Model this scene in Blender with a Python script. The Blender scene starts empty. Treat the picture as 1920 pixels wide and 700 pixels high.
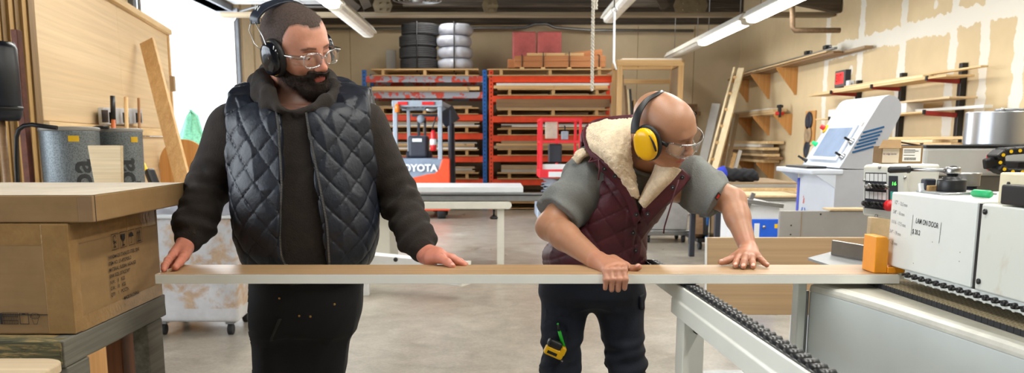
import bpy, math, random
import numpy as np
from mathutils import Vector, Matrix, Euler
PI = math.pi
random.seed(7)
RNG = np.random.default_rng(11)
scene = bpy.context.scene
col = scene.collection
F = 1650.0; VX = 930.0; VY = 265.0; CZ = 1.35

TP = 0.17; FV = F * math.sqrt(1 + TP * TP)      # the camera looks down by atan(0.17)
def H(px, py, Y):
    """point seen at (px, py) in the 1920x700 frame when it stands Y metres from the camera"""
    q = (py - VY) / FV; h = q * Y / (1 - TP * q)
    return np.array([(px - VX) * (Y + TP * h) / F, Y, CZ - h])

def HX(px, Y, z=CZ): return (px - VX) * (Y + TP * (CZ - z)) / F
def HZ(py, Y):
    q = (py - VY) / FV; return CZ - q * Y / (1 - TP * q)

# ------------------------------------------------------------------ materials
def lin(c):
    return tuple((v / 255 / 12.92) if v / 255 <= 0.04045 else ((v / 255 + 0.055) / 1.055) ** 2.4 for v in c[:3]) + (1.0,)

class NT:
    def __init__(s, name):
        s.m = bpy.data.materials.new(name); s.m.use_nodes = True
        s.t = s.m.node_tree; s.t.nodes.clear()
        s.out = s.n('ShaderNodeOutputMaterial'); s.b = s.n('ShaderNodeBsdfPrincipled')
        s.l(s.b.outputs[0], s.out.inputs[0]); s.tc = s.n('ShaderNodeTexCoord')
    def n(s, typ, **kw):
        x = s.t.nodes.new(typ)
        for k, v in kw.items(): setattr(x, k, v)
        return x
    def l(s, a, b): s.t.links.new(a, b)
    def map(s, scale=(1, 1, 1), rot=(0, 0, 0), loc=(0, 0, 0)):
        m = s.n('ShaderNodeMapping'); s.l(s.tc.outputs['Object'], m.inputs[0])
        m.inputs['Scale'].default_value = scale; m.inputs['Rotation'].default_value = rot; m.inputs['Location'].default_value = loc
        return m.outputs[0]
    def noise(s, vec, scale, detail=3, rough=0.6, dist=0.0):
        x = s.n('ShaderNodeTexNoise'); s.l(vec, x.inputs['Vector'])
        x.inputs['Scale'].default_value = scale; x.inputs['Detail'].default_value = detail
        x.inputs['Roughness'].default_value = rough; x.inputs['Distortion'].default_value = dist
        return x.outputs[0]
    def ramp(s, fac, stops):
        r = s.n('ShaderNodeValToRGB'); s.l(fac, r.inputs[0])
        e = r.color_ramp.elements
        while len(e) < len(stops): e.new(0.5)
        for i, (p, c) in enumerate(stops):
            e[i].position = p; e[i].color = c if len(c) == 4 else tuple(c) + (1,)
        return r.outputs[0]
    def mix(s, fac, a, b, blend='MIX'):
        m = s.n('ShaderNodeMix'); m.data_type = 'RGBA'; m.blend_type = blend
        for sock, v in ((m.inputs[0], fac), (m.inputs[6], a), (m.inputs[7], b)):
            if isinstance(v, (int, float)): sock.default_value = v
            elif isinstance(v, tuple): sock.default_value = v
            else: s.l(v, sock)
        return m.outputs[2]
    def math(s, op, a, b=0.0, c=None):
        m = s.n('ShaderNodeMath'); m.operation = op
        for i, v in enumerate((a, b) if c is None else (a, b, c)):
            if isinstance(v, (int, float)): m.inputs[i].default_value = v
            else: s.l(v, m.inputs[i])
        return m.outputs[0]
    def bump(s, h, strength=0.3, dist=0.01):
        b = s.n('ShaderNodeBump'); s.l(h, b.inputs['Height'])
        b.inputs['Strength'].default_value = strength; b.inputs['Distance'].default_value = dist
        s.l(b.outputs[0], s.b.inputs['Normal'])
    def color(s, c):
        if isinstance(c, tuple): s.b.inputs['Base Color'].default_value = c
        else: s.l(c, s.b.inputs['Base Color'])
    def set(s, rough=None, metal=None, **kw):
        if rough is not None: s.b.inputs['Roughness'].default_value = rough
        if metal is not None: s.b.inputs['Metallic'].default_value = metal
        for k, v in kw.items(): s.b.inputs[k.replace('_', ' ')].default_value = v

def plain(name, c, rough=0.5, metal=0.0, var=0.12, scale=8.0, bump=0.0, bscale=120.0, **kw):
    t = NT(name); L = lin(c); v = t.map()
    n = t.noise(v, scale, 4, 0.65)
    dk = tuple(x * (1 - var) for x in L[:3]) + (1,); lt = tuple(min(1, x * (1 + var)) for x in L[:3]) + (1,)
    t.color(t.ramp(n, [(0.3, dk), (0.7, lt)])); t.set(rough, metal, **kw)
    if bump: t.bump(t.noise(v, bscale, 2, 0.6), bump, 0.004)
    return t.m

def wood(name, c1, c2, axis='X', scale=1.0, rough=0.6, fine=60.0, knots=False, bump=0.1):
    t = NT(name)
    st = {'X': (0.6, 14, 14), 'Y': (14, 0.6, 14), 'Z': (14, 14, 0.6)}[axis]
    v = t.map(tuple(a * scale for a in st))
    n1 = t.noise(v, 1.2, 5, 0.65, 0.6)
    v2 = t.map(tuple((a * 5 if a > 1 else a * 1.6) * scale for a in st))
    n2 = t.noise(v2, 1.6, 3, 0.6)
    c = t.ramp(n1, [(0.32, lin(c1)), (0.68, lin(c2))])
    dk = tuple(x * 0.72 for x in lin(c1)[:3]) + (1,)
    f = t.ramp(n2, [(0.40, (0.35, 0.35, 0.35)), (0.6, (0, 0, 0))])
    c = t.mix(f, c, dk); 
    if knots:
        k = t.noise(t.map((3, 3, 3)), 2.2, 1, 0.4)
        c = t.mix(t.ramp(k, [(0.70, (0, 0, 0)), (0.76, (0.7, 0.7, 0.7))]), c, tuple(x * 0.35 for x in lin(c1)[:3]) + (1,))
    t.color(c); t.set(rough)
    if bump: t.bump(n2, bump, 0.002)
    return t.m

def attr_mat(name, rough=0.5, bump=0.0, bscale=200, attr='Col', sss=0.0, var=0.0, vscale=30, **kw):
    t = NT(name); a = t.n('ShaderNodeVertexColor'); a.layer_name = attr
    c = a.outputs[0]; v = t.map()
    if var:
        n = t.noise(v, vscale, 4, 0.7)
        c = t.mix(1.0, c, t.ramp(n, [(0.25, (1 - var,) * 3), (0.75, (1 + var,) * 3)]), 'MULTIPLY')
    t.color(c); t.set(rough, **kw)
    if sss:
        t.b.inputs['Subsurface Weight'].default_value = sss
        t.b.inputs['Subsurface Radius'].default_value = (1.0, 0.35, 0.2); t.b.inputs['Subsurface Scale'].default_value = 0.008
    if bump: t.bump(t.noise(v, bscale, 3, 0.65), bump, 0.003)
    return t.m

def emit(name, c, strength):
    t = NT(name); t.b.inputs['Base Color'].default_value = lin(c)
    t.b.inputs['Emission Color'].default_value = lin(c); t.b.inputs['Emission Strength'].default_value = strength
    return t.m

def clear(name, tint=(0.97, 0.98, 1.0), gloss=0.12, rough=0.03):
    """thin clear plastic: mostly transmits, some gloss by facing angle"""
    t = NT(name); t.t.nodes.remove(t.b)
    tr = t.n('ShaderNodeBsdfTransparent'); tr.inputs[0].default_value = tint + (1,)
    gl = t.n('ShaderNodeBsdfGlossy'); gl.inputs['Roughness'].default_value = rough
    lw = t.n('ShaderNodeLayerWeight'); lw.inputs[0].default_value = 0.35
    mx = t.n('ShaderNodeMixShader'); f = t.math('ADD', lw.outputs['Facing'], gloss); f2 = t.math('MULTIPLY', f, 0.55)
    t.l(f2, mx.inputs[0]); t.l(tr.outputs[0], mx.inputs[1]); t.l(gl.outputs[0], mx.inputs[2]); t.l(mx.outputs[0], t.out.inputs[0])
    return t.m

# ------------------------------------------------------------------ objects
def wmat(o):
    m = Matrix.LocRotScale(o.location, o.rotation_euler, o.scale)
    return (wmat(o.parent) @ m) if o.parent else m

def tag(o, label=None, cat=None, group=None, kind=None):
    if label: o['label'] = label
    if cat: o['category'] = cat
    if group: o['group'] = group
    if kind: o['kind'] = kind
    return o

def thing(name, label, cat, loc=(0, 0, 0), rz=0.0, group=None):
    o = bpy.data.objects.new(name, None); col.objects.link(o)
    o.empty_display_size = 0.05
    o.location = tuple(float(v) for v in loc); o.rotation_euler = (0, 0, rz)
    return tag(o, label, cat, group)

def mesh_obj(name, me, mats=None, parent=None, smooth=False):
    o = bpy.data.objects.new(name, me); col.objects.link(o)
    if mats is not None:
        for m in (mats if isinstance(mats, (list, tuple)) else [mats]): me.materials.append(m)
    if parent: o.parent = parent
    if smooth: me.polygons.foreach_set('use_smooth', [True] * len(me.polygons))
    return o

def rot_to(d):
    d = Vector(d).normalized()
    return d.to_track_quat('Z', 'Y').to_matrix()

class MB:
    def __init__(s): s.v = []; s.f = []; s.mi = []; s.cur = 0; s.sm = []
    def add(s, vs, fs, smooth=False):
        o = len(s.v); s.v += [tuple(float(c) for c in v) for v in vs]
        for f in fs: s.f.append([i + o for i in f]); s.mi.append(s.cur); s.sm.append(smooth)
        return s
    def box(s, x0, x1, y0, y1, z0, z1, M=None):
        vs = [Vector((x, y, z)) for x in (x0, x1) for y in (y0, y1) for z in (z0, z1)]
        if M is not None: vs = [M @ v for v in vs]
        return s.add(vs, [(0, 1, 3, 2), (4, 6, 7, 5), (0, 4, 5, 1), (2, 3, 7, 6), (0, 2, 6, 4), (1, 5, 7, 3)])
    def bar(s, a, b, w, h, roll=0.0):
        """rectangular bar from a to b, w across, h up"""
        a = Vector(a); b = Vector(b); d = b - a; L = d.length; z = d.normalized()
        up = Vector((0, 0, 1)) if abs(z.z) < 0.95 else Vector((0, 1, 0))
        x = z.cross(up).normalized(); y = x.cross(z).normalized()
        if roll: q = Matrix.Rotation(roll, 3, z); x = q @ x; y = q @ y
        vs = [p + x * (sx * w / 2) + y * (sy * h / 2) for p in (a, b) for sx, sy in ((-1, -1), (1, -1), (1, 1), (-1, 1))]
        return s.add(vs, [(0, 1, 2, 3), (7, 6, 5, 4), (0, 4, 5, 1), (1, 5, 6, 2), (2, 6, 7, 3), (3, 7, 4, 0)])
    def tube(s, pts, r, n=10, closed=False, caps=True):
        pts = [Vector(p) for p in pts]; N = len(pts); rs = r if isinstance(r, (list, tuple)) else [r] * N
        rings = []; prev = None
        for i, p in enumerate(pts):
            a = pts[i - 1] if (i > 0 or closed) else p; b = pts[(i + 1) % N] if (i < N - 1 or closed) else p
            t = (b - a)
            if t.length < 1e-9: t = Vector((0, 0, 1))
            t.normalize()
            if prev is None:
                u = t.orthogonal().normalized()
            else:
                u = prev - t * prev.dot(t)
                u = u.normalized() if u.length > 1e-6 else t.orthogonal().normalized()
            prev = u; w = t.cross(u)
            rings.append([p + (u * math.cos(2 * PI * k / n) + w * math.sin(2 * PI * k / n)) * rs[i] for k in range(n)])
        vs = [v for rg in rings for v in rg]; fs = []
        for i in range(N if closed else N - 1):
            j = (i + 1) % N
            for k in range(n): fs.append((i * n + k, i * n + (k + 1) % n, j * n + (k + 1) % n, j * n + k))
        s.add(vs, fs, True)
        if caps and not closed:
            o = len(s.v) - len(vs)
            s.f.append([o + k for k in range(n)][::-1]); s.mi.append(s.cur); s.sm.append(False)
            s.f.append([o + (N - 1) * n + k for k in range(n)]); s.mi.append(s.cur); s.sm.append(False)
        return s
    def cyl(s, a, b, r, n=20, r2=None):
        return s.tube([a, b], [r, r if r2 is None else r2], n)
    def lathe(s, prof, c=(0, 0, 0), axis=(0, 0, 1), n=32, smooth=True):
        """prof: list of (r, h); closed caps when r==0 at ends"""
        R = rot_to(axis); c = Vector(c); vs = []; fs = []; N = len(prof)
        for r, h in prof:
            for k in range(n): a = 2 * PI * k / n; vs.append(c + R @ Vector((r * math.cos(a), r * math.sin(a), h)))
        for i in range(N - 1):
            for k in range(n): fs.append((i * n + k, i * n + (k + 1) % n, (i + 1) * n + (k + 1) % n, (i + 1) * n + k))
        return s.add(vs, fs, smooth)
    def prism(s, poly, axis, a0, a1):
        """poly in the plane across axis ('X': (y,z), 'Y': (x,z), 'Z': (x,y))"""
        def P(u, v, a): return {'X': (a, u, v), 'Y': (u, a, v), 'Z': (u, v, a)}[axis]
        n = len(poly); vs = [P(u, v, a0) for u, v in poly] + [P(u, v, a1) for u, v in poly]
        fs = [list(range(n))[::-1], list(range(n, 2 * n))] + [(i, (i + 1) % n, (i + 1) % n + n, i + n) for i in range(n)]
        return s.add(vs, fs)
    def sphere(s, c, r, n=16, m=10, sc=(1, 1, 1), R=None):
        vs = []; fs = []; c = Vector(c)
        for i in range(m + 1):
            th = PI * i / m
            for k in range(n):
                p = Vector((math.sin(th) * math.cos(2 * PI * k / n) * sc[0], math.sin(th) * math.sin(2 * PI * k / n) * sc[1], math.cos(th) * sc[2])) * r
                vs.append(c + (R @ p if R is not None else p))
        for i in range(m):
            for k in range(n): fs.append((i * n + k, (i + 1) * n + k, (i + 1) * n + (k + 1) % n, i * n + (k + 1) % n))
        return s.add(vs, fs, True)
    def xf(s, M, start=0):
        s.v[start:] = [tuple(M @ Vector(v)) for v in s.v[start:]]; return s
    def build(s, name, mat, parent=None, bevel=0.0, world=True, weld=False, segs=2, smooth=False):
        me = bpy.data.meshes.new(name); vs = s.v
        if parent is not None and world:
            Mi = wmat(parent).inverted(); vs = [tuple(Mi @ Vector(v)) for v in vs]
        me.from_pydata(vs, [], s.f); me.validate(); 
        o = mesh_obj(name, me, mat, parent)
        if len(me.polygons) == len(s.f):
            me.polygons.foreach_set('material_index', s.mi)
            me.polygons.foreach_set('use_smooth', [bool(x or smooth) for x in s.sm])
        import bmesh
        bm = bmesh.new(); bm.from_mesh(me)
        bmesh.ops.remove_doubles(bm, verts=bm.verts, dist=1e-6) if weld else None
        bmesh.ops.recalc_face_normals(bm, faces=bm.faces); bm.to_mesh(me); bm.free()
        if bevel:
            b = o.modifiers.new('bevel', 'BEVEL'); b.width = bevel; b.segments = segs; b.limit_method = 'ANGLE'; b.angle_limit = math.radians(40)
            b.harden_normals = False
        me.update()
        return o

def B(x0, x1, y0, y1, z0, z1): return MB().box(x0, x1, y0, y1, z0, z1)

def dup(root, loc=None, rz=None, label=None, group=None):
    r = root.copy(); col.objects.link(r)
    if loc is not None: r.location = loc
    if rz is not None: r.rotation_euler = (r.rotation_euler[0], r.rotation_euler[1], rz)
    if label: r['label'] = label
    if group: r['group'] = group
    for ch in list(root.children):
        c = ch.copy(); col.objects.link(c); c.parent = r
        for g in list(ch.children):
            d = g.copy(); col.objects.link(d); d.parent = c
    return r

def centre(o):
    """move a mesh's own origin to the middle of its base so that it has a real location"""
    me = o.data; n = len(me.vertices); a = np.empty(n * 3); me.vertices.foreach_get('co', a); a = a.reshape(-1, 3)
    c = (a.min(0) + a.max(0)) / 2; c[2] = a[:, 2].min()
    me.vertices.foreach_set('co', (a - c).ravel()); o.location = Vector(o.location) + Vector(c); me.update()
    return o

def text_mb(body, size, mb=None, M=None, align='LEFT', sx=1.0, bold=0.0, spacing=1.0):
    """letters as flat mesh in the XY plane, placed by M"""
    cu = bpy.data.curves.new('lettering', 'FONT'); cu.body = body; cu.size = size; cu.align_x = align; cu.offset = bold
    cu.space_character = spacing; cu.resolution_u = 3
    o = bpy.data.objects.new('lettering', cu); col.objects.link(o)
    dg = bpy.context.evaluated_depsgraph_get(); me = bpy.data.meshes.new_from_object(o.evaluated_get(dg))
    vs = [Vector((v.co.x * sx, v.co.y, v.co.z)) for v in me.vertices]; fs = [tuple(p.vertices) for p in me.polygons]
    bpy.data.objects.remove(o); bpy.data.meshes.remove(me); bpy.data.curves.remove(cu)
    if M is not None: vs = [M @ v for v in vs]
    mb = mb or MB(); mb.add(vs, fs); return mb

def plane_M(o, ux, uy):
    """matrix taking XY to a plane at o with axes ux, uy"""
    ux = Vector(ux).normalized(); uy = Vector(uy); n = ux.cross(uy).normalized(); uy = n.cross(ux)
    m = Matrix((ux, uy, n)).transposed().to_4x4(); m.translation = Vector(o); return m

def catmull(pts, m):
    """interpolate control points (list of arrays) with m samples per span"""
    P = np.array(pts, float); n = len(P); out = []
    for i in range(n - 1):
        p0 = P[max(i - 1, 0)]; p1 = P[i]; p2 = P[i + 1]; p3 = P[min(i + 2, n - 1)]
        if i == 0: p0 = 2 * p1 - p2
        if i + 2 > n - 1: p3 = 2 * p2 - p1
        for j in range(m):
            t = j / m
            out.append(0.5 * ((2 * p1) + (-p0 + p2) * t + (2 * p0 - 5 * p1 + 4 * p2 - p3) * t * t + (-p0 + 3 * p1 - 3 * p2 + p3) * t ** 3))
    out.append(P[-1]); return np.array(out)

# ------------------------------------------------------------------ signed distance modelling (bodies and clothes as one skin)
def _len(a): return np.sqrt((a * a).sum(-1))
class Cone:
    def __init__(s, a, b, ra, rb=None, k=0.01, op='u', flat=None):
        s.a = np.array(a, float); s.b = np.array(b, float); s.ra = ra; s.rb = ra if rb is None else rb; s.k = k; s.op = op
        s.ba = s.b - s.a; s.bb = max((s.ba ** 2).sum(), 1e-12); s.flat = None
        if flat is not None:  # (direction, factor): thinner along direction
            d = np.array(flat[0], float); s.flat = (d / np.linalg.norm(d), 1 / flat[1])
    def __call__(s, P):
        pa = P - s.a; t = np.clip((pa @ s.ba) / s.bb, 0, 1)
        q = pa - t[:, None] * s.ba
        if s.flat is not None:
            d, f = s.flat; q = q + (q @ d)[:, None] * d * (f - 1)
            return (_len(q) - (s.ra + (s.rb - s.ra) * t)) / max(1.0, f * 0.75)
        return _len(q) - (s.ra + (s.rb - s.ra) * t)
class Ell:
    def __init__(s, c, r, R=None, k=0.01, op='u'):
        s.c = np.array(c, float); s.r = np.array(r, float); s.R = None if R is None else np.array(R, float); s.k = k; s.op = op
    def __call__(s, P):
        q = P - s.c
        if s.R is not None: q = q @ s.R      # columns of R are the local axes
        k0 = _len(q / s.r); k1 = _len(q / s.r ** 2) + 1e-9
        return k0 * (k0 - 1) / k1
class Loft:
    """stack of ellipses; frame R (columns axes, third = along); rows (h, cx, cy, rx, ry)"""
    def __init__(s, rows, c=(0, 0, 0), R=None, k=0.01, op='u', sq=2.0):
        s.T = np.array(rows, float); s.c = np.array(c, float); s.R = None if R is None else np.array(R, float); s.k = k; s.op = op; s.sq = sq
        h = s.T[:, 0]; hh = np.linspace(h[0], h[-1], 60); D = catmull(s.T, 8); s.D = D[np.argsort(D[:, 0])]
    def __call__(s, P):
        q = P - s.c
        if s.R is not None: q = q @ s.R
        z = q[:, 2]; D = s.D; h = np.clip(z, D[0, 0], D[-1, 0])
        cx, cy, rx, ry = (np.interp(h, D[:, 0], D[:, i]) for i in (1, 2, 3, 4))
        ux = (q[:, 0] - cx) / rx; uy = (q[:, 1] - cy) / ry
        if s.sq == 2.0: k0 = np.sqrt(ux * ux + uy * uy)
        else: k0 = (np.abs(ux) ** s.sq + np.abs(uy) ** s.sq) ** (1 / s.sq)
        k1 = np.sqrt((ux / rx) ** 2 + (uy / ry) ** 2) + 1e-9
        kk = np.sqrt(ux * ux + uy * uy) + 1e-9
        d = kk * (k0 - 1) / k1
        dz = np.maximum(D[0, 0] - z, z - D[-1, 0])
        return np.where(dz > 0, np.where(d > 0, np.sqrt(np.maximum(d, 0) ** 2 + dz ** 2), np.maximum(d, dz)), np.maximum(d, dz))
class Half:
    """keeps only the side n.(p-c) < 0 (op 'i')"""
    def __init__(s, c, n, k=0.002, op='i'):
        s.c = np.array(c, float); n = np.array(n, float); s.n = n / np.linalg.norm(n); s.k = k; s.op = op
    def __call__(s, P): return (P - s.c) @ s.n
class Fn:
    def __init__(s, f, k=0.005, op='u'): s.f = f; s.k = k; s.op = op
    def __call__(s, P): return s.f(P)

def smin(a, b, k):
    h = np.maximum(k - np.abs(a - b), 0) / k; return np.minimum(a, b) - h * h * k * 0.25
def evalsdf(prims, P, disp=None):
    d = np.full(len(P), 1e3)
    for p in prims:
        v = p(P)
        if p.op == 'u': d = smin(d, v, p.k)
        elif p.op == 's': d = -smin(-d, v, p.k)
        elif p.op == 'i': d = -smin(-d, -v, p.k)
        elif p.op == 'd': d = d + v
    return d
def sdf_mesh(prims, lo, hi, h, Bk=14, safety=1.35):
    lo = np.array(lo, float); hi = np.array(hi, float)
    nb = np.ceil((hi - lo) / (h * Bk)).astype(int)
    I = np.stack(np.meshgrid(*[np.arange(n) for n in nb], indexing='ij'), -1).reshape(-1, 3)
    cen = lo + (I + 0.5) * h * Bk; R = h * Bk * math.sqrt(3) / 2
    dc = evalsdf(prims, cen); pv = [p(cen) if p.op in 'us' else None for p in prims]
    keep = np.where(np.abs(dc) < R * safety + 0.012)[0]
    g = np.arange(Bk + 1); G = np.stack(np.meshgrid(g, g, g, indexing='ij'), -1).reshape(-1, 3)
    S = np.array([1, 4096, 4096 * 4096], dtype=np.int64)
    VK = []; VP = []; Q = []
    for bi in keep:
        base = I[bi] * Bk
        act = [p for p, v in zip(prims, pv) if v is None or v[bi] - R * 1.15 < p.k + 0.012]
        if not any(p.op == 'u' for p in act): continue
        P = lo + (G + base) * h
        V = evalsdf(act, P).reshape(Bk + 1, Bk + 1, Bk + 1); s = V < 0
        if s.all() or not s.any(): continue
        cs = [s[i:Bk + i, j:Bk + j, k:Bk + k] for i in (0, 1) for j in (0, 1) for k in (0, 1)]
        cnt = sum(c.astype(np.int8) for c in cs); cells = np.argwhere((cnt > 0) & (cnt < 8))
        if len(cells) == 0: continue
        acc = np.zeros((len(cells), 3)); num = np.zeros(len(cells))
        for ax in range(3):
            o = [a for a in range(3) if a != ax]
            for u in (0, 1):
                for w in (0, 1):
                    off = np.zeros(3, int); off[o[0]] = u; off[o[1]] = w; e = off.copy(); e[ax] = 1
                    a = V[tuple((cells + off).T)]; b = V[tuple((cells + e).T)]; m = (a < 0) != (b < 0)
                    t = np.where(m, a / np.where(m, a - b, 1), 0); pos = cells + off; pos = pos.astype(float); pos[:, ax] += t
                    acc[m] += pos[m]; num[m] += 1
        vp = acc / num[:, None] + base; VP.append(lo + vp * h); VK.append((cells + base) @ S)
        for ax in range(3):
            sl0 = [slice(0, Bk)] * 3; sl1 = [slice(0, Bk)] * 3; sl1[ax] = slice(1, Bk + 1)
            a = s[tuple(sl0)]; b = s[tuple(sl1)]; e = np.argwhere(a != b)
            if len(e) == 0: continue
            inside = a[tuple(e.T)]; o1, o2 = (ax + 1) % 3, (ax + 2) % 3
            E = e + base; d1 = np.zeros(3, int); d1[o1] = 1; d2 = np.zeros(3, int); d2[o2] = 1
            q = np.stack([(E - d1 - d2) @ S, (E - d2) @ S, E @ S, (E - d1) @ S], 1)
            q[~inside] = q[~inside][:, ::-1]; Q.append(q)
    VK = np.concatenate(VK); VP = np.concatenate(VP); Q = np.concatenate(Q)
    order = np.argsort(VK); VK = VK[order]; VP = VP[order]
    idx = np.searchsorted(VK, Q); idx = np.clip(idx, 0, len(VK) - 1)
    ok = (VK[idx] == Q).all(1); return VP, idx[ok]
def np_mesh(name, V, Qd, mats, parent, colors=None, smooth=True):
    me = bpy.data.meshes.new(name)
    Mi = np.array(wmat(parent).inverted()) if parent is not None else np.eye(4)
    W = V @ Mi[:3, :3].T + Mi[:3, 3]
    me.vertices.add(len(W)); me.vertices.foreach_set('co', W.astype(np.float32).ravel())
    n = Qd.shape[1]; me.loops.add(len(Qd) * n); me.loops.foreach_set('vertex_index', Qd.astype(np.int32).ravel())
    me.polygons.add(len(Qd)); me.polygons.foreach_set('loop_start', np.arange(0, len(Qd) * n, n, dtype=np.int32))
    me.update(calc_edges=True); me.validate()
    me.polygons.foreach_set('use_smooth', np.full(len(me.polygons), smooth))
    if colors is not None:
        a = me.color_attributes.new('Col', 'FLOAT_COLOR', 'POINT')
        c = np.concatenate([colors, np.ones((len(colors), 1))], 1).astype(np.float32); a.data.foreach_set('color', c.ravel())
    return mesh_obj(name, me, mats, parent)
def sdf_obj(name, prims, lo, hi, h, mat, parent, colfn=None):
    V, Qd = sdf_mesh(prims, lo, hi, h)
    return np_mesh(name, V, Qd, mat, parent, None if colfn is None else colfn(V))
def patch(name, grid, mat, parent, m=8, thick=0.006, noise=0.0, freq=120, extra=None, closed=False, colr=None):
    """smooth cloth patch through a grid of control points, given real thickness"""
    G = np.array(grid, float); rows = [catmull(r, m) for r in G]; A = np.array(rows); A = np.array([catmull(A[:, j], m) for j in range(A.shape[1])]).transpose(1, 0, 2)
    nu, nv = A.shape[:2]
    du = np.gradient(A, axis=0); dv = np.gradient(A, axis=1); N = np.cross(du, dv); N /= np.linalg.norm(N, axis=-1, keepdims=True) + 1e-12
    D = np.zeros((nu, nv))
    if noise:
        for k, amp in ((1, 1), (1.9, .6), (3.1, .4)):
            w = RNG.normal(size=(4, 3)) * freq * k
            for q in w: D += amp * np.sin(A @ q + RNG.uniform(0, 6)) / 4
        D *= noise
    if extra is not None: D = D + extra(A)
    e = np.ones((nu, nv)); e[0] = e[-1] = e[:, 0] = e[:, -1] = 0.25
    T = A + N * (thick / 2 * e + D)[..., None]; Bt = A - N * (thick / 2 * e)[..., None]
    V = np.concatenate([T.reshape(-1, 3), Bt.reshape(-1, 3)]); n = nu * nv; Q = []
    for i in range(nu - 1):
        for j in range(nv - 1):
            a = i * nv + j; Q.append((a, a + nv, a + nv + 1, a + 1)); Q.append((n + a, n + a + 1, n + a + nv + 1, n + a + nv))
    for j in range(nv - 1):
        Q.append((j, j + 1, n + j + 1, n + j)); a = (nu - 1) * nv + j; Q.append((a + 1, a, n + a, n + a + 1))
    for i in range(nu - 1):
        a = i * nv; Q.append((a + nv, a, n + a, n + a + nv)); a = i * nv + nv - 1; Q.append((a, a + nv, n + a + nv, n + a))
    return np_mesh(name, V, np.array(Q), mat, parent)
# ================================================================== materials shared
def concrete():
    t = NT('concrete_floor'); v = t.map()
    a = t.noise(t.map((1, 0.6, 1)), 0.9, 5, 0.65, 0.8); b = t.noise(v, 5.0, 6, 0.7, 0.4); c = t.noise(v, 45, 4, 0.7)
    base = t.ramp(a, [(0.32, lin((124, 118, 108))), (0.5, lin((154, 149, 140))), (0.68, lin((182, 178, 170)))])
    base = t.mix(0.45, base, t.ramp(b, [(0.3, lin((96, 86, 72))), (0.5, lin((158, 149, 134))), (0.72, lin((204, 197, 182)))]))
    base = t.mix(0.25, base, t.ramp(c, [(0.35, lin((100, 88, 74))), (0.65, lin((190, 178, 158)))]))
    t.color(base); t.l(t.ramp(a, [(0.3, (0.27,) * 3), (0.7, (0.42,) * 3)]), t.b.inputs['Roughness'])
    t.bump(c, 0.12, 0.004); return t.m
def drywall(name, base, bands=False):
    t = NT(name); v = t.map(); L = lin(base)
    n = t.noise(v, 1.2, 4, 0.6)
    c = t.ramp(n, [(0.3, tuple(x * 0.9 for x in L[:3])), (0.7, tuple(min(1, x * 1.07) for x in L[:3]))])
    if bands:  # joint compound over the board seams and screw heads (wall lies in the YZ plane)
        sp = t.n('ShaderNodeSeparateXYZ'); t.l(t.tc.outputs['Object'], sp.inputs[0])
        wob = t.math('MULTIPLY', t.math('SUBTRACT', t.noise(v, 3.0, 4, 0.7), 0.5), 0.26)
        y = t.math('ADD', sp.outputs[1], wob); z = t.math('ADD', sp.outputs[2], wob)
        m = None
        for yy, w in ((14.0, .08), (12.72, .09), (11.42, .10), (10.17, .09), (9.5, .09), (8.87, .09), (7.6, .09), (6.4, .09)):
            e = t.math('LESS_THAN', t.math('ABSOLUTE', t.math('SUBTRACT', y, yy)), w)
            m = e if m is None else t.math('MAXIMUM', m, e)
        for zz, w in ((2.70, .11), (3.95, .12)):
            e = t.math('MULTIPLY', t.math('LESS_THAN', t.math('ABSOLUTE', t.math('SUBTRACT', z, zz)), w), t.math('LESS_THAN', sp.outputs[1], 14.1))
            m = t.math('MAXIMUM', m, e)
        vo = t.n('ShaderNodeTexVoronoi'); vo.inputs['Scale'].default_value = 1.7; t.l(t.map(), vo.inputs['Vector'])
        vd = t.math('ADD', vo.outputs['Distance'], t.math('MULTIPLY', wob, 0.6))
        sp_ = t.math('MULTIPLY', t.math('LESS_THAN', vd, 0.13), t.math('LESS_THAN', sp.outputs[1], 13.9))
        m = t.math('MAXIMUM', m, sp_)
        c = t.mix(t.math('MULTIPLY', m, 0.85), c, lin((224, 220, 210)))
    t.color(c); t.set(0.85); t.bump(t.noise(v, 90, 2, 0.6), 0.05, 0.004); return t.m
def dark_planks():
    t = NT('dark_boards'); sp = t.n('ShaderNodeSeparateXYZ'); t.l(t.tc.outputs['Object'], sp.inputs[0])
    n = t.noise(t.map((0.5, 6, 10)), 1.6, 5, 0.7, 0.5)
    c = t.ramp(n, [(0.3, lin((44, 37, 30))), (0.55, lin((72, 62, 50))), (0.75, lin((110, 98, 82)))])
    fr = t.math('FRACT', t.math('MULTIPLY', t.math('ADD', sp.outputs[2], sp.outputs[1]), 1 / 0.14))
    c = t.mix(t.math('MULTIPLY', t.math('LESS_THAN', fr, 0.08), 0.7), c, (0.01, 0.009, 0.008, 1))
    t.color(c); t.set(0.8); return t.m

m_floor = concrete(); m_wall = drywall('drywall_tan', (206, 188, 156)); m_wallR = drywall('drywall_taped', (206, 184, 146), True)
m_planks = dark_planks()
m_pine = wood('pine', (196, 154, 98), (226, 190, 138), 'X', 1.0, 0.6, knots=True)
m_pineY = wood('pine_long', (206, 170, 118), (234, 206, 160), 'Y', 1.0, 0.6)
m_pineZ = wood('pine_upright', (196, 154, 100), (224, 188, 136), 'Z', 1.0, 0.6)
m_paleZ = wood('pale_pine_upright', (222, 200, 158), (238, 220, 182), 'Z', 1.0, 0.6)
m_ply = wood('plywood', (202, 174, 134), (216, 190, 152), 'Y', 0.25, 0.6, bump=0.02)
m_ply2 = wood('plywood_orange', (190, 132, 70), (214, 160, 96), 'Z', 0.5, 0.6)
m_crate = wood('cedar', (168, 104, 58), (198, 136, 86), 'X', 0.8, 0.6)
m_pallet = wood('pallet_wood', (170, 132, 84), (206, 168, 116), 'X', 1.0, 0.7)
m_mdf = plain('fibreboard', (156, 132, 102), 0.7, var=0.08)
m_whiteb = plain('white_board', (226, 224, 218), 0.4, var=0.04)
m_greyb = plain('grey_board', (158, 154, 148), 0.5, var=0.05)
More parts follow.
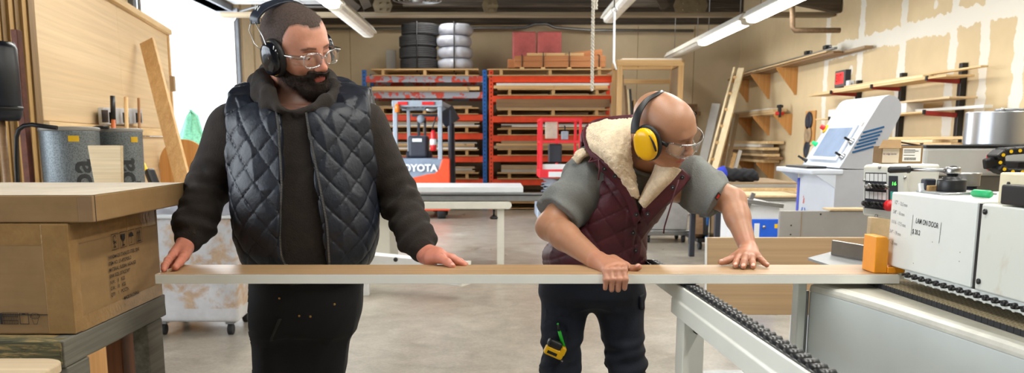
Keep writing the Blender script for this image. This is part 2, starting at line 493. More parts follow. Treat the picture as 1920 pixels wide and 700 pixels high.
m_brownb = wood('brown_board', (122, 92, 62), (150, 116, 80), 'X', 0.5, 0.5)
m_orange = plain('orange_rack_paint', (232, 72, 26), 0.45, var=0.12)
m_blue = plain('blue_rack_paint', (24, 92, 168), 0.45, var=0.1)
m_white = plain('white_enamel', (226, 230, 234), 0.35, var=0.04)
m_cream = plain('machine_cream', (218, 218, 208), 0.38, var=0.05, scale=3)
m_black = plain('black_plastic', (24, 24, 26), 0.42, var=0.2)
m_rubber = plain('rubber', (36, 36, 38), 0.8, var=0.2)
m_steel = plain('steel', (176, 176, 176), 0.32, 1.0, var=0.1)
m_galv = plain('galvanised', (150, 152, 154), 0.4, 0.9, var=0.1)
m_red = plain('red_paint', (206, 30, 34), 0.4, var=0.1)
m_dred = plain('dark_red_paint', (150, 36, 30), 0.5)
m_yellow = plain('yellow_paint', (236, 190, 20), 0.4)
m_rope = plain('cotton_rope', (206, 200, 188), 0.9, bump=0.4)
m_green = emit('green_lamp', (20, 200, 120), 0.5)

# ================================================================== shell
XR, XL, YB = 5.18, -4.2, 19.0
def S(o): return tag(o, kind='structure')
S(B(-6.5, 5.4, -7, 19.3, -0.15, 0.0).build('floor', m_floor))
S(B(XL - 0.2, XR + 0.2, YB, YB + 0.2, 0, 3.78).build('wall_back', m_wall))
S(B(XL - 0.2, XR + 0.2, YB - 0.12, YB + 0.2, 3.78, 4.9).build('wall_back_upper', m_planks))
S(B(XR, XR + 0.15, -7, YB + 0.2, 0, 4.9).build('wall_right', m_wallR))
# seams of the boards on the back wall
mb = MB()
for x in (-3.1, -1.9, 3.0, 4.2): mb.box(x, x + 0.012, YB - 0.004, YB, 0, 3.75)
S(mb.build('trim_1', plain('seam', (150, 128, 96), 0.8)))
DY0, DY1, DZ = 10.4, 14.2, 3.37          # loading door in the left wall
WY0, WY1, WZ0, WZ1 = -1.0, 4.2, .9, 3.3
mb = MB().box(XL - 0.2, XL, -7, WY0, 0, 4.9).box(XL - 0.2, XL, WY1, DY0, 0, 4.9).box(XL - 0.2, XL, WY0, WY1, 0, WZ0).box(XL - 0.2, XL, WY0, WY1, WZ1, 4.9).box(XL - 0.2, XL, DY1, YB, 0, 4.9).box(XL - 0.2, XL, DY0, DY1, DZ, 4.9)
m_wl = plain('painted_boards', (222, 204, 170), 0.7, var=0.05)
S(mb.build('wall_left', m_wl))
mb = MB()
for y in (14.35, 14.75, 15.5, 16.4, 17.3, 18.2): mb.box(XL, XL + 0.02, y, y + 0.05, 0, 4.6)
S(mb.build('trim_2', plain('batten', (190, 170, 136), 0.7)))
mb = MB().box(XL - 0.22, XL + 0.13, DY1 - 0.02, DY1 + 0.1, 0, DZ + .05).box(XL - 0.22, XL + 0.06, DY0 - 0.1, DY0, 0, DZ + .05).box(XL - 0.22, XL + 0.05, DY0, DY1, DZ, DZ + 0.1)
S(mb.build('trim_3', plain('door_jamb', (120, 122, 126), 0.5, 0.3)))
S(B(-6.5, 5.4, -7.0, 19.3, 4.75, 4.95).build('ceiling', m_planks))
S(B(-6.5, 5.4, -7.2, -7.0, 0, 4.9).build('wall_near', m_wall))
mb = MB()
for y in np.arange(-6.8, 18.8, 0.62): mb.box(-4.2, 5.18, y, y + 0.045, 4.5, 4.75)
S(mb.build('ceiling_joists', m_planks))
mb = MB()
for y in np.linspace(WY0, WY1, 6): mb.box(XL - .14, XL - .06, y - .03, y + .03, WZ0, WZ1)
for z in (WZ0 + .03, (WZ0 + WZ1) / 2, WZ1 - .03): mb.box(XL - .14, XL - .06, WY0, WY1, z - .03, z + .03)
S(mb.build('window_1', m_white))
# raised overhead door: panels run inwards under the ceiling
t = thing('overhead_door', 'raised white sectional overhead door above the bright doorway', 'garage door', (XL + 0.9, 12.3, 3.5))
mb = MB()
for i in range(3): mb.box(XL + 0.1 + i * 0.56, XL + 0.1 + i * 0.56 + 0.55, DY0 + 0.05, DY1 - 0.1, 3.46, 3.51)
mb.build('door_panel', m_white, t, 0.006)
for y in (DY0 + 0.02, DY1 - 0.06): MB().tube([(XL + 0.08, y, 0.05), (XL + 0.08, y, 3.2), (XL + 0.2, y, 3.36), (XL + 0.45, y, 3.43), (XL + 1.8, y, 3.43)], 0.022, 8).build('track', m_galv, t)
# outside
m_asph = plain('asphalt', (150, 150, 148), 0.9)
S(B(-30, XL - 0.2, -5, 40, -0.15, -0.02).build('ground', m_asph))
mb = MB(); rr = random.Random(3)
prof = [(0.0, 2.15), (0.12, 2.0), (0.3, 1.5), (0.5, 0.9), (0.62, 0.5), (0.55, 0.15), (0.0, 0.1)]
mb.lathe(prof, (-7.0, 20.3, -.11), n=18)
mb.v = [(x + rr.uniform(-.05, .05), y + rr.uniform(-.05, .05), z + rr.uniform(-.04, .04)) for x, y, z in mb.v]
tag(centre(mb.build('shrub', plain('hazed_shrub_leaves', (140, 215, 180), 0.8, var=0.3, scale=20))), 'green conical shrub outside the bright loading doorway', 'shrub')  # pale mint leaves: outdoor glare and haze put into the colour

# ================================================================== roof truss over the middle of the shop
TY = 13.8
m_timber = wood('truss_timber', (58, 48, 38), (92, 78, 62), 'X', 0.6, 0.8)
m_strip = wood('truss_strip', (120, 104, 82), (150, 134, 108), 'X', 0.6, 0.7)
m_plate = plain('gusset_steel', (112, 98, 74), 0.55, 0.3, var=0.25)
t = thing('roof_truss', 'dark timber roof truss with gusset plates spanning the shop below the ceiling', 'truss', (0.5, TY, 3.32))
B(XL, XR - .03, TY - 0.10, TY + 0.10, HZ(32, TY), HZ(24, TY)).build('bottom_chord', m_strip, t, 0.008)
B(-4.2, XR - .03, TY - 0.14, TY + 0.14, 4.35, 4.5).build('top_chord', m_timber, t, 0.01)
for x0, x1, z0, z1 in ((-2.1, -3.3, 3.42, 4.36), (-1.75, -1.0, 3.45, 4.36), (-1.95, -2.4, 3.45, 4.36), (2.6, 1.9, 3.45, 4.36), (2.95, 3.6, 3.45, 4.36), (2.8, 2.8, 3.45, 4.36), (4.0, 4.9, 4.36, 3.5)):
    MB().bar((x0, TY, z0 - .1), (x1, TY, z1), 0.1, 0.14).build('web', m_timber, t, 0.006)
for x, w in ((-1.72, 0.22), (-0.09, 0.17), (2.95, 0.44)):
    mb = MB().prism([(x - w / 2, 3.27), (x + w / 2, 3.27), (x + w / 2 + .04, 3.38), (x + w / 2 - .04, 3.6), (x - w / 2 + .04, 3.6), (x - w / 2 - .04, 3.38)], 'Y', TY - 0.125, TY - 0.11)
    for i in range(2):
        for z in (3.32, 3.41, 3.5): mb.cyl((x - w / 4 + i * w / 2, TY - 0.145, z), (x - w / 4 + i * w / 2, TY - 0.115, z), 0.016, 8)
    mb.build('gusset_plate', m_plate, t)
t = thing('ceiling_beam', 'solid dark plank beam running across behind the truss bottom strip', 'beam', (0.5, 15.6, 3.6))
B(-1.6, 2.9, 15.5, 15.62, 3.64, 4.5).build('plank_face', m_planks, t, 0.006)
B(-1.6, 2.9, 15.42, 15.7, 4.4, 4.52).build('top_flange', m_timber, t, 0.006)
t = thing('wall_bracket', 'dark timber corner bracket where the truss meets the taped wall', 'bracket', (XR - .3, TY - .3, 3.4))
MB().prism([(XR - 0.95, 3.42), (XR - .02, 3.25), (XR - .02, 3.75), (XR - 0.95, 3.75)], 'Y', TY - 0.32, TY - 0.16).build('gusset', m_timber, t, 0.01)
mb = MB().tube([HXZ for HXZ in [tuple(H(1486, -40, 11.5)), tuple(H(1486, 50, 11.5)), tuple(H(1490, 57, 11.5)), tuple(H(1575, 57, 11.5))]], 0.033, 12)
tag(centre(mb.build('pipe', plain('rusty_pipe', (120, 98, 76), 0.6, 0.4, var=0.3, scale=40))), 'brown steel pipe elbow hanging below the ceiling beside the taped wall', 'pipe')
# conduit along the top of the back wall
pts = [H(560, 55, 18.85), H(870, 53, 18.85), H(985, 52, 18.85), H(1003, 45, 18.8), H(1025, 45, 18.8), H(1042, 52, 18.85), H(1110, 57, 18.85), H(1300, 58, 18.85)]
mb = MB().tube([tuple(p) for p in pts], 0.03, 8)
tag(centre(mb.build('conduit', m_galv)), 'thin grey metal conduit along the top of the back wall', 'conduit')
# a few loose wires and a lamp dish up in the truss
t = thing('ceiling_fan', 'grey round ceiling fan guard up among the truss webs', 'fan', tuple(H(780, 2, 13.2)))
mb = MB(); c = H(783, 2, 13.2)
for r in (0.12, 0.2, 0.28, 0.35): mb.tube([(c[0] + r * math.cos(a), c[1] + r * math.sin(a), c[2] + 0.01) for a in np.linspace(0, 2 * PI, 29)[:-1]], 0.009, 6, True)
mb.build('guard', m_galv, t)
for k in range(4):
    a = k * PI / 2 + .4; MB().bar((c[0], c[1], c[2] + .05), (c[0] + .3 * math.cos(a), c[1] + .3 * math.sin(a), c[2] + .06), 0.1, 0.008).build('blade', m_galv, t)
MB().lathe([(0, -.02), (.07, -.02), (.09, .03), (.09, .12), (0.02, .14), (.02, 1.0)], c, n=16).build('motor', m_galv, t)

# ================================================================== fluorescent lights
m_tube_on = emit('lit_diffuser', (255, 252, 240), 14.0)
m_dim = plain('unlit_diffuser', (236, 234, 226), 0.3)
m_fix = plain('fixture_enamel', (226, 222, 210), 0.4, var=0.04)
def strip_light(x, y0, y1, z, w, lit, label, name='strip_light'):
    t = thing(name, label, 'light fixture', (x, (y0 + y1) / 2, z), 0)
    MB().prism([(x - w * .5, z + .02), (x - w * .3, z + .1), (x + w * .3, z + .1), (x + w * .5, z + .02), (x + w * .5, z), (x - w * .5, z)], 'Y', y0, y1).build('housing', m_fix, t, 0.003)
    q = w * 0.36
    MB().prism([(x - q, z - .001), (x - q * .85, z - .045), (x - q * .4, z - .06), (x + q * .4, z - .06), (x + q * .85, z - .045), (x + q, z - .001)], 'Y', y0 + .06, y1 - .06).build('diffuser', m_tube_on if lit else m_dim, t)
    for y in (y0 + .02, y1 - .05): MB().prism([(x - q, z - .001), (x - q * .85, z - .05), (x - q * .4, z - .065), (x + q * .4, z - .065), (x + q * .85, z - .05), (x + q, z - .001)], 'Y', y, y + .03).build('end_cap', m_fix, t, 0.002)
    for y in (y0 + .4, y1 - .4): MB().tube([(x, y, z + .09), (x, y, 4.5)], 0.006, 6).build('hanger', m_galv, t)
    if lit:
        L = bpy.data.lights.new('tube_light', 'AREA'); L.shape = 'RECTANGLE'; L.size = w * 0.7; L.size_y = y1 - y0 - 0.2
        L.energy = (17 if x > 3 else 22 if x == .2 else 34 if y0 < 14 else 36) * (y1 - y0) / 2.4; L.color = (1, .98, .94)
        o = bpy.data.objects.new('tube_light', L); col.objects.link(o); o.location = (x, (y0 + y1) / 2, z - 0.075)
strip_light(3.55, 15.42, 18.2, 3.03, .26, False, 'dark unlit far end of the right-hand row of strip lights')
strip_light(3.55, 12.7, 15.40, 3.03, .26, True, 'lit strip light nearer the back of the right-hand row')
strip_light(3.55, 9.9, 12.5, 3.03, .26, True, 'lit strip light cut by the top edge in the right-hand row')
strip_light(-2.02, 11.3, 14.2, 3.03, .27, False, 'pale strip light end hanging above the bearded man')
strip_light(-2.02, 8.4, 11.2, 3.03, .27, True, 'glowing strip light cut by the top edge above the bearded man')
strip_light(1.57, 9.6, 12.5, 3.03, .24, False, 'dark short strip light in the middle with a pull rod beside it')
for x, y, lb_ in ((-2.02, 5.5, 'left row'), (1.57, .3, 'middle row near the camera'),  (1.57, 3.6, 'middle row'), (1.57, 6.6, 'middle row behind'), (3.55, 1.4, 'right row near the camera'), (3.55, 4.2, 'right row'), (3.55, 7.0, 'right row further back'), (.2, .2, 'added above the camera as frontal fill')): strip_light(x, y, y + 2.6, 3.1, .27, True, 'lit strip light overhead outside the picture, ' + lb_)  # the fixture above the camera is unseen, added as frontal fill
strip_light(-1.2, 15.2, 17.8, 4.15, .27, True, 'added unseen strip light high over the blue-framed rack, brightening the back wall')  # unseen pair of lamps added to brighten the back wall and roof
strip_light(2.4, 15.2, 17.8, 4.15, .27, True, 'added unseen strip light high over the orange rack, brightening the back wall')
# rope and pull rod
mb = MB(); r0 = H(1113, -60, 7.0); r1 = H(1110, 170, 7.0); n = 260
for ph in (0, PI):
    mb.tube([(r0[0] + (r1[0] - r0[0]) * i / n + .007 * math.cos(ph + i * .42), 7 + .007 * math.sin(ph + i * .42), r0[2] + (r1[2] - r0[2]) * i / n) for i in range(n + 1)], 0.0075, 6)
tag(centre(mb.build('rope', m_rope)), 'twisted pale rope hanging down in front of the orange rack', 'rope')
mb = MB(); 
for ph in (0, PI): mb.tube([(H(1118, 0, 7.2)[0] + .007 * math.cos(ph + i * .42), 7.2 + .007 * math.sin(ph + i * .42), CZ + (265 - 27) * 7.2 / F + i * .0045) for i in range(70)], 0.007, 6)
tag(centre(mb.build('rope', m_rope)), 'short end of pale rope beside the long hanging rope', 'rope')
t = thing('pull_rod', 'white rod with a bent end hanging from a hook below the middle light', 'rod', tuple(H(1153, 130, 9.0)))
MB().tube([tuple(H(1152, 22, 9.)), tuple(H(1151, 116, 9.)), tuple(H(1156, 131, 9.))], [.011, .011, .008], 8).build('rod', m_white, t)
MB().tube([tuple(H(1152, -90, 9.)), tuple(H(1152, 14, 9.))], .006, 6).build('cord', m_black, t)
MB().tube([tuple(H(1152 + 5 * math.cos(a), 18 + 5 * math.sin(a), 9.)) for a in np.linspace(0, 2 * PI, 13)[:-1]], .006, 6, True).build('hook', m_galv, t)

# ================================================================== pallet racks at the back
RY, RD = 17.4, 1.1
def rack(x0, x1, zs, label, upl, upr, topflake):
    t = thing('pallet_rack', label, 'rack', ((x0 + x1) / 2, RY + RD / 2, 0))
    for x, m in ((x0, upl), (x1, upr)):
        for y in (RY, RY + RD): 
            mb = MB().box(x - .04, x + .04, y - .04, y + .04, 0, 2.72)
            o = mb.build('upright', m, t, 0.004)
        mb = MB(); z = .15
        while z < 2.4: mb.bar((x, RY, z), (x, RY + RD, z + .35), .03, .03); z += .45
        mb.build('brace', m, t)
        mb = MB()
        for z in np.arange(.1, 2.7, .075): mb.box(x - .012, x + .012, RY - .042, RY - .0405, z, z + .03)
        mb.build('slot', m_black, t)
    for i, z in enumerate(zs):
        mt = topflake if (topflake and i >= len(zs) - 2) else m_orange
        for y in (RY - .02, RY + RD + .0): B(x0 + .04, x1 - .04, y - .025, y + .025, z - .12, z).build('beam', mt, t, 0.004)
    return t
tf = NT('flaked_beam_paint'); n = tf.noise(tf.map((1, 1, 1)), 5.0, 4, 0.6, 0.3)
tf.color(tf.ramp(n, [(0.50, lin((158, 158, 166))), (0.56, lin((196, 66, 44)))])); tf.set(0.5)
zsL = [HZ(y, RY) for y in (336, 293, 250, 215, 173, 143)]
zsR = [HZ(y, RY) for y in (336, 292, 254, 218, 180, 143)]
rack(HX(686, RY), HX(909, RY), zsL, 'pallet rack with blue uprights and flaked grey top beams behind the forklift', m_blue, m_blue, tf.m)
rack(HX(921, RY), HX(1151, RY), zsR, 'bright orange pallet rack right of the blue upright', m_orange, m_orange, None)

pal0 = None
def pallet(x0, x1, z, label, y0=RY - .12, y1=RY + RD + .1, group=None):
    L = x1 - x0; t = thing('pallet', label, 'pallet', ((x0 + x1) / 2, (y0 + y1) / 2, z), 0, group)
    mb = MB(); n = 7
    for i in range(n):
        y = y0 + i * (y1 - y0 - .1) / (n - 1); mb.box(x0, x1, y, y + .1, z + .11, z + .135)
    mb.build('deck_board', m_pallet, t, 0.003)
    for x in (x0 + .22 * L * .5, (x0 + x1) / 2, x1 - .22 * L * .5):
        B(x - .03, x + .03, y0 + .01, y1 - .01, z + .018, z + .11).build('stringer', m_pallet, t, 0.003)
    mb = MB()
    for y in (y0, (y0 + y1) / 2 - .05, y1 - .1): mb.box(x0, x1, y, y + .1, z, z + .018)
    mb.build('bottom_board', m_pallet, t, 0.002)
    return z + .136
def sheet(x0, x1, z, h, mat, label, y0=None, y1=None, name='wood_sheet', group=None, rz=0.0):
    y0 = RY - .08 if y0 is None else y0; y1 = RY + RD if y1 is None else y1
    o = B(-(x1 - x0) / 2, (x1 - x0) / 2, -(y1 - y0) / 2, (y1 - y0) / 2, 0, h).build(name, mat, None, min(.004, h / 4))
    o.location = ((x0 + x1) / 2, (y0 + y1) / 2, z + .0005); o.rotation_euler[2] = rz
    tag(o, label, 'sheet', group); return z + h + .001
lvL = ['lowest', 'second', 'third', 'fourth', 'fifth', 'top']
rs = random.Random(5)
kinds = [(m_mdf, 'brown'), (m_pine, 'pine'), (m_whiteb, 'white'), (m_brownb, 'dark brown'), (m_greyb, 'grey'), (m_pallet, 'tan')]
def fill(X0, X1, z, ztop, rackname, level, spec, pal=True, px=None):
    """spec: list of (kind index, thickness, inset left, inset right)"""
    zz = z
    if pal: zz = pallet(X0 + .12, X1 - .12, z, 'wooden pallet on the %s level of the %s' % (level, rackname))
    for i, (k, h, a, b) in enumerate(spec):
        if zz + h > ztop: break
        m, nm = kinds[k]
        pos = ['at the bottom', 'second from the bottom', 'third from the bottom', 'fourth from the bottom', 'on top'][min(i, 4)] if i < len(spec) - 1 else 'on top'
        zz = sheet(X0 + a, X1 - b, zz, h, m, '%s sheet %s of the stack on the %s level, %s' % (nm, pos, level, rackname))
LX0, LX1 = HX(686, RY), HX(909, RY); RX0, RX1 = HX(921, RY), HX(1151, RY)
fl = 'blue-framed rack'; fr = 'all-orange rack'
# blue-framed rack, level by level
fill(LX0, LX1, 0.02, .45, fl, 'floor', [(1, .05, .2, .2), (0, .04, .3, .1), (2, .02, .3, .2), (0, .05, .2, .15)])
fill(LX0, LX1, zsL[0], 1, fl, 'lowest', [(0, .04, .2, .2), (4, .03, .15, .25), (0, .04, .3, .2)])
fill(LX0, LX1, zsL[1], 1.4, fl, 'second', [(2, .03, .25, .15), (0, .04, .2, .2), (1, .035, .1, .2), (4, .03, .4, .15)])
fill(LX0, LX1, zsL[2], 1.75, fl, 'third', [(2, .02, .35, .1), (4, .035, .15, .2), (0, .03, .2, .1)])
fill(LX0, LX1, zsL[3], 2.2, fl, 'fourth', [(0, .03, .1, .25)])
fill(LX0, LX1, zsL[4], 2.5, fl, 'fifth', [(0, .03, .1, .3), (1, .07, .15, .1)], pal=False)
fill(RX0, RX1, 0.02, .45, fr, 'floor', [(0, .04, .2, .2), (1, .06, .2, .2), (3, .03, .3, .3), (0, .05, .25, .2)])
fill(RX0, RX1, zsR[0], 1, fr, 'lowest', [(4, .05, .2, .3), (0, .09, .2, .3)])
fill(RX0, RX1, zsR[1], 1.5, fr, 'second', [(0, .06, .05, .15), (1, .04, .1, .1), (0, .05, .2, .2)])
fill(RX0, RX1, zsR[2], 1.75, fr, 'third', [(3, .03, .2, .15), (2, .02, .4, .3), (4, .03, .2, .2)])
fill(RX0, RX1, zsR[3], 2.25, fr, 'fourth', [(0, .03, .1, .2), (3, .16, .1, .1)])
fill(RX0, RX1, zsR[4], 2.55, fr, 'fifth', [(1, .06, .05, .15), (2, .02, .1, .12), (2, .02, .1, .12)])
# pallets on top
z1 = pallet(HX(700, RY), HX(898, RY), zsL[-1], 'long pallet with two tyre stacks on top of the blue-framed rack', RY - .1, RY + 1)
z2 = pallet(HX(914, RY), HX(1146, RY), zsR[-1], 'long pallet carrying strapped timber on top of the orange rack', RY - .1, RY + 1)
# tyres
m_tyre = plain('tyre_rubber', (52, 52, 54), 0.75, var=0.25)
def tyre(c, R, w, label, grp):
    t = thing('tyre', label, 'tyre', c, 0, grp)
    h = w / 2; pr = [(R * .58, -h * .8), (R * .8, -h), (R * .95, -h * .92)]
    for i in range(5):
        a = -h * .75 + i * h * 1.5 / 5; pr += [(R, a), (R, a + h * .22), (R * .975, a + h * .24), (R * .975, a + h * .29)]
    pr += [(R, h * .75), (R * .95, h * .92), (R * .8, h), (R * .58, h * .8), (R * .55, 0), (R * .58, -h * .8)]
    MB().lathe(pr, (0, 0, h), n=40).build('tread', m_tyre, t, world=False)
    MB().lathe([(R * .50, -h * .6), (R * .57, -h * .7), (R * .57, h * .7), (R * .50, h * .6), (R * .48, 0), (R * .5, -h * .6)], (0, 0, h), n=24).build('rim', m_galv, t, world=False)
    return t
tx = HX(787, RY + .35); ty = RY + .4; tr = .375; tw = .222
names = ['lowest', 'second lowest', 'second highest', 'topmost']
for i in range(4): tyre((tx + rs.uniform(-.02, .02) + (.0, -.02, -.02, .02)[i], ty, z1 + i * tw), tr, tw, names[i] + ' bare black tyre in the stack on the rack', 'stacked bare tyres')
m_bag = plain('white_plastic_bag', (172, 174, 184), 0.25, var=0.08, bump=0.6, bscale=14)
bx = HX(854, RY + .35)
for i in range(4):
    mb = MB(); R = .34; h = tw; n = 44; pr = [(0.02, .012), (R * .6, .004), (R * .9, .015), (R * 1.0, h * .25), (R * 1.03, h * .5), (R * 1.0, h * .78), (R * .86, h * .97), (R * .4, h * .985), (.02, h * .98)]
    mb.lathe(pr, n=n); 
    sd = rs.uniform(0, 6); mb.v = [(x * (1 + .035 * math.sin(9 * math.atan2(y, x) + sd + z * 20) + .02 * math.sin(23 * math.atan2(y, x))), y * (1 + .03 * math.sin(9 * math.atan2(y, x) + sd)), z) for x, y, z in mb.v]
    o = mb.build('bagged_tyre', m_bag); o.location = (bx + (.0, .0, -.02, .02)[i], ty, z1 + i * tw)
    tag(o, names[i] + ' tyre wrapped in white plastic in the stack on the rack', 'tyre', 'stacked bagged tyres')
for cx, R, lb in ((tx, .395, 'black strap tied around the bare tyre stack'), (bx, .37, 'black strap tied around the white bagged tyre stack')):
    zt = z1 + 4 * tw
    mb = MB(); P = [(cx, ty - R, z1 - .06), (cx, ty - R, zt + .012), (cx, ty + R, zt + .012), (cx, ty + R, z1 - .06)]
    mb.tube(P, 0.013, 6); o = mb.build('strap', m_black); tag(centre(o), lb, 'strap')
# bundle of cedar beams, strapped
def timber(x0, x1, y0, y1, z0, z1_, label, mat=m_crate, name='timber_beam', tilt=0):
    o = B(-(x1 - x0) / 2, (x1 - x0) / 2, -(y1 - y0) / 2, (y1 - y0) / 2, 0, z1_ - z0).build(name, mat, None, .006)
    o.location = ((x0 + x1) / 2, (y0 + y1) / 2, z0); o.rotation_euler = (0, tilt, 0)
    return tag(o, label, 'timber')
X = lambda p: HX(p, RY)
zb = z2 + .001
timber(X(964), X(1132), RY - .05, RY + .12, zb + .03, zb + .14, 'lower front cedar beam in the strapped bundle')
timber(X(952), X(1128), RY + .13, RY + .32, zb + .03, zb + .2, 'rear cedar beam sticking out at the end of the bundle')
timber(X(964), X(1132), RY - .05, RY + .12, zb + .142, zb + .245, 'upper front cedar beam in the strapped bundle')
timber(X(987), X(1092), RY - .03, RY + .12, zb + .247, zb + .3, 'thin pale batten lying on the cedar bundle', m_pine)
timber(X(1072), X(1129), RY + .16, RY + .4, zb + .21, zb + .36, 'reddish offcut leaning up behind the cedar bundle', tilt=-.1)
for p in (978, 1017, 1065, 1120):
    o = B(X(p) - .04, X(p) + .04, RY - .08, RY + .35, zb - .001, zb + .029).build('spacer', m_pine, None, .003); tag(centre(o), {978: 'leftmost', 1017: 'second', 1065: 'third', 1120: 'rightmost'}[p] + ' small wooden spacer under the cedar bundle from the left', 'spacer')
    mb = MB().tube([(X(p), RY - .06, zb + .02), (X(p), RY - .065, zb + (.31 if 987 < p < 1092 else .25)), (X(p), RY + .33, zb + .31)], .009, 6)
    tag(centre(mb.build('strap', m_black)), {978: 'leftmost', 1017: 'second', 1065: 'third', 1120: 'rightmost'}[p] + ' dark strap around the cedar bundle from the left', 'strap')
# pink insulation batts in plastic on top, against the wall
m_pink = plain('pink_insulation', (186, 96, 92), 0.35, var=0.25, scale=3, bump=.5, bscale=9)
for a, b, lb in ((960, 1004, 'left pink plastic-wrapped insulation panel leaning at the back wall'), (1006, 1051, 'right pink plastic-wrapped insulation panel leaning at the back wall')):
    o = B(HX(a, 18.3), HX(b, 18.3), 18.3, 18.5, z2 + .001, HZ(59, 18.3)).build('insulation_panel', m_pink, None, .03, segs=3); tag(centre(o), lb, 'insulation')
o = B(HX(727, 18), HX(745, 18), 18, 18.04, z1 + .0, HZ(94, 18)).build('grey_panel', m_greyb, None, .004); tag(centre(o), 'small grey panel standing left of the bare tyres', 'panel')
o = None
# ================================================================== stand-up forklift
FY = 15.2
def fx(p): return HX(p, FY)
def fz(p): return HZ(p, FY)
m_fgrey = plain('forklift_grey', (150, 160, 172), 0.45); m_fdark = plain('forklift_dark', (44, 48, 60), 0.5); m_fbody = plain('forklift_slate', (128, 142, 160), 0.45)
m_fred = plain('forklift_orange', (232, 78, 42), 0.4)
t = thing('forklift', 'orange and grey stand-up forklift parked in front of the pallet racks', 'forklift', (fx(790), FY + .6, 0))
xl, xr = fx(738), fx(842)
body = [(xl, .16), (xr, .16), (xr, fz(300)), (fx(805), fz(297)), (xl, fz(297))]
MB().prism(body, 'Y', FY, FY + 1.0).build('body', m_fbody, t, .03, segs=3)
MB().prism([(xl - .01, .15), (xr + .01, .15), (xr + .01, fz(298)), (fx(829), fz(298)), (fx(822), fz(318)), (fx(815), fz(325)), (fx(800), fz(327)), (fx(780), fz(332)), (xl - .01, fz(340))], 'Y', FY - .02, FY + .96).build('lower_cowl', m_fred, t, .02, segs=3)
for x in (fx(741), fx(825)):
    MB().bar((x, FY + .04, fz(300)), (x, FY + .1, fz(190)), .075, .09).build('guard_post', m_fgrey, t, .01)
for x in (fx(757), fx(838)):
    MB().bar((x, FY + .95, fz(300)), (x, FY + .9, fz(196)), .06, .06).build('guard_post', m_fgrey, t, .01)
mb = MB().box(fx(736), fx(830), FY + .02, FY + .14, fz(200), fz(188)).box(fx(745), fx(838), FY + .85, FY + .95, fz(204), fz(194))
mb.bar((fx(738), FY + .1, fz(194)), (fx(750), FY + .9, fz(198)), .07, .07).bar((fx(828), FY + .1, fz(194)), (fx(838), FY + .9, fz(198)), .07, .07)
for i in range(5): mb.box(fx(752 + i * 16), fx(756 + i * 16), FY + .1, FY + .9, fz(199), fz(195))
mb.build('overhead_guard', m_fgrey, t, .008)
for a, b in ((747, 765), (792, 815)): B(fx(a), fx(b), FY + .0, FY + .02, fz(197), fz(191)).build('lamp_strip', m_red, t)
B(fx(764), fx(800), FY + .1, FY + .6, fz(296), fz(254)).build('battery_hood', m_fdark, t, .05, segs=4)
B(fx(772), fx(790), FY + .09, FY + .1, fz(266), fz(260)).build('sticker', m_white, t)
mb = MB().box(fx(758), fx(806), FY + .25, FY + .6, fz(300), fz(284)); mb.build('armrest', m_fdark, t, .04, segs=3)
mb = MB().box(fx(774), fx(779), FY + .9, FY + 1.0, fz(258), fz(218)).box(fx(787), fx(791), FY + .9, FY + 1.0, fz(258), fz(218)).box(fx(764), fx(826), FY + .85, FY + 1, fz(216), fz(211))
mb.build('mast', m_fdark, t, .006)
MB().sphere((fx(782), FY + .85, fz(221)), .075, 14, 10, (1, .6, 1)).build('work_lamp', m_fgrey, t)
mb = MB().lathe([(0, 0), (.05, 0), (.055, .08), (.05, .3), (.03, .34), (0.02, .36)], (fx(812), FY + .05, fz(283)), n=14); mb.build('fire_extinguisher', m_red, t)
MB().lathe([(.056, .1), (.058, .1), (.058, .2), (.056, .2)], (fx(812), FY + .05, fz(283)), n=14).build('extinguisher_label', m_white, t)
MB().tube([(fx(812), FY + .05, fz(248)), (fx(811), FY + .02, fz(240)), (fx(816), FY + .0, fz(225)), (fx(818), FY + .03, fz(219))], .012, 8).build('hose', m_black, t)
MB().lathe([(0, 0), (.045, 0), (.045, .1), (.03, .14), (0, .15)], (fx(746), FY + .0, fz(211)), n=12).build('beacon', plain('amber', (220, 120, 40), .3), t)
MB().sphere((fx(807), FY + .3, fz(204)), .09, 14, 8, (1.2, .4, .6)).build('mirror', m_steel, t)
mb = MB()
for i in range(9): mb.box(fx(842 + .2), fx(845), FY + .1 + i * .09, FY + .13 + i * .09, .3, fz(206))
mb.bar((fx(832), FY + .5, fz(204)), (fx(846), FY + .55, fz(230)), .05, .3); mb.bar((fx(846), FY + .55, fz(230)), (fx(848), FY + .6, .3), .05, .3)
mb.build('side_frame', m_fdark, t)
M = plane_M((fx(744), FY - .035, fz(321)), (1, 0, 0), (0, 0, 1)); text_mb('TOYOTA', .165, M=M, bold=.006, sx=1.02).build('badge', plain('badge_white', (232, 236, 240), .4), t)
for x in (fx(752), fx(826)):
    for y in (FY + .15, FY + .8): MB().cyl((x - .07, y, .15), (x + .07, y, .15), .15, 22).build('wheel', m_rubber, t, .02)
# forks
for x in (fx(770), fx(808)): MB().box(x - .05, x + .05, FY + 1.0, FY + 1.9, .05, .09).build('fork', m_fdark, t, .004)

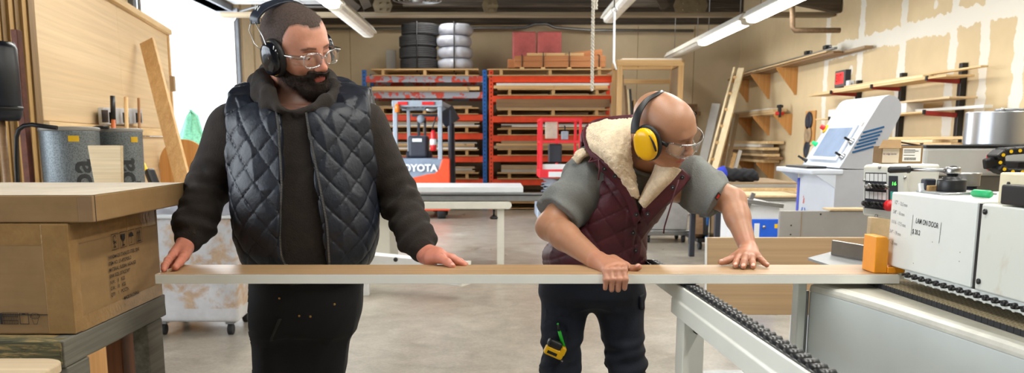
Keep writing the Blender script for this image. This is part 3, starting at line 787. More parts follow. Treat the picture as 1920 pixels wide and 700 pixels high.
# ================================================================== red scissor lift
SY = 14.2
sx = lambda p: HX(p, SY); sz = lambda p: HZ(p, SY)
m_lred = plain('lift_red', (226, 44, 56), .4)
t = thing('scissor_lift', 'small red scissor lift with a tall guard cage by the orange rack', 'lift', (sx(1045), SY + .5, 0))
x0, x1, y0, y1 = sx(1015), sx(1088), SY, SY + .9
zt, zm, zd = sz(224), sz(266), sz(318)
for x, y in ((x0, y0), (x1, y0), (x0, y1), (x1, y1), ((x0 + x1) / 2, y1)): MB().box(x - .022, x + .022, y - .022, y + .022, zd, zt).build('post', m_lred, t, .004)
for z in (zt, zm):
    mb = MB()
    for a, b in (((x0, y0), (x1, y0)), ((x0, y0), (x0, y1)), ((x1, y0), (x1, y1)), ((x0, y1), (x1, y1))): mb.bar((a[0], a[1], z), (b[0], b[1], z), .04, .04)
    mb.build('rail', m_lred, t, .003)
B(x0 - .03, x1 + .03, y0 - .03, y1 + .03, sz(334), sz(318)).build('platform', m_lred, t, .01)
B(x0, x1, y0 + .0, y0 + .02, sz(318), sz(308)).build('toe_board', m_white, t, .003)
B(x0 + .12, x1 - .2, y0 - .04, y0 - .031, sz(332), sz(322)).build('placard', m_white, t)
B(x0 + .08, x0 + .28, y0 + .3, y0 + .33, sz(260), sz(228)).build('notice_board', plain('notice', (206, 190, 172), .6), t, .004)
B(x0 + .12, x0 + .34, y0 + .05, y0 + .2, sz(306), sz(270)).build('battery_case', m_fdark, t, .03, segs=3)
B(sx(1053), sx(1066), y0 + .03, y0 + .12, sz(262), sz(246)).build('control_box', m_fgrey, t, .01)
MB().tube([(sx(1060), y0 + .08, sz(246)), (sx(1059), y0 + .08, sz(236))], .012, 8).build('joystick', m_black, t)
for y in (y0 + .1, y1 - .1):
    mb = MB()
    for z in (.36, .49, .62): mb.bar((x0 + .05, y, z), (x1 - .05, y, z + .12), .03, .05); mb.bar((x1 - .05, y, z), (x0 + .05, y, z + .12), .03, .05)
    mb.build('scissor_arm', m_fgrey, t)
B(x0 - .06, x1 + .06, y0 - .05, y1 + .05, .1, .34).build('chassis', m_fgrey, t, .03, segs=3)
for x in (x0 + .05, x1 - .05):
    for y in (y0 + .08, y1 - .08): MB().cyl((x - .06, y, .11), (x + .06, y, .11), .11, 18).build('wheel', m_rubber, t, .01)

# ================================================================== open wooden cabinet frame and boards in it
CY = 16.4
cx_ = lambda p: HX(p, CY); cz_ = lambda p: HZ(p, CY)
t = thing('storage_frame', 'tall open pine storage frame standing right of the orange rack', 'shelving frame', (cx_(1217), CY + .35, 0))
for p in (1160, 1273):
    B(cx_(p) - .045, cx_(p) + .045, CY, CY + .09, 0, cz_(124)).build('post', m_pineZ, t, .004)
    B(cx_(p) - .045, cx_(p) + .045, CY + .75, CY + .84, 0, cz_(124)).build('post', m_pineZ, t, .004)
B(cx_(1155), cx_(1278), CY - .01, CY + .08, cz_(124), cz_(112)).build('top_rail', m_pine, t, .004)
B(cx_(1155), cx_(1278), CY + .76, CY + .85, cz_(124), cz_(112)).build('top_rail', m_pine, t, .004)
for p in (1160, 1273): B(cx_(p) - .045, cx_(p) + .045, CY + .081, CY + .758, cz_(124), cz_(112)).build('side_rail', m_pine, t, .004)
B(cx_(1162), cx_(1271), CY + .79, CY + .83, cz_(152), cz_(143)).build('back_rail', m_pine, t, .004)
B(cx_(1268), cx_(1271), CY + .1, CY + .74, .1, cz_(126)).build('side_panel', m_mdf, t, .002)
o = B(0, 1.1, -.02, .5, 0, .03).build('white_sheet', m_whiteb, None, .003); o.location = (cx_(1164), CY + .1, cz_(112) + .001); tag(o, 'white sheet lying on top of the pine storage frame', 'sheet')
spec = [(1166, 1170, 140, m_mdf, 'brown'), (1171, 1176, 160, m_brownb, 'dark brown'), (1177, 1180, 168, m_paleZ, 'pale'), (1181, 1187, 167, m_black, 'black'), (1190, 1193, 188, m_pineZ, 'short pine'), (1195, 1198, 196, m_mdf, 'shortest brown')]
for a, b, top, m, nm in spec:
    mb = MB().bar((cx_(b + 14), CY + .15, .015), (cx_(a + 2), CY + .42, cz_(top)), .045, .3)
    tag(centre(mb.build('leaning_board', m, None, .003)), '%s board leaning inside the pine storage frame' % nm, 'board')
# small wooden square frame on the back wall
t = thing('hanging_frame', 'small brown wooden clamp frame on the back wall behind the bald man', 'frame', (HX(1300, 18.9), 18.9, HZ(215, 18.9)))
q = lambda a, b, c, d: B(HX(a, 18.9), HX(b, 18.9), 18.9, 18.95, HZ(d, 18.9), HZ(c, 18.9))
q(1285, 1305, 195, 201).build('frame_rail', m_brownb, t, .004); q(1299, 1305, 201, 232).build('frame_rail', m_brownb, t, .004); q(1290, 1312, 209, 216).build('frame_rail', m_brownb, t, .004)
# leaning boards in the back right corner
def lean(p0, p1, w, th, mat, label, name='leaning_board', lat=None):
    a = Vector(p0); b = Vector(p1); d = (b - a).normalized(); x = Vector((1, 0, 0)) if lat is None else Vector(lat); x = (x - d * x.dot(d)).normalized(); y = d.cross(x)
    vs = [p + x * sx_ * w / 2 + y * sy_ * th / 2 for p in (a, b) for sx_, sy_ in ((-1, -1), (1, -1), (1, 1), (-1, 1))]
    mb = MB().add(vs, [(0, 1, 2, 3), (7, 6, 5, 4), (0, 4, 5, 1), (1, 5, 6, 2), (2, 6, 7, 3), (3, 7, 4, 0)])
    return tag(centre(mb.build(name, mat, None, .003)), label, 'board')
lean((HX(1300, 15.9), 15.9, .02), H(1343, 195, 16.8), .16, .04, m_greyb, 'grey-white wide board leaning in the back right corner', lat=(1, -.5, 0))
t = thing('ladder_beam', 'tall pale lattice beam leaning against the back right corner', 'beam', tuple(H(1322, 470, 15.0)))
a = Vector(H(1310, 422, 15.2)); a.z = .02; b = Vector(H(1385, 128, 16.5)); d = (b - a).normalized()
xx = Vector((1, -.25, 0)); xx = (xx - d * xx.dot(d)).normalized()
for s_, w_ in ((-.075, .035), (.05, .12)):
    MB().bar(tuple(a + xx * s_), tuple(b + xx * s_), .0 + w_, .05).build('rail', m_paleZ, t, .004)
n = 9
for i in range(n):
    p = a.lerp(b, (i + .4) / n); MB().bar(tuple(p - xx * .06), tuple(p + xx * .0), .04, .05).build('rung', m_pine, t, .003)
for i, (p0, p1, m, lb) in enumerate((((1345, 15.6), (1372, 205, 17.2), m_brownb, 'thin dark board leaning just right of the lattice beam'), ((1352, 15.5), (1383, 215, 17.3), m_mdf, 'brown narrow board leaning right of the lattice beam'), ((1358, 15.4), (1388, 283, 16.6), m_whiteb, 'short white stick leaning at the lumber stack'), ((1352, 15.3), (1378, 288, 16.4), m_pineZ, 'short pine stick leaning at the lumber stack'))):
    lean((HX(p0[0], p0[1]), p0[1], .02), H(*p1), .07, .03, m, lb)

# ================================================================== plywood bracket shelves on the right wall
def bracket(y, z, d, h, label):
    mb = MB().prism([(XR - .002, z), (XR - d, z), (XR - d, z - .03), (XR - .03, z - h), (XR - .002, z - h)], 'Y', y - .01, y + .01)
    t = thing('shelf_bracket', label, 'bracket', (XR - .1, y, z - h)); mb.build('gusset', m_ply2, t, .002)
    B(XR - .04, XR - .002, y + .011, y + .045, z - h, z).build('cleat', m_ply2, t, .002)
for y, lb in ((15.3, 'nearest'), (16.8, 'middle'), (18.2, 'farthest')): bracket(y, 2.60, .37, .46, '%s triangular plywood bracket of the top wall shelf' % lb)
for y, lb in ((15.45, 'nearest'), (16.7, 'middle'), (17.9, 'farthest')): bracket(y, 1.82, .33, .36, '%s triangular plywood bracket of the middle wall shelf' % lb)
for y, lb in ((16.3, 'nearer'), (17.6, 'farther')): bracket(y, .96, .34, .36, '%s triangular plywood bracket under the low lumber stack' % lb)
def plank(x, y0, y1, z, w, h, mat, label, cat='board', name='long_board', dx=0.0, dz=0.0):
    mb = MB().bar((0, -(y1 - y0) / 2, h / 2), (dx, (y1 - y0) / 2, h / 2 + dz), w, h); o = mb.build(name, mat, None, min(.003, h / 4)); o.location = (x, (y0 + y1) / 2, z)
    return tag(o, label, cat)
plank(4.93, 12.9, 18.7, 2.603, .13, .03, m_brownb, 'dark long board on the top wall shelf, nearest the room')
plank(5.08, 12.2, 18.6, 2.603, .12, .035, m_mdf, 'brown long board sticking far out over the top wall shelf')
plank(4.98, 13.2, 18.7, 2.645, .22, .025, m_pineY, 'pale long board lying over the others on the top wall shelf')
plank(4.93, 13.0, 18.2, 2.672, .05, .03, m_galv, 'grey metal bar clamp rail on the top wall shelf')
for y, lb in ((13.3, 'nearer'), (14.1, 'farther')):
    t = thing('bar_clamp', '%s black bar clamp head on the top wall shelf' % lb, 'clamp', (4.95, y, 2.7))
    MB().box(4.89, 4.99, y, y + .12, 2.705, 2.76).build('clamp_jaw', m_black, t, .01); MB().cyl((4.94, y - .1, 2.73), (4.94, y, 2.73), .012, 8).build('screw', m_steel, t)
for i, (x, a, b, m, lb) in enumerate(((4.95, 15.5, 18.3, m_pineY, 'front'), (5.08, 15.8, 18.3, m_whiteb, 'rear'))): plank(x, a, b, 1.822, .12, .04, m, '%s lower board on the middle wall shelf' % lb)
plank(5.0, 15.6, 18.4, 1.863, .24, .05, m_pineY, 'thick pale upper board on the middle wall shelf')
plank(5.0, 15.9, 18.2, 1.915, .2, .02, m_whiteb, 'thin white board on top of the middle wall shelf')
t = thing('clamp', 'red and black clamp on the near end of the middle wall shelf', 'clamp', (4.95, 15.45, 1.85))
MB().box(4.93, 4.97, 15.4, 15.5, 1.76, 1.98).build('clamp_frame', m_black, t, .01); MB().cyl((4.88, 15.44, 1.83), (5.02, 15.44, 1.83), .03, 12).build('handle', m_red, t); MB().cyl((4.9, 15.44, 1.95), (5.0, 15.44, 1.95), .025, 12).build('clamp_knob', m_black, t)
nm = ['lowest', 'second', 'third', 'fourth', 'fifth', 'sixth', 'topmost']
mm = [m_pineY, m_brownb, m_pineY, m_mdf, m_pineY, m_whiteb, m_pineY]
for i in range(7): plank(4.97 + rs.uniform(-.05, .03), 15.6 + rs.uniform(0, .5), 18.2, .965 + i * .056, .3 - .02 * (i % 3), .05, mm[i], nm[i] + ' board of the low lumber stack on the right wall')
# red lit sign with switch
t = thing('exit_sign', 'dark wall sign with a red lit panel on the taped wall', 'sign', (XR - .1, 13.1, 2.1))
z0s, z1s = HZ(163, 13.1), HZ(131, 13.1)
B(XR - .08, XR - .002, 13.0, 13.4, z0s, z1s).build('sign_box', m_fdark, t, .006)
m_dk = plain('sign_grey', (92, 88, 86), .5)
B(XR - .084, XR - .0805, 13.01, 13.39, z0s + .01, z1s - .01).build('face_frame', m_dk, t)
B(XR - .088, XR - .0845, 13.07, 13.35, z0s + .05, z1s - .035).build('lit_panel', emit('red_glow', (255, 50, 50), 1.2), t)
text_mb('EXIT', .15, M=plane_M((XR - .089, 13.345, z0s + .085), (0, -1, 0), (0, 0, 1)), sx=.72, bold=.004).build('lettering', plain('sign_letter', (110, 10, 14), .5), t)
t = thing('wall_switch', 'small white switch box just below the red lit sign', 'switch', (XR - .03, 12.6, 1.95))
B(XR - .09, XR - .002, 12.84, 12.95, HZ(165, 12.8), HZ(150, 12.8)).build('switch_box', m_white, t, .01); B(XR - .06, XR - .04, 12.83, 12.84, HZ(160, 12.8), HZ(155, 12.8)).build('toggle', m_greyb, t)
for y, z in ((12.3, HZ(160, 12.3)), (11.1, HZ(147, 11.1))): tag(centre(B(XR - .03, XR - .001, y - .03, y + .03, z - .03, z + .03).build('wall_hook', m_black, None, .005)), 'small black hook on the taped wall, %s' % ('nearer the red sign' if y > 12 else 'above the pile of boards'), 'hook')
# plate with three round discs, and sheets standing on the wall
t = thing('disc_board', 'narrow wooden wall board carrying three dark sanding discs', 'tool board', (XR - .05, 14.5, .7))
B(XR - .03, XR - .002, 14.28, 14.72, HZ(330, 14.5), HZ(208, 14.5)).build('backboard', m_ply2, t, .003)
for z, m in ((227, m_fdark), (253, m_mdf), (281, m_fdark)):
    MB().lathe([(0, .0), (.14, 0), (.15, .015), (.13, .03), (.05, .03), (.04, .02), (0, .02)], (XR - .035, 14.5, HZ(z, 14.5)), (-1, 0, 0), n=24).build('disc', m, t)
t = thing('picture_frame', 'small empty brown frame on the wall behind the white console', 'frame', (XR - .02, 13.4, 1.4))
mb = MB(); y0f, y1f, z0f, z1f = 13.2, 13.6, HZ(245, 13.4), HZ(206, 13.4)
mb.box(XR - .03, XR - .001, y0f, y1f, z1f - .04, z1f).box(XR - .03, XR - .001, y0f, y1f, z0f, z0f + .04).box(XR - .03, XR - .001, y0f, y0f + .04, z0f, z1f).box(XR - .03, XR - .001, y1f - .04, y1f, z0f, z1f)
mb.build('frame_edge', m_brownb, t)
lean((XR - .25, 14.0, .03), (XR - .05, 14.2, HZ(272, 14.0)), .9, .02, m_paleZ, 'pale plywood offcut standing against the wall behind the console', 'plywood_offcut', lat=(.1, 1, 0))

# ================================================================== cantilever rack with boards on the right wall
t = thing('cantilever_rack', 'black wall rack with red arms holding long boards', 'rack', (XR - .1, 10.5, .6))
armz = (2.03, 1.665, 1.30)
for y in (9.82, 11.25, 12.6):
    B(XR - .07, XR - .002, y - .035, y + .035, 0, 2.2).build('upright', m_black, t, .004)
    for z in armz: MB().bar((XR - .07, y, z - .03), (XR - .42, y, z - .005), .045, .05).build('arm', m_dred, t, .004); MB().box(XR - .44, XR - .42, y - .02, y + .02, z - .02, z + .03).build('arm_stop', m_black, t)
def jag(z, items, lvl):
    zz = z
    for i, (x, y0_, y1_, w, h, m, nmm, dx) in enumerate(items):
        plank(x, y0_, y1_, zz, w, h, m, '%s on the %s level of the cantilever rack' % (nmm, lvl), name='long_board', dx=dx); zz += h + .002
jag(2.025, [(4.9, 9.4, 13.6, .3, .02, m_pineY, 'wide bottom board', 0.03), (4.92, 9.9, 13.4, .2, .02, m_pineY, 'pale narrow board', -.03), (4.9, 10.1, 13.0, .12, .025, m_paleZ, 'slanted pale stick', .06), (4.98, 9.1, 12.5, .08, .02, m_pineY, 'long thin stick', -.05)], 'top')
jag(1.66, [(4.9, 9.8, 13.2, .3, .02, m_pineY, 'wide pale board', .02), (4.87, 10.3, 12.7, .2, .11, m_whiteb, 'stack-thick white block', 0), (4.9, 9.3, 12.6, .3, .02, m_ply, 'plywood sheet lying over the white block', .03)], 'middle')
plank(5.0, 9.0, 10.4, 1.685, .1, .03, m_whiteb, 'short white stick beside the white block on the cantilever rack', dx=-.08)
jag(1.295, [(4.92, 9.2, 13.4, .32, .04, m_pineY, 'thick pale board', .02), (4.9, 9.6, 13.0, .28, .03, m_paleZ, 'pale plank', 0), (4.95, 10.4, 12.8, .2, .03, m_pineY, 'narrow upper plank', .03)], 'lowest')
plank(4.85, 9.0, 11.0, 1.37, .1, .03, m_pineY, 'jagged short plank end on the lowest level of the cantilever rack', dx=.05)
# ================================================================== plywood partition on the left
PA = Vector((-3.12, 6.1, 0)); PBv = Vector((-3.85, 10.5, 0))
prz = math.atan2(-(PBv.x - PA.x), (PBv.y - PA.y))
def onp(px, py, off=0.0):
    """point of the partition's face (moved out by off) seen at px, py"""
    k = (PBv.x - PA.x) / (PBv.y - PA.y); Y = (PA.x + off - k * PA.y) / ((px - VX) / F - k); return H(px, py, Y)
t = thing('wall_partition', 'big beige plywood partition wall with tool rack, left of the bright doorway', 'partition', PA, prz); t['kind'] = 'structure'
Lp = (PBv - PA).length
def lb(x0, x1, y0, y1, z0, z1, nm, m, bv=.004): return B(x0, x1, y0, y1, z0, z1).build(nm, m, t, bv, world=False)
lb(-.1, 0, 0, 2.2, 1.49, 2.58, 'plywood_panel', m_ply); lb(-.1, 0, 2.204, Lp, 1.49, 2.58, 'plywood_panel', m_ply)
lb(-.1, 0, 0, 2.2, 0, 1.40, 'plywood_panel', m_ply); lb(-.1, 0, 2.204, Lp, 0, 1.40, 'plywood_panel', m_ply)
lb(-.13, .05, 0, Lp + .05, 2.58, 2.64, 'top_rail', m_pineY); lb(-.1, .035, 0, Lp, 1.405, 1.485, 'middle_rail', m_pineY); lb(-.1, .02, Lp + .001, Lp + .06, 0, 2.579, 'end_post', m_pineZ)
# tall boards standing at the far left
m_gold = wood('golden_edge', (166, 130, 76), (190, 154, 98), 'Z', 1, .6); m_gold2 = wood('dull_gold_edge', (118, 92, 56), (142, 112, 70), 'Z', 1, .6)
cols = [(m_gold, 'golden'), (m_gold2, 'brown')] * 2
for i in range(8):
    p = -8 + i * 12.2; Yb = 5.3 + .05 * i
    mb = MB().bar((HX(p + 26, Yb, 0), Yb, .02), (HX(p - 6, Yb + .25), Yb + .3, 3.2), .034 if i % 2 else .042, .08)
    tag(centre(mb.build('standing_board', cols[i % 4][0], None, .002)), '%s tall board standing on edge at the far left, %s' % (cols[i % 4][1], ['leftmost of the row', 'second in the row', 'third in the row', 'fourth in the row', 'fifth in the row', 'sixth in the row', 'seventh in the row', 'nearest the plywood partition'][i]), 'board')
t = thing('dust_drum', 'dark rounded drum behind a rusty post at the left edge', 'drum', (HX(8, 4.4), 4.4, 1.4))
xc = HX(6, 4.4); MB().lathe([(0, 1.46), (.08, 1.45), (.1, 1.48), (.1, 1.80), (.09, 1.83), (0, 1.84)], (xc, 4.4, 0), n=30).build('shell', plain('dark_blue_shell', (26, 32, 42), .35, var=.3), t)
MB().lathe([(.101, 1.5), (.104, 1.5), (.104, 1.52), (.101, 1.52)], (xc, 4.4, 0), n=30).build('band', m_black, t); MB().cyl((xc, 4.4, 0), (xc, 4.4, 1.47), .018, 14).build('stand', m_brownb, t)
MB().box(xc - .16, xc + .16, 4.25, 4.55, 0, .03).build('base_plate', m_black, t, .005)
o = B(HX(38, 4.6), HX(50, 4.6), 4.6, 4.65, 0, HZ(55, 4.6)).build('post', plain('rust_red', (98, 52, 34), .7, var=.3, scale=30), None, .003); tag(centre(o), 'reddish-brown post right of the dark drum at the left edge', 'post')
# grey hepa drums
m_drum = NT('woven_grey'); v = m_drum.map((1, 1, 1)); ch = m_drum.n('ShaderNodeTexVoronoi'); ch.inputs['Scale'].default_value = 130; m_drum.l(v, ch.inputs[0])
m_drum.color(m_drum.ramp(ch.outputs[0], [(0.1, lin((84, 92, 96))), (0.6, lin((128, 136, 140)))])); m_drum.set(.4, .3)
m_dtext = plain('print_dark', (46, 50, 54), .5)
def hepa(px0, px1, Y, ztop, label, txt_ang, ang2=None):
    x0, x1 = HX(px0, Y, 1.3), HX(px1, Y, 1.3); xc = (x0 + x1) / 2; R = (x1 - x0) / 2
    t = thing('air_cleaner', label, 'air cleaner', (xc, Y + R, 0))
    yc = Y + R
    MB().lathe([(R * .0, .06), (R * .84, .06), (R * .88, .1), (R, ztop - .02), (R, ztop - .012), (0, ztop - .01)], (xc, yc, 0), n=48).build('filter_drum', m_drum.m, t)
    MB().lathe([(R * .99, ztop - .014), (R * 1.03, ztop - .012), (R * 1.03, ztop + .002), (R * .9, ztop + .008), (0, ztop + .008)], (xc, yc, 0), n=48).build('lid', m_greyb, t)
    MB().lathe([(0, 0), (R * .9, 0), (R * .92, .06), (0, .06)], (xc, yc, 0), n=36).build('base', m_black, t)
    for ang in (txt_ang, ang2):
        if ang is None: continue
        mb = text_mb('hepa', .17, bold=.004); vs = []
        for x, y, z in mb.v:      # run the word up the curved side
            zz = .93 + x; a = ang - y / R; r_ = (R * (.88 + .12 * (zz - .1) / (ztop - .12))) + .002
            vs.append((xc + r_ * math.sin(a), yc - r_ * math.cos(a), zz))
        mb.v = vs; mb.build('printed_word', m_dtext, t)
    mb = MB(); n = 8; a0, a1 = (.40, .75) if px0 < 100 else (.9, 1.25)
    for i in range(n): 
        aa, ab = a0 + (a1 - a0) * i / n, a0 + (a1 - a0) * (i + 1) / n; r_ = R + .003
        mb.add([(xc + r_ * math.sin(aa), yc - r_ * math.cos(aa), ztop - .07), (xc + r_ * math.sin(ab), yc - r_ * math.cos(ab), ztop - .07), (xc + r_ * math.sin(ab), yc - r_ * math.cos(ab), ztop - .04), (xc + r_ * math.sin(aa), yc - r_ * math.cos(aa), ztop - .04)], [(0, 1, 2, 3)])
    mb.build('label', m_yellow, t)
    return t
hepa(53, 160, 4.6, HZ(240, 4.6), 'grey perforated air cleaner drum with yellow label, left one', 1.1)
hepa(163, 249, 4.9, HZ(243, 4.9), 'grey air cleaner drum printed hepa, right one behind pale wood', .98)
q = lambda a, b: tuple(H(a, b, 4.45))
o = MB().tube([tuple(H(37, 420, 4.45)), q(33, 348), q(31, 300), q(31, 258), q(35, 243), q(45, 236), q(60, 234), q(107, 240)], .0115, 10).build('handle_pipe', m_black); tag(centre(o), 'black bent pipe handle left of the air cleaner drums', 'pipe')
q = lambda a, b: tuple(H(a, b, 4.88)); o = MB().tube([q(170, 246), q(173, 241), q(180, 239), q(204, 239)], .009, 8).build('drum_handle', m_black); tag(centre(o), 'short black handle on top of the right air cleaner drum', 'handle')
Yw = 4.3
o = MB().prism([(HX(163, Yw), HZ(273, Yw)), (HX(226, Yw), HZ(273, Yw)), (HX(222, Yw), HZ(348, Yw)), (HX(215, Yw), .5), (HX(182, Yw), .5), (HX(171, Yw), HZ(348, Yw))], 'Y', Yw, Yw + .03).build('wood_offcut', wood('knotty_pale', (216, 188, 146), (236, 214, 176), 'X', .7, .6, knots=True), None, .003)
tag(centre(o), 'pale knotty tapered board standing in front of the drums', 'board')
o = MB().prism([(HX(150, Yw), 0), (HX(240, Yw), 0), (HX(240, Yw), .498), (HX(150, Yw), .498)], 'Y', Yw - .2, Yw + .2).build('crate', m_ply2, None, .006); tag(centre(o), 'low wooden crate under the tapered pale board', 'crate')
# tool rack on the partition
t = thing('tool_rack', 'steel tool holder rail screwed to the plywood partition', 'tool holder', onp(226, 218, .02))
a = onp(190, 218, .045); b = onp(262, 218, .045); MB().bar(tuple(a), tuple(b), .05, .14).build('rail', plain('pale_galvanised', (196, 200, 204), .4, .3), t, .006)
a2 = onp(191, 218, .072); b2 = onp(203, 218, .072); MB().bar(tuple(a2), tuple(b2), .003, .10).build('dark_slot', m_black, t)
for p in (211, 236, 260): c = onp(p, 220, .12); MB().cyl(tuple(c - np.array([0, 0, .05])), tuple(c + np.array([0, 0, .04])), .026, 12).build('clip', m_black, t)
def tool(px, top, grip, m, label, r=.017, foot=None):
    t = thing('hand_tool', label, 'tool', onp(px, 400, .13)); a = onp(px, top, .13); b = onp(px + 3, 420, .17); b[2] = .25
    c = a + (b - a) * grip
    MB().cyl(tuple(c), tuple(b), r, 10).build('shaft', m, t)
    if grip > 0: MB().cyl(tuple(a), tuple(c), r * 1.15, 10).build('grip', m_black, t)
    MB().prism([(b[0] - .12, .02), (b[0] + .12, .02), (b[0] + .1, .2), (b[0] + .02, .26), (b[0] - .02, .26), (b[0] - .1, .2)], 'Y', b[1] - .01, b[1] + .01).build('blade', m_galv, t, .003)
m_hand = plain('orange_handle', (186, 96, 46), .5)
tool(211, 180, .13, m_hand, 'orange-brown tool handle with black grip on the wall rail', .018)
tool(236, 182, 0, m_pineZ, 'plain wooden tool handle in the middle of the wall rail')
tool(260, 184, 0, plain('brown_handle', (150, 104, 60), .5), 'thin brown tool handle at the right end of the wall rail', .013)
for p in (305, 326): o = MB().cyl(tuple(onp(p, 311, 0)), tuple(onp(p, 311, .06)), .045, 14).build('wooden_peg', m_pineZ, None, .005); tag(centre(o), '%s small round wooden knob low on the plywood partition' % ('left' if p < 310 else 'right'), 'knob')
t = thing('broom', 'yellow and black broom leaning behind the right air cleaner drum', 'broom', H(290, 400, 6.3))
a = H(250, 273, 6.6); b = H(288, 350, 6.4); c = a + (b - a) * .2; e = H(312, 400, 6.3)
MB().cyl(tuple(a), tuple(c), .017, 10).build('grip', m_black, t); MB().cyl(tuple(c), tuple(e), .02, 10).build('handle', m_yellow, t)
MB().bar(tuple(H(279, 318, 6.45)), tuple(H(292, 352, 6.4)), .07, .06).build('brush', m_black, t, .02)
t = None
a = Vector(H(276, 78, 8.95)); b = Vector((HX(397, 7.6, 0), 7.6, .01)); lean(tuple(b), tuple(a), .15, .045, m_pineZ, 'long pale plank leaning against the plywood partition end', lat=(1, -.3, 0))
c = H(345, 308, 9.6); n = 20; R = .27
poly = [(c[0] + R * math.cos(a), c[2] + R * math.sin(a)) for a in np.linspace(0, PI, n)] + [(c[0] - R, 0.01), (c[0] + R, 0.01)]
o = MB().prism(poly, 'Y', 9.6, 9.63).build('round_board', m_ply2, None, .004); tag(centre(o), 'round-topped brown board standing in front of the doorway', 'board')
o = B(HX(328, 10.3), HX(336, 10.3), 10.25, 10.3, HZ(172, 10.3), HZ(143, 10.3)).build('cardboard_scrap', m_mdf, None, .003)
tag(centre(o), 'small brown scrap fixed at the end of the plywood partition', 'scrap')

# ================================================================== cartons on the worn bench
def cardboard(nm, c, c2):
    t = NT(nm); v = t.map(); n = t.noise(t.map((2, 2, 30)), 1.5, 3, .6); n2 = t.noise(v, 7, 4, .7)
    cc = t.ramp(n2, [(0.3, lin(c)), (0.7, lin(c2))]); t.color(t.mix(.25, cc, t.ramp(n, [(0.3, tuple(x * .8 for x in lin(c)[:3])), (0.7, lin(c2)[:3])])))
    t.set(.75); t.bump(n2, .15, .01); return t.m
m_card = cardboard('cardboard', (132, 102, 62), (154, 122, 80)); m_cardtop = cardboard('cardboard_pale', (204, 188, 164), (226, 212, 190)); m_card2 = cardboard('cardboard_dusty', (128, 100, 68), (148, 118, 82))
m_tape = plain('packing_tape', (150, 118, 76), .22, var=.12, scale=25, bump=.4, bscale=60); m_ink = plain('box_ink', (34, 30, 26), .8)
BX, BY0, BY1, BZ0, BZ1 = -.957, 1.93, 2.45, .916, 1.168
def crumple(o, amp, sc, cuts=14):
    import bmesh
    bm = bmesh.new(); bm.from_mesh(o.data); bmesh.ops.subdivide_edges(bm, edges=bm.edges, cuts=cuts, use_grid_fill=True)
    for v in bm.verts:
        p = v.co; d = sum(math.sin(p.dot(Vector(k)) * sc + f) for k, f in (((1.3, .4, 2), .5), ((-.7, 1.9, 1), 2), ((.3, -1.2, 2.6), 4))) / 3
        v.co += v.normal * d * amp
    bm.to_mesh(o.data); bm.free(); o.data.polygons.foreach_set('use_smooth', [False] * len(o.data.polygons)); return o
t = thing('carton', 'large closed cardboard sink carton with printing, standing on the worn bench', 'cardboard box', (-1.25, 2.19, BZ0))
o = B(-1.6, BX, BY0, BY1, BZ0, BZ1).build('carton_body', m_card, t, .004); crumple(o, .0004, 14)
B(-1.6, BX + .0006, BY0 - .0006, BY1 - .02, BZ1 - .048, BZ1 + .001).build('tape', m_tape, t, .0)
B(BX - .06, BX + .0012, BY0 - .0012, BY0 + .045, BZ0 + .001, BZ1 - .001).build('tape', m_tape, t, .002)
B(BX - .03, BX + .001, BY0 + .03, BY1, BZ0 + .0, BZ0 + .035).build('tape', m_tape, t)
B(BX - .03, BX + .0016, 2.24, 2.30, BZ1 - .05, BZ1 + .0015).build('tape', m_tape, t)
B(-1.6, BX - .06, BY0 - .0012, BY0 - .0006, BZ0 + .045, BZ0 + .0465).build('fold_line', m_ink, t)
B(BX + .0004, BX + .0012, BY0 + .05, BY1 - .01, BZ1 - .051, BZ1 - .050).build('fold_line', m_card2, t)
# printing on the right side
xq = BX + .0028; mb = MB()
def R4(mb, ya, yb, za, zb, w=.0012):
    for a, b, c, d in ((ya, yb, za, za + w), (ya, yb, zb - w, zb), (ya, ya + w, za, zb), (yb - w, yb, za, zb)): mb.add([(xq, a, c), (xq, b, c), (xq, b, d), (xq, a, d)], [(0, 1, 2, 3)])
def poly(mb, pts): mb.add([(xq, y, z) for y, z in pts], [tuple(range(len(pts)))])
ys = [2.142, 2.192, 2.242, 2.290]; zs0, zs1 = 1.082, 1.122
for y in ys: R4(mb, y, y + .039, zs0, zs1)
c = ys[0] + .0195; 
for k in range(10):
    a0, a1 = k * .5 - .2, (k + 1) * .5 - .2
    if k < 9: poly(mb, [(c + .006 * math.cos(a0), zs1 - .012 + .006 * math.sin(a0)), (c + .008 * math.cos(a0), zs1 - .012 + .008 * math.sin(a0)), (c + .008 * math.cos(a1), zs1 - .012 + .008 * math.sin(a1)), (c + .006 * math.cos(a1), zs1 - .012 + .006 * math.sin(a1))])
poly(mb, [(c - .001, zs0 + .008), (c + .001, zs0 + .008), (c + .001, zs1 - .018), (c - .001, zs1 - .018)]); poly(mb, [(c - .009, zs0 + .014), (c + .009, zs0 + .020), (c + .009, zs0 + .022), (c - .009, zs0 + .016)]); poly(mb, [(c - .009, zs0 + .021), (c + .009, zs0 + .014), (c + .009, zs0 + .016), (c - .009, zs0 + .023)]); poly(mb, [(c - .005, zs0 + .005), (c + .005, zs0 + .005), (c, zs0 + .012)])
c = ys[1] + .0195; poly(mb, [(c - .011, zs1 - .006), (c - .010, zs1 - .018), (c - .004, zs1 - .024), (c + .004, zs1 - .024), (c + .010, zs1 - .018), (c + .011, zs1 - .006)]); poly(mb, [(c - .0015, zs0 + .006), (c + .0015, zs0 + .006), (c + .0015, zs1 - .023), (c - .0015, zs1 - .023)]); poly(mb, [(c - .008, zs0 + .004), (c + .008, zs0 + .004), (c + .003, zs0 + .008), (c - .003, zs0 + .008)])
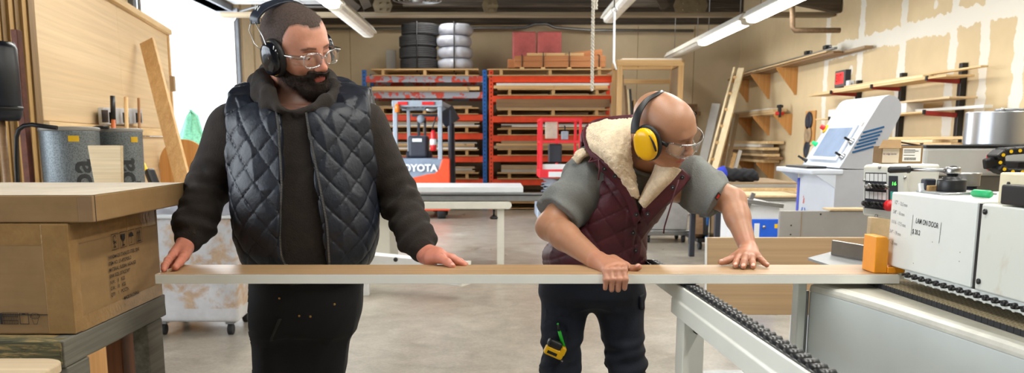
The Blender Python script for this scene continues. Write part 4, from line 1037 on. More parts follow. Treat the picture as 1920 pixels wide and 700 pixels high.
c = ys[2] + .0195; poly(mb, [(c + .013 * math.cos(a), zs1 - .018 + .012 * math.sin(a)) for a in np.linspace(0, PI, 12)]); poly(mb, [(c - .0008, zs0 + .008), (c + .0008, zs0 + .008), (c + .0008, zs1 - .018), (c - .0008, zs1 - .018)]); poly(mb, [(c - .005, zs0 + .006), (c, zs0 + .006), (c, zs0 + .008), (c - .005, zs0 + .008)])
c = ys[3] + .0195
for s_ in (-.006, .006): poly(mb, [(c + s_ - .0018, zs0 + .008), (c + s_ + .0018, zs0 + .008), (c + s_ + .0018, zs1 - .014), (c + s_ - .0018, zs1 - .014)]); poly(mb, [(c + s_ - .005, zs1 - .014), (c + s_ + .005, zs1 - .014), (c + s_, zs1 - .005)])
poly(mb, [(c - .012, zs0 + .004), (c + .012, zs0 + .004), (c + .012, zs0 + .007), (c - .012, zs0 + .007)])
mb.build('handling_symbols', m_ink, t)
lines = ['HANDMADE STAINLESS STEEL SINK', 'ITEM NO.: LF-APS2920LD', 'MATERIAL: SUS304, 16GAUGE', 'SINK SIZE: 33"X22"X9"', 'N.W.:    8    KGS', 'G.W.:   10    KGS', 'QTY:    1    PC/CTN']
mb = MB()
for i, s_ in enumerate(lines): text_mb(s_, .0128, mb, plane_M((xq, 2.118, 1.062 - i * .0155), (0, 1, 0), (0, 0, 1)), bold=.0002, sx=.96 if i else .93)
text_mb('MADE IN CHINA', .0128, mb, plane_M((xq, 2.19, .948), (0, 1, 0), (0, 0, 1)), bold=.0003)
mb.build('printed_text', m_ink, t)
yq = BY0 - .0022; mb = MB()
def seg(mb, x0, x1, z0, z1): mb.add([(x0, yq, z0), (x1, yq, z0), (x1, yq, z1), (x0, yq, z1)], [(0, 1, 2, 3)])
z0_, z1_ = .94, .966; gx = lambda p: HX(p, BY0, .95)
for k in range(13): seg(mb, gx(5) + k * .003, gx(5) + k * .003 + .0011, z0_, z1_)
for z in (z0_, z0_ + .008, z0_ + .017, z1_): seg(mb, gx(5), gx(5) + .037, z, z + .001)
for a, b in ((gx(38), gx(38) + .0015), (gx(54), gx(54) + .0015)): seg(mb, a, b, z0_, z1_)
seg(mb, gx(38), gx(54), z0_, z0_ + .0015); seg(mb, gx(38), gx(54), z1_ - .0015, z1_); seg(mb, gx(43), gx(49), z1_ - .004, z1_ - .0015)
c0 = (gx(67) , z1_ - .007)
for rx, rz in ((.0115, .007), (.008, .0042), (.004, .002)):
    for k in range(20):
        a0, a1 = k * PI / 10, (k + 1) * PI / 10; w = .85
        mb.add([(c0[0] + rx * math.cos(a0), yq, c0[1] + rz * math.sin(a0)), (c0[0] + rx * math.cos(a1), yq, c0[1] + rz * math.sin(a1)), (c0[0] + rx * w * math.cos(a1), yq, c0[1] + rz * w * math.sin(a1)), (c0[0] + rx * w * math.cos(a0), yq, c0[1] + rz * w * math.sin(a0))], [(0, 1, 2, 3)])
for s_ in (-1, 1): mb.add([(c0[0] + s_ * .008, yq, c0[1] - .006), (c0[0] + s_ * .007, yq, c0[1] - .006), (c0[0] + s_ * .003, yq, z0_), (c0[0] + s_ * .004, yq, z0_)], [(0, 1, 2, 3)])
seg(mb, c0[0] - .004, c0[0] + .004, z0_, z0_ + .001); seg(mb, -1.12, gx(1), z0_, z1_)
mb.build('printed_icons', m_ink, t)
t = thing('carton', 'shallow wide cardboard carton lying on top of the sink carton', 'cardboard box', (-1.2, 2.2, 1.172))
o = B(-1.7, -.899, 1.934, 2.525, 1.1705, 1.231).build('carton_body', m_card, t, .003); crumple(o, .0004, 12)
B(-1.7, -.9, 1.936, 2.523, 1.2312, 1.2325).build('top_flap', m_cardtop, t, .0005)
B(-.901, -.8976, 1.9455, 1.9485, 1.172, 1.230).build('corner_slit', m_ink, t)
B(-.93, -.8975, 1.9325, 1.945, 1.172, 1.230).build('corner_seam', m_card2, t, .001)
# worn bench below
m_bench = wood('worn_grey_timber', (84, 80, 68), (128, 124, 112), 'Y', .7, .85, bump=.3)
tt = NT('worn_edge'); v = tt.map((1, 1, 1)); n = tt.noise(tt.map((2, 8, 14)), 3, 5, .75, 1.0); tt.color(tt.ramp(n, [(.35, lin((52, 50, 36))), (.5, lin((96, 92, 62))), (.62, lin((168, 138, 86)))])); tt.set(.85); tt.bump(n, .5, .01)
t = thing('workbench', 'weathered grey timber bench carrying the cardboard cartons', 'workbench', (-1.3, 2.15, 0))
crumple(B(-1.75, -.962, 1.868, 1.945, .858, .914).build('front_beam', tt.m, t, .006), .002, 60, 10)
crumple(B(-.999, -.957, 1.872, 2.47, .852, .9135).build('side_beam', m_bench, t, .004), .001, 50, 10)
B(-1.74, -1.0, 1.946, 2.47, .88, .9135).build('top', m_bench, t, .003)
for x0_, y0_ in ((-1.0, 1.88), (-1.0, 2.33), (-1.7, 1.88), (-1.7, 2.33)): B(x0_, x0_ + .043, y0_, y0_ + .108, 0, .851).build('leg', m_bench, t, .004)
B(-1.09, -1.045, 2.36, 2.46, 0, .879).build('inner_leg', wood('brown_post', (110, 62, 26), (142, 84, 38), 'Z', .7, .7), t, .003)
B(-1.7, -1.0, 2.36, 2.40, .2, .29).build('stretcher', m_bench, t, .004)
# rounded plywood stool top in the near corner
Rr = .05; x1_, y1_ = -.835, 1.656
pl = [(-1.5, 1.1), (x1_, 1.1)] + [(x1_ - Rr + Rr * math.cos(a), y1_ - Rr + Rr * math.sin(a)) for a in np.linspace(0, PI / 2, 9)] + [(-1.5, y1_)]
t = thing('work_stool', 'plywood stool top with a rounded corner in the bottom left corner', 'stool', (-1.2, 1.4, 0))
MB().prism(pl, 'Z', .911, .93).build('seat', wood('worn_ply', (196, 172, 138), (222, 202, 170), 'X', .5, .6), t, .003)
for x, y in ((-.9, 1.6), (-.9, 1.16), (-1.45, 1.6), (-1.45, 1.16)): B(x - .02, x + .02, y - .02, y + .02, 0, .91).build('leg', m_pineZ, t, .003)
# ================================================================== white rolling bin behind the bearded man
tb = NT('dirty_white_bin'); v = tb.map(); sp = tb.n('ShaderNodeSeparateXYZ'); tb.l(tb.tc.outputs['Object'], sp.inputs[0])
n = tb.noise(tb.map((3, 3, 3), (0, .6, 0)), 2.4, 4, .6, .4); band = tb.math('MULTIPLY', tb.math('GREATER_THAN', sp.outputs[2], .2), tb.math('LESS_THAN', sp.outputs[2], .83))
e = tb.math('MULTIPLY', tb.math('MULTIPLY', tb.ramp(n, [(.47, (0, 0, 0)), (.6, (1, 1, 1))]), band), .75)
tb.color(tb.mix(e, tb.ramp(tb.noise(v, 5, 4, .7), [(.3, lin((190, 190, 192))), (.7, lin((216, 216, 220)))]), tb.ramp(tb.noise(v, 14, 4, .7), [(.3, lin((170, 122, 72))), (.7, lin((204, 170, 124)))]))); tb.set(.5)
Yb = 5.9; t = thing('rolling_bin', 'white plastic rolling bin with brown tape remains left of the bearded man', 'bin', (-2.05, Yb + .35, 0))
xa, xb, ya, yb = HX(262, Yb, .5), HX(446, Yb, .5), Yb, Yb + .66
vs = [(xa + .05, ya + .03, .10), (xb - .02, ya + .03, .10), (xb - .06, yb - .05, .10), (xa + .05, yb - .05, .10), (xa, ya, .84), (xb, ya, .84), (xb, yb, .84), (xa, yb, .84)]
MB().add(vs, [(3, 2, 1, 0), (0, 1, 5, 4), (1, 2, 6, 5), (2, 3, 7, 6), (3, 0, 4, 7)]).build('tub', tb.m, t, .03, segs=4)
mb = MB(); 
for a, b, c, d in ((xa - .03, xb + .03, ya - .03, ya + .02), (xa - .03, xb + .03, yb - .02, yb + .03), (xa - .03, xa + .02, ya - .03, yb + .03), (xb - .02, xb + .03, ya - .03, yb + .03)): mb.box(a, b, c, d, .83, .87)
mb.build('rim', m_white, t, .012)
o = B(xa + .02, xb - .02, ya + .02, yb - .02, .8, .88).build('dust_bag', m_bag, t, .05, segs=4)
crumple(B(xa - .02, xb + .01, ya - .035, ya + .2, .862, .97).build('plastic_liner', m_bag, t, .03), .012, 22, 12)
for x, y in ((xa + .1, ya + .1), (xb - .1, ya + .1), (xa + .1, yb - .12), (xb - .12, yb - .12)):
    c = B(x - .03, x + .03, y - .03, y + .03, .08, .1).build('caster', m_galv, t, .004); MB().cyl((x - .018, y, .04), (x + .018, y, .04), .04, 18).build('wheel', m_rubber, c, .004)

# ================================================================== sliding table in the middle
Ym = 9.3; t = thing('sliding_table', 'pale sliding saw table with a long grey rail between the two men', 'table', (HX(840, Ym, .8), Ym + .4, 0))
B(HX(560, Ym, .8), HX(981, Ym, .8), Ym, Ym + .9, HZ(361, Ym), HZ(351, Ym)).build('table_top', m_white, t, .004)
rl = B(HX(560, Ym, .8), HX(1062, Ym, .8), Ym - .12, Ym - .0, HZ(376, Ym), HZ(361, Ym)).build('rail', m_galv, t, .006)
B(HX(560, Ym, .8), HX(1062, Ym, .8), Ym - .13, Ym - .12, HZ(366, Ym), HZ(364, Ym)).build('slot', m_black, rl)
z0_, z1_ = HZ(391, Ym), HZ(377, Ym); MB().box(HX(560, Ym, .7), HX(950, Ym, .7), Ym - .13, Ym + .05, z0_, z1_).build('support_beam', m_cream, t, .01)
MB().cyl((HX(952, Ym, .7), Ym - .12, (z0_ + z1_) / 2), (HX(952, Ym, .7), Ym + .04, (z0_ + z1_) / 2), (z1_ - z0_) / 2, 20).build('end_cap', m_cream, t)
B(HX(932, Ym, .4), HX(945, Ym, .4), Ym - .06, Ym + .02, .04, z0_).build('leg', m_cream, t, .004); MB().cyl((HX(938, Ym, .0), Ym - .02, 0), (HX(938, Ym, 0), Ym - .02, .05), .014, 8).build('foot', m_galv, t)
MB().cyl((HX(926, Ym, .7), Ym - .05, z0_ - .09), (HX(926, Ym, .7), Ym - .05, z0_), .012, 8).build('knob_stem', m_black, t); MB().lathe([(0, 0), (.04, 0), (.045, .02), (.02, .04), (0, .04)], (HX(926, Ym, .7), Ym - .05, z0_ - .11), n=14).build('knob', m_black, t)
B(HX(560, Ym, .5), HX(728, Ym, .5), Ym + .1, Ym + .9, .0, HZ(361, Ym) - .01).build('cabinet', m_cream, t, .01)
Yl = 7.4; t = thing('low_beam_cart', 'low white beam with a cream end cap behind the bearded man', 'beam', (HX(760, Yl, .5), Yl, 0))
a = H(600, 486, 8.1); b = H(868, 513, Yl)
MB().bar(tuple(a), tuple(b), .16, .20).build('beam', m_white, t, .006); d = (b - a) / np.linalg.norm(b - a); MB().bar(tuple(b + d * .001), tuple(b + d * .035), .165, .205).build('end_cap', m_cream, t, .004)
for p in (742,): MB().lathe([(0, 0), (.02, 0), (.02, .01), (0, .012)], tuple(H(p, 487, 7.52)), (0, -1, 0), n=12).build('bolt', m_black, t)
for p_, y_ in ((684, 7.55), (610, 7.9)): c = H(p_, 530, y_); B(c[0] - .03, c[0] + .03, c[1], c[1] + .08, 0.0, .21).build('leg', m_white, t, .004)
# ================================================================== grey rolling bin and dark cart behind the bald man
Yg = 11.6; t = thing('rolling_bin', 'grey square rolling bin on casters behind the bald man', 'bin', (HX(1255, Yg, .5), Yg + .3, 0))
xa, xb = HX(1208, Yg, .4), HX(1297, Yg, .4); ya, yb = Yg, Yg + .6
MB().add([(xa + .04, ya + .02, HZ(432, Yg)), (xb - .05, ya + .02, HZ(432, Yg)), (xb - .05, yb - .05, HZ(432, Yg)), (xa + .04, yb - .05, HZ(432, Yg)), (xa, ya, .98), (xb, ya, .98), (xb, yb, .98), (xa, yb, .98)], [(3, 2, 1, 0), (0, 1, 5, 4), (1, 2, 6, 5), (2, 3, 7, 6), (3, 0, 4, 7), (4, 5, 6, 7)]).build('tub', plain('grey_tub', (168, 168, 170), .5), t, .02, segs=3)
B(xa, xb, ya, yb, .1, HZ(432, Yg) - .002).build('frame', m_galv, t, .01)
for x, y in ((xa + .07, ya + .06), (xb - .09, ya + .06), (xa + .08, yb - .1), (xb - .09, yb - .1)):
    c = B(x - .03, x + .03, y - .03, y + .03, .09, .1).build('caster', m_galv, t); MB().cyl((x - .02, y, .055), (x + .02, y, .055), .055, 16).build('wheel', m_rubber, c, .004)
Yk = 10.8; t = thing('hand_cart', 'dark cart loaded with offcuts behind the bald man\'s left arm', 'cart', (HX(1335, Yk, .3), Yk + .3, 0))
kx = lambda p: HX(p, Yk, .3)
B(kx(1308), kx(1375), Yk, Yk + .7, .1, .15).build('deck', m_black, t, .01)
for p, a, m in ((1312, .62, m_brownb), (1322, .7, m_black), (1345, .55, m_mdf)): MB().bar((kx(p), Yk + .1, .151), (kx(p + 6), Yk + .3, a), .12, .28).build('panel', m, t, .006)
for p in (1326, 1360): MB().bar((kx(p), Yk + .02, .15), (kx(p + 4), Yk + .02, .85), .03, .03).build('frame_post', m_blue if p == 1326 else m_fdark, t, .003)
MB().bar((kx(1326), Yk + .02, .8), (kx(1366), Yk + .02, .8), .03, .03).build('frame_rail', m_fdark, t, .003)
for p in (1316, 1368):
    for y in (Yk + .08, Yk + .6): MB().cyl((kx(p) - .02, y, .05), (kx(p) + .02, y, .05), .05, 14).build('wheel', m_rubber, t)

# ================================================================== tables, sheets and the bag before the right wall
Yp = 9.0; px_ = lambda p, z=.9: HX(p, Yp, z)
t = thing('sorting_table', 'low table stacked with sheets in front of the wall brackets', 'table', (px_(1430), Yp + .5, 0))
for p in (1352, 1496):
    for y in (Yp + .05, Yp + 1.2): B(px_(p) - .03, px_(p) + .03, y, y + .06, 0, .70).build('leg', m_fdark, t, .003)
B(px_(1340), px_(1506), Yp, Yp + 1.3, .70, .74).build('top', m_mdf, t, .004)
z = .741; px0 = [1352, 1336, 1362, 1345, 1350, 1330]; px1 = [1504, 1506, 1500, 1504, 1498, 1504]; ms = [m_pineY, m_greyb, m_ply, m_pineY, m_greyb, m_mdf]; hs = [.03, .04, .03, .025, .035, .02]
nmz = ['lowest pale', 'second grey', 'third tan', 'fourth pale', 'fifth grey', 'topmost brown']
for i in range(6):
    z = sheet(px_(px0[i]), px_(px1[i]), z, hs[i], ms[i], nmz[i] + ' sheet of the stack on the sorting table', Yp + .02 * i, Yp + 1.25)
# black bag lying on the sheets
mb = MB(); rr = random.Random(9)
Y_ = Yp + .12; c0 = px_(1368, 1.0); c1 = px_(1428, 1.0); N = 14
for i in range(N + 1):
    pass
prim = [Cone((c0, Y_ + .12, z + .075), (c1 - .04, Y_ + .12, z + .07), .085, .07, flat=((0, 0, 1), .9)), Cone((c1 - .06, Y_ + .12, z + .06), (c1 + .02, Y_ + .1, z + .04), .06, .03, k=.03),
        Fn(lambda P: .006 * np.sin(P[:, 0] * 70 + 3 * np.sin(P[:, 2] * 40)) + .004 * np.sin(P[:, 1] * 60 + P[:, 0] * 25), op='d')]
t = thing('tool_bag', 'black cloth bag with blue end lying on the sheet stack', 'bag', (c0, Y_, z))
sdf_obj('bag_body', prim, (c0 - .12, Y_ - .05, z - .03), (c1 + .1, Y_ + .3, z + .25), .012, plain('black_cloth', (26, 28, 36), .8, bump=.3), t)
mb = MB().sphere((c0 - .03, Y_ + .08, z + .09), .08, 14, 10, (.7, 1, 1)); mb.v = [(x + .01 * math.sin(40 * z_), y, z_ + .012 * math.sin(50 * x)) for x, y, z_ in mb.v]; mb.build('blue_end', plain('blue_cloth', (40, 60, 190), .7), t)

# saw bench with blue door
Ys = 7.0; sx_ = lambda p, z=.8: HX(p, Ys, z)
t = thing('machine_cabinet', 'white machine cabinet with a blue door left of the white console', 'cabinet', (sx_(1430), Ys + .4, 0))
xa, xb = sx_(1394), sx_(1463)
B(xa, xb, Ys, Ys + .7, .02, HZ(383, Ys)).build('body', m_white, t, .01)
d_ = B(sx_(1406, .6), sx_(1457, .6), Ys - .015, Ys - .001, .1, HZ(411, Ys)).build('door', plain('signal_blue', (30, 96, 220), .4), t, .006)
B(sx_(1412, .6), sx_(1422, .6), Ys - .02, Ys - .0155, .5, HZ(419, Ys)).build('handle_plate', m_white, d_, .003); B(sx_(1450, .6), sx_(1456, .6), Ys - .017, Ys - .0152, HZ(428, Ys), HZ(420, Ys)).build('warning_label', m_yellow, d_)
MB().lathe([(0, 0), (.012, 0), (.014, .012), (0, .014)], (sx_(1430, .6), Ys - .015, HZ(425, Ys)), (0, -1, 0), n=12).build('lock', m_steel, d_)
mb = MB().bar((xa - .01, Ys - .03, HZ(376, Ys)), (xb + .01, Ys - .03, HZ(386, Ys)), .05, .035); mb.build('aluminium_rail', m_galv, t, .004)
for p in (1396,): MB().bar((sx_(p) , Ys - .02, HZ(400, Ys)), (sx_(p + 14), Ys - .02, HZ(362, Ys)), .03, .03).build('strut', m_galv, t)
Yt = 7.8; t = thing('saw_table', 'low saw table with a plywood top and white side behind the white cabinet', 'table', (HX(1450, Yt, .8), Yt + .3, 0))
tx_ = lambda p: HX(p, Yt, .9)
B(tx_(1382), tx_(1502), Yt - .05, Yt + .55, HZ(370, Yt), HZ(366, Yt)).build('top', m_ply, t, .003)
mb = MB().box(tx_(1410), tx_(1502), Yt - .03, Yt + .01, HZ(376, Yt), HZ(370, Yt) - .001).box(tx_(1410), tx_(1414), Yt - .03, Yt + .01, .5, HZ(376, Yt)).box(tx_(1497), tx_(1502), Yt - .03, Yt + .01, .5, HZ(376, Yt)); mb.build('frame', m_galv, t, .003)
B(tx_(1415), tx_(1496), Yt, Yt + .5, .02, HZ(377, Yt)).build('side_panel', m_white, t, .004); MB().lathe([(0, 0), (.02, 0), (.02, .01), (0, .012)], (tx_(1421), Yt - .0, HZ(383, Yt)), (0, -1, 0), n=12).build('knob', m_blue, t)
# long grey panel lying on edge with a tan strip on it
Yq = 4.6; t = thing('panel_divider', 'long light grey panel standing on edge before the white console', 'panel', (HX(1550, Yq, .8), Yq, 0))
qx = lambda p: HX(p, Yq, .85)
B(qx(1461), qx(1700), Yq, Yq + .03, .62, HZ(396, Yq)).build('panel_face', m_greyb, t, .003); B(qx(1600), qx(1610), Yq + .031, Yq + .25, .0, HZ(396, Yq)).build('end_board', m_white, t, .003)
B(qx(1500), qx(1501.2), Yq - .002, Yq, .2, HZ(397, Yq)).build('seam', m_mdf, t); 
for p, y in ((1482, 423), (1482, 440), (1536, 402)): MB().cyl((qx(p), Yq - .003, HZ(y, Yq)), (qx(p), Yq, HZ(y, Yq)), .004, 8).build('screw', m_black, t)
o = B(qx(1552), qx(1632), Yq - .01, Yq + .1, HZ(396, Yq) + .001, HZ(392, Yq) + .001).build('tan_strip', m_ply, None, .002); tag(centre(o), 'tan wooden strip lying on top of the long grey panel', 'board')

# ================================================================== white control console
m_con = plain('console_white', (206, 213, 224), .4, var=.03); m_cong = plain('console_grey', (176, 178, 184), .45, var=.04)
K0, K1 = 5.0, 5.62
def kp(px, py): v = H(px, py, K0); return (v[0], v[2])
t = thing('control_console', 'tall white control console with slanted screen head and blue vent slots', 'machine console', (2.1, 5.3, 0))
head = [(1574, 316), (1650, 192), (1654, 186), (1660, 181), (1668, 178), (1677, 180), (1685, 186), (1690, 196), (1690, 210), (1687, 219), (1636, 318)]
hp = [kp(*p) for p in head]
MB().prism(hp, 'Y', K0 + .004, K1 - .004).build('head', m_con, t, .004)
for y in (K0, K1 - .003): MB().prism(hp, 'Y', y, y + .003).build('side_cheek', m_cong, t)
colp = [kp(1570, 318), kp(1636, 318), kp(1608, 396)]
cx0, cx1 = kp(1568, 318)[0], kp(1640, 318)[0]; zsh = kp(1570, 318)[1]
MB().prism([(cx0, zsh - .001), (cx1, zsh - .001), (cx1 - .06, .03), (cx0, .03)], 'Y', K0 + .004, K1 - .004).build('column', m_con, t, .003)
MB().prism([(cx0, zsh - .001), (cx1, zsh - .001), (cx1 - .06, .03), (cx0, .03)], 'Y', K0, K0 + .003).build('side_cheek', m_cong, t)
MB().prism([(kp(1521, 312)[0], zsh - .03), (kp(1521, 312)[0] - .0, zsh), (cx0 + .04, zsh), (cx0 + .04, zsh - .03)], 'Y', K0 - .01, K1 + .01).build('keyboard_shelf', m_con, t, .008)
for y in (K0 - .005, K1): MB().prism([(kp(1530, 312)[0], zsh - .031), (cx0 - .0, zsh - .031), (cx0 - .0, zsh - .11)], 'Y', y, y + .006).build('shelf_bracket', m_con, t, .002)
# things on the slanted front face (plane through (1574,316)-(1650,192), along Y)
pA = np.array(kp(1574, 316)); pB = np.array(kp(1650, 192)); dirf = (pB - pA); Lf = np.linalg.norm(dirf); dirf /= Lf; nrm = np.array([-dirf[1], dirf[0]])
def fp(u, y, o=0.0): p = pA + dirf * u * Lf + nrm * o; return Vector((p[0], y, p[1]))
def slab(u0, u1, y0, y1, o0, o1, nm, m, par, bv=.002):
    vs = [fp(u, y, o) for u in (u0, u1) for y in (y0, y1) for o in (o0, o1)]
    return MB().add(vs, [(0, 1, 3, 2), (4, 6, 7, 5), (0, 4, 5, 1), (2, 3, 7, 6), (0, 2, 6, 4), (1, 5, 7, 3)]).build(nm, m, par, bv)
fr_ = slab(.10, .66, 5.09, 5.53, .0, .012, 'screen_frame', m_con, t, .004)
slab(.16, .61, 5.13, 5.49, .0125, .014, 'screen', plain('lcd_glass', (150, 168, 196), .15, var=.1, scale=6), fr_, 0)
m_kn = m_black
def knob(u, y, m, r=.018, h=.03, nm='knob', lever=False):
    b = fp(u, y, 0); n_ = Vector((nrm[0], 0, nrm[1])); o = MB().lathe([(0, 0), (r * 1.3, 0), (r * 1.3, .006), (r, .008), (r * .9, h), (0, h * 1.02)], tuple(b), tuple(n_), n=16).build(nm, m, t)
    if lever: MB().bar(tuple(b + n_ * h), tuple(b + n_ * (h + .01) + Vector((-.02, 0, .012))), .01, .012).build('lever', m_black, o)
knob(.62, 5.585, m_yellow, .022, .012, 'estop_collar'); knob(.62, 5.585, m_red, .016, .036, 'estop_button'); knob(.36, 5.585, m_green, .012, .03, 'green_button'); knob(.08, 5.585, m_black, .010, .03, 'key_switch', True)
knob(.40, 5.045, m_steel, .016, .022, 'selector', True); knob(.17, 5.045, m_steel, .016, .022, 'selector', True)
slab(.64, .70, 5.04, 5.06, .0, .002, 'small_label', m_greyb, t, 0)
# blue vents
m_vent = plain('vent_blue', (22, 84, 132), .5)
for a, b in (((1618, 249), (1658, 238)), ((1614, 257), (1654, 246)), ((1610, 264), (1650, 253)), ((1606, 271), (1646, 260)), ((1602, 278), (1642, 267)), ((1598, 286), (1638, 275))):
    A = H(a[0], a[1], K0 - .0015); Bb = H(b[0], b[1], K0 - .0015); MB().bar(tuple(A), tuple(Bb), .003, .0105).build('vent_slot', m_vent, t, .0)
# shelf items and logo
o = MB().box(kp(1527, 312)[0], kp(1572, 312)[0] - .02, 5.12, 5.5, zsh + .001, zsh + .014).build('keyboard', m_black, None, .004); tag(centre(o), 'flat black keyboard lying on the console shelf', 'keyboard')
m_lb = plain('logo_blue', (50, 110, 220), .4); m_lo = plain('logo_orange', (240, 90, 50), .4)
B(cx0 - .004, cx0 - .001, K1 - .035, K1, .4, kp(1500, 342)[1]).build('blue_stripe', plain('stripe_blue', (64, 84, 214), .4), t)
Mp = plane_M((cx0 - .002, 5.54, .62), (0, 0, 1), (0, 1, 0)); text_mb('NUC', .09, M=plane_M((cx0 - .002, 5.46, .74), (0, 0, 1), (0, 1, 0)), bold=.004).build('logo_word', m_lb, t)
mb = MB()
for a in (0, 1, 2, 3, 4): 
    c = (5.50 - .012 * (a % 2), .965 + .02 * (a // 2) + .008 * (a % 2)); mb.add([(cx0 - .002, c[0] + .008 * math.cos(k + a), c[1] + .012 * math.sin(k + a)) for k in (0, 1.8, 3.4)], [(0, 1, 2)])
mb.build('logo_mark', m_lo, t)

# ================================================================== grey gantry with tank and cable chain
G0 = 4.0; gx_ = lambda p, z=1.3: HX(p, G0, z)
m_gan = plain('gantry_grey', (186, 186, 180), .45, var=.05)
t = thing('gantry_beam', 'long light grey gantry beam with black top strip at the right', 'machine beam', (gx_(1800), G0 + .2, 0))
B(gx_(1735), gx_(2050), G0, G0 + .4, HZ(330, G0), HZ(277, G0)).build('beam', m_gan, t, .012)
B(gx_(1735), gx_(2050), G0 - .005, G0 + .4, HZ(276.5, G0), HZ(272, G0)).build('top_strip', m_black, t, .003)
B(gx_(1740), gx_(2050), G0 + .06, G0 + .34, HZ(362, G0), HZ(331, G0)).build('lower_beam', m_galv, t, .006)
B(gx_(1770), gx_(1960), G0 + .1, G0 + .34, .0, HZ(363, G0)).build('pedestal', m_gan, t, .01)
ztk = HZ(272, G0) + .001; xt = HX(1868, G0 + .2); t = thing('metal_tank', 'round ribbed silver tank standing on the gantry beam', 'tank', (xt, G0 + .2, ztk))
Rk = 56 * (G0 + .2) / F; zt = HZ(211, G0 + .1); pr = [(0, ztk)]
for i in range(19): zz = ztk + (zt - ztk) * i / 18; pr += [(Rk, zz), (Rk * .992, zz + .003)]
pr += [(Rk * .97, zt + .006), (0, zt + .008)]
MB().lathe([(r, z - ztk) for r, z in pr], (xt, G0 + .2, ztk), n=48).build('shell', plain('brushed_silver', (178, 180, 184), .32, .85, var=.04), t)
MB().lathe([(0, 0), (.07, 0), (.07, .012), (0, .014)], (xt + .04, G0 + .17, zt + .007), n=20).build('cap', m_galv, t); MB().cyl((xt - .03, G0 + .12, zt + .006), (xt - .03, G0 + .12, zt + .022), .009, 8).build('bolt', m_steel, t)
t = thing('cable_chain', 'black cable chain with yellow pins looping before the gantry beam', 'cable chain', tuple(H(1860, 310, 3.9)))
path = [(1990, 279), (1955, 280), (1926, 281), (1909, 282), (1892, 283), (1876, 285), (1863, 296), (1865, 313), (1878, 321), (1896, 322), (1914, 322), (1950, 322), (1990, 322)]
for i in range(len(path) - 1):
    a = H(*path[i], 3.85); b = H(*path[i + 1], 3.85); a2 = a + (b - a) * -.08; b2 = a + (b - a) * 1.08
    l = MB().bar(tuple(a2), tuple(b2), .09, .032).build('link', m_black, t, .008)
    c = a + (b - a) * .5; MB().cyl((c[0], 3.803, c[2]), (c[0], 3.80, c[2]), .0075, 10).build('pin', m_yellow, l)
B(HX(1905, 3.9), HX(1990, 3.9), 3.86, 3.999, HZ(318, 3.9), HZ(303, 3.9)).build('carrier', m_black, t, .005)
MB().tube([tuple(H(1854 + 1 * math.cos(a), 304 + 14 * math.sin(a), 3.97)) for a in np.linspace(1.2, 5.1, 12)], .008, 8).build('red_cable', m_red, t)

# ================================================================== board being fed
m_board = wood('oak_laminate', (160, 128, 92), (190, 157, 117), 'X', .8, .38, bump=.03)
m_edge = plain('white_edge', (232, 232, 224), .4, var=.03)
BF0, BF1 = 2.154, 2.325; t = thing('shelf_board', 'long oak-faced board with pale edge held by both men', 'board', (.08, 2.24, .996))
mb = MB(); mb.box(-.857, 1.015, BF0, BF1, .996, 1.0195); mb.build('core', m_edge, t, .0008)
MB().box(-.8565, 1.0145, BF0 + .0006, BF1 - .0006, 1.0196, 1.0204).build('oak_face', m_board, t)
# big oak panel behind
m_panel = wood('oak_panel', (170, 140, 106), (188, 160, 124), 'X', .6, .45, bump=.02)
Yv = 3.3; vz0, vz1 = HZ(591, Yv), HZ(448, Yv)
t = thing('oak_panel', 'large oak-coloured panel leaning behind the conveyor rail', 'panel', (HX(1500, Yv, .8), Yv, vz0))
MB().prism([(Yv, vz0), (Yv + .02, vz0), (Yv + .06, vz1), (Yv + .04, vz1)], 'X', HX(1325, Yv, vz0), HX(1720, Yv, .8)).build('panel_face', m_panel, t, .002)
MB().prism([(Yv - .001, vz0), (Yv + .021, vz0), (Yv + .061, vz1), (Yv + .039, vz1)], 'X', HX(1323, Yv, vz0), HX(1325, Yv, vz0) - .0005).build('white_edge', m_whiteb, t)
t = thing('panel_trestle', 'pale pine trestle supporting the leaning oak panel', 'trestle', (1.45, Yv + .1, 0))
B(1.36, 1.62, Yv - .05, Yv + .2, vz0 - .04, vz0 - .001).build('ledge', m_pine, t, .003)
for x in (1.4, 1.56): B(x, x + .05, Yv + .1, Yv + .15, 0, vz0 - .041).build('leg', m_pineZ, t, .003)
o = B(HX(1626, 3.0, .9), HX(1668, 3.0, .9), 3.0, 3.03, .0, HZ(408, 3.0)).build('tan_board', m_ply, None, .003); tag(centre(o), 'upright tan board edge under the grey switch box', 'board')

# ================================================================== conveyor rail in front
RA = Vector((.4675, 2.188, 0)); rrz = math.atan2(.0365, 1.038)
t = thing('conveyor_rail', 'pale steel conveyor rail with black rollers on a leg in front', 'conveyor', RA, rrz)
def rb(x0, x1, y0, y1, z0, z1, nm, m, par=None, bv=.003): return B(x0, x1, y0, y1, z0, z1).build(nm, m, par or t, bv, world=False)
prf = [(0, .985), (.008, .985), (.008, .975), (.042, .975), (.042, .985), (.050, .985), (.050, .905), (-.004, .905), (-.004, .944), (0, .948)]
MB().prism(prf, 'Y', -1.35, .06).build('channel', m_cream, t, .002, world=False)
MB().prism([(0.006, .98), (.044, .98), (.044, .94), (.006, .94)], 'Y', .0601, .45).build('rear_channel', m_cream, t, .002, world=False)
m_roll = plain('roller_black', (30, 31, 33), .3, var=.15)
roll = None; k = 0
for y in np.arange(-1.33, .44, .034):
    if k < 100:
        if roll is None:
            mb = MB().cyl((.009, 0, .9828), (.041, 0, .9828), .0108, 14); roll = mb.build('roller', m_roll, t, world=False); roll.location = (0, y, 0)
        else:
            r2 = roll.copy(); col.objects.link(r2); r2.location = (0, y, 0)
    k += 1
mb = MB().box(.006, .009, -1.35, .45, .975, .988).box(.041, .044, -1.35, .45, .975, .988); mb.build('roller_side_strip', m_black, t, world=False)
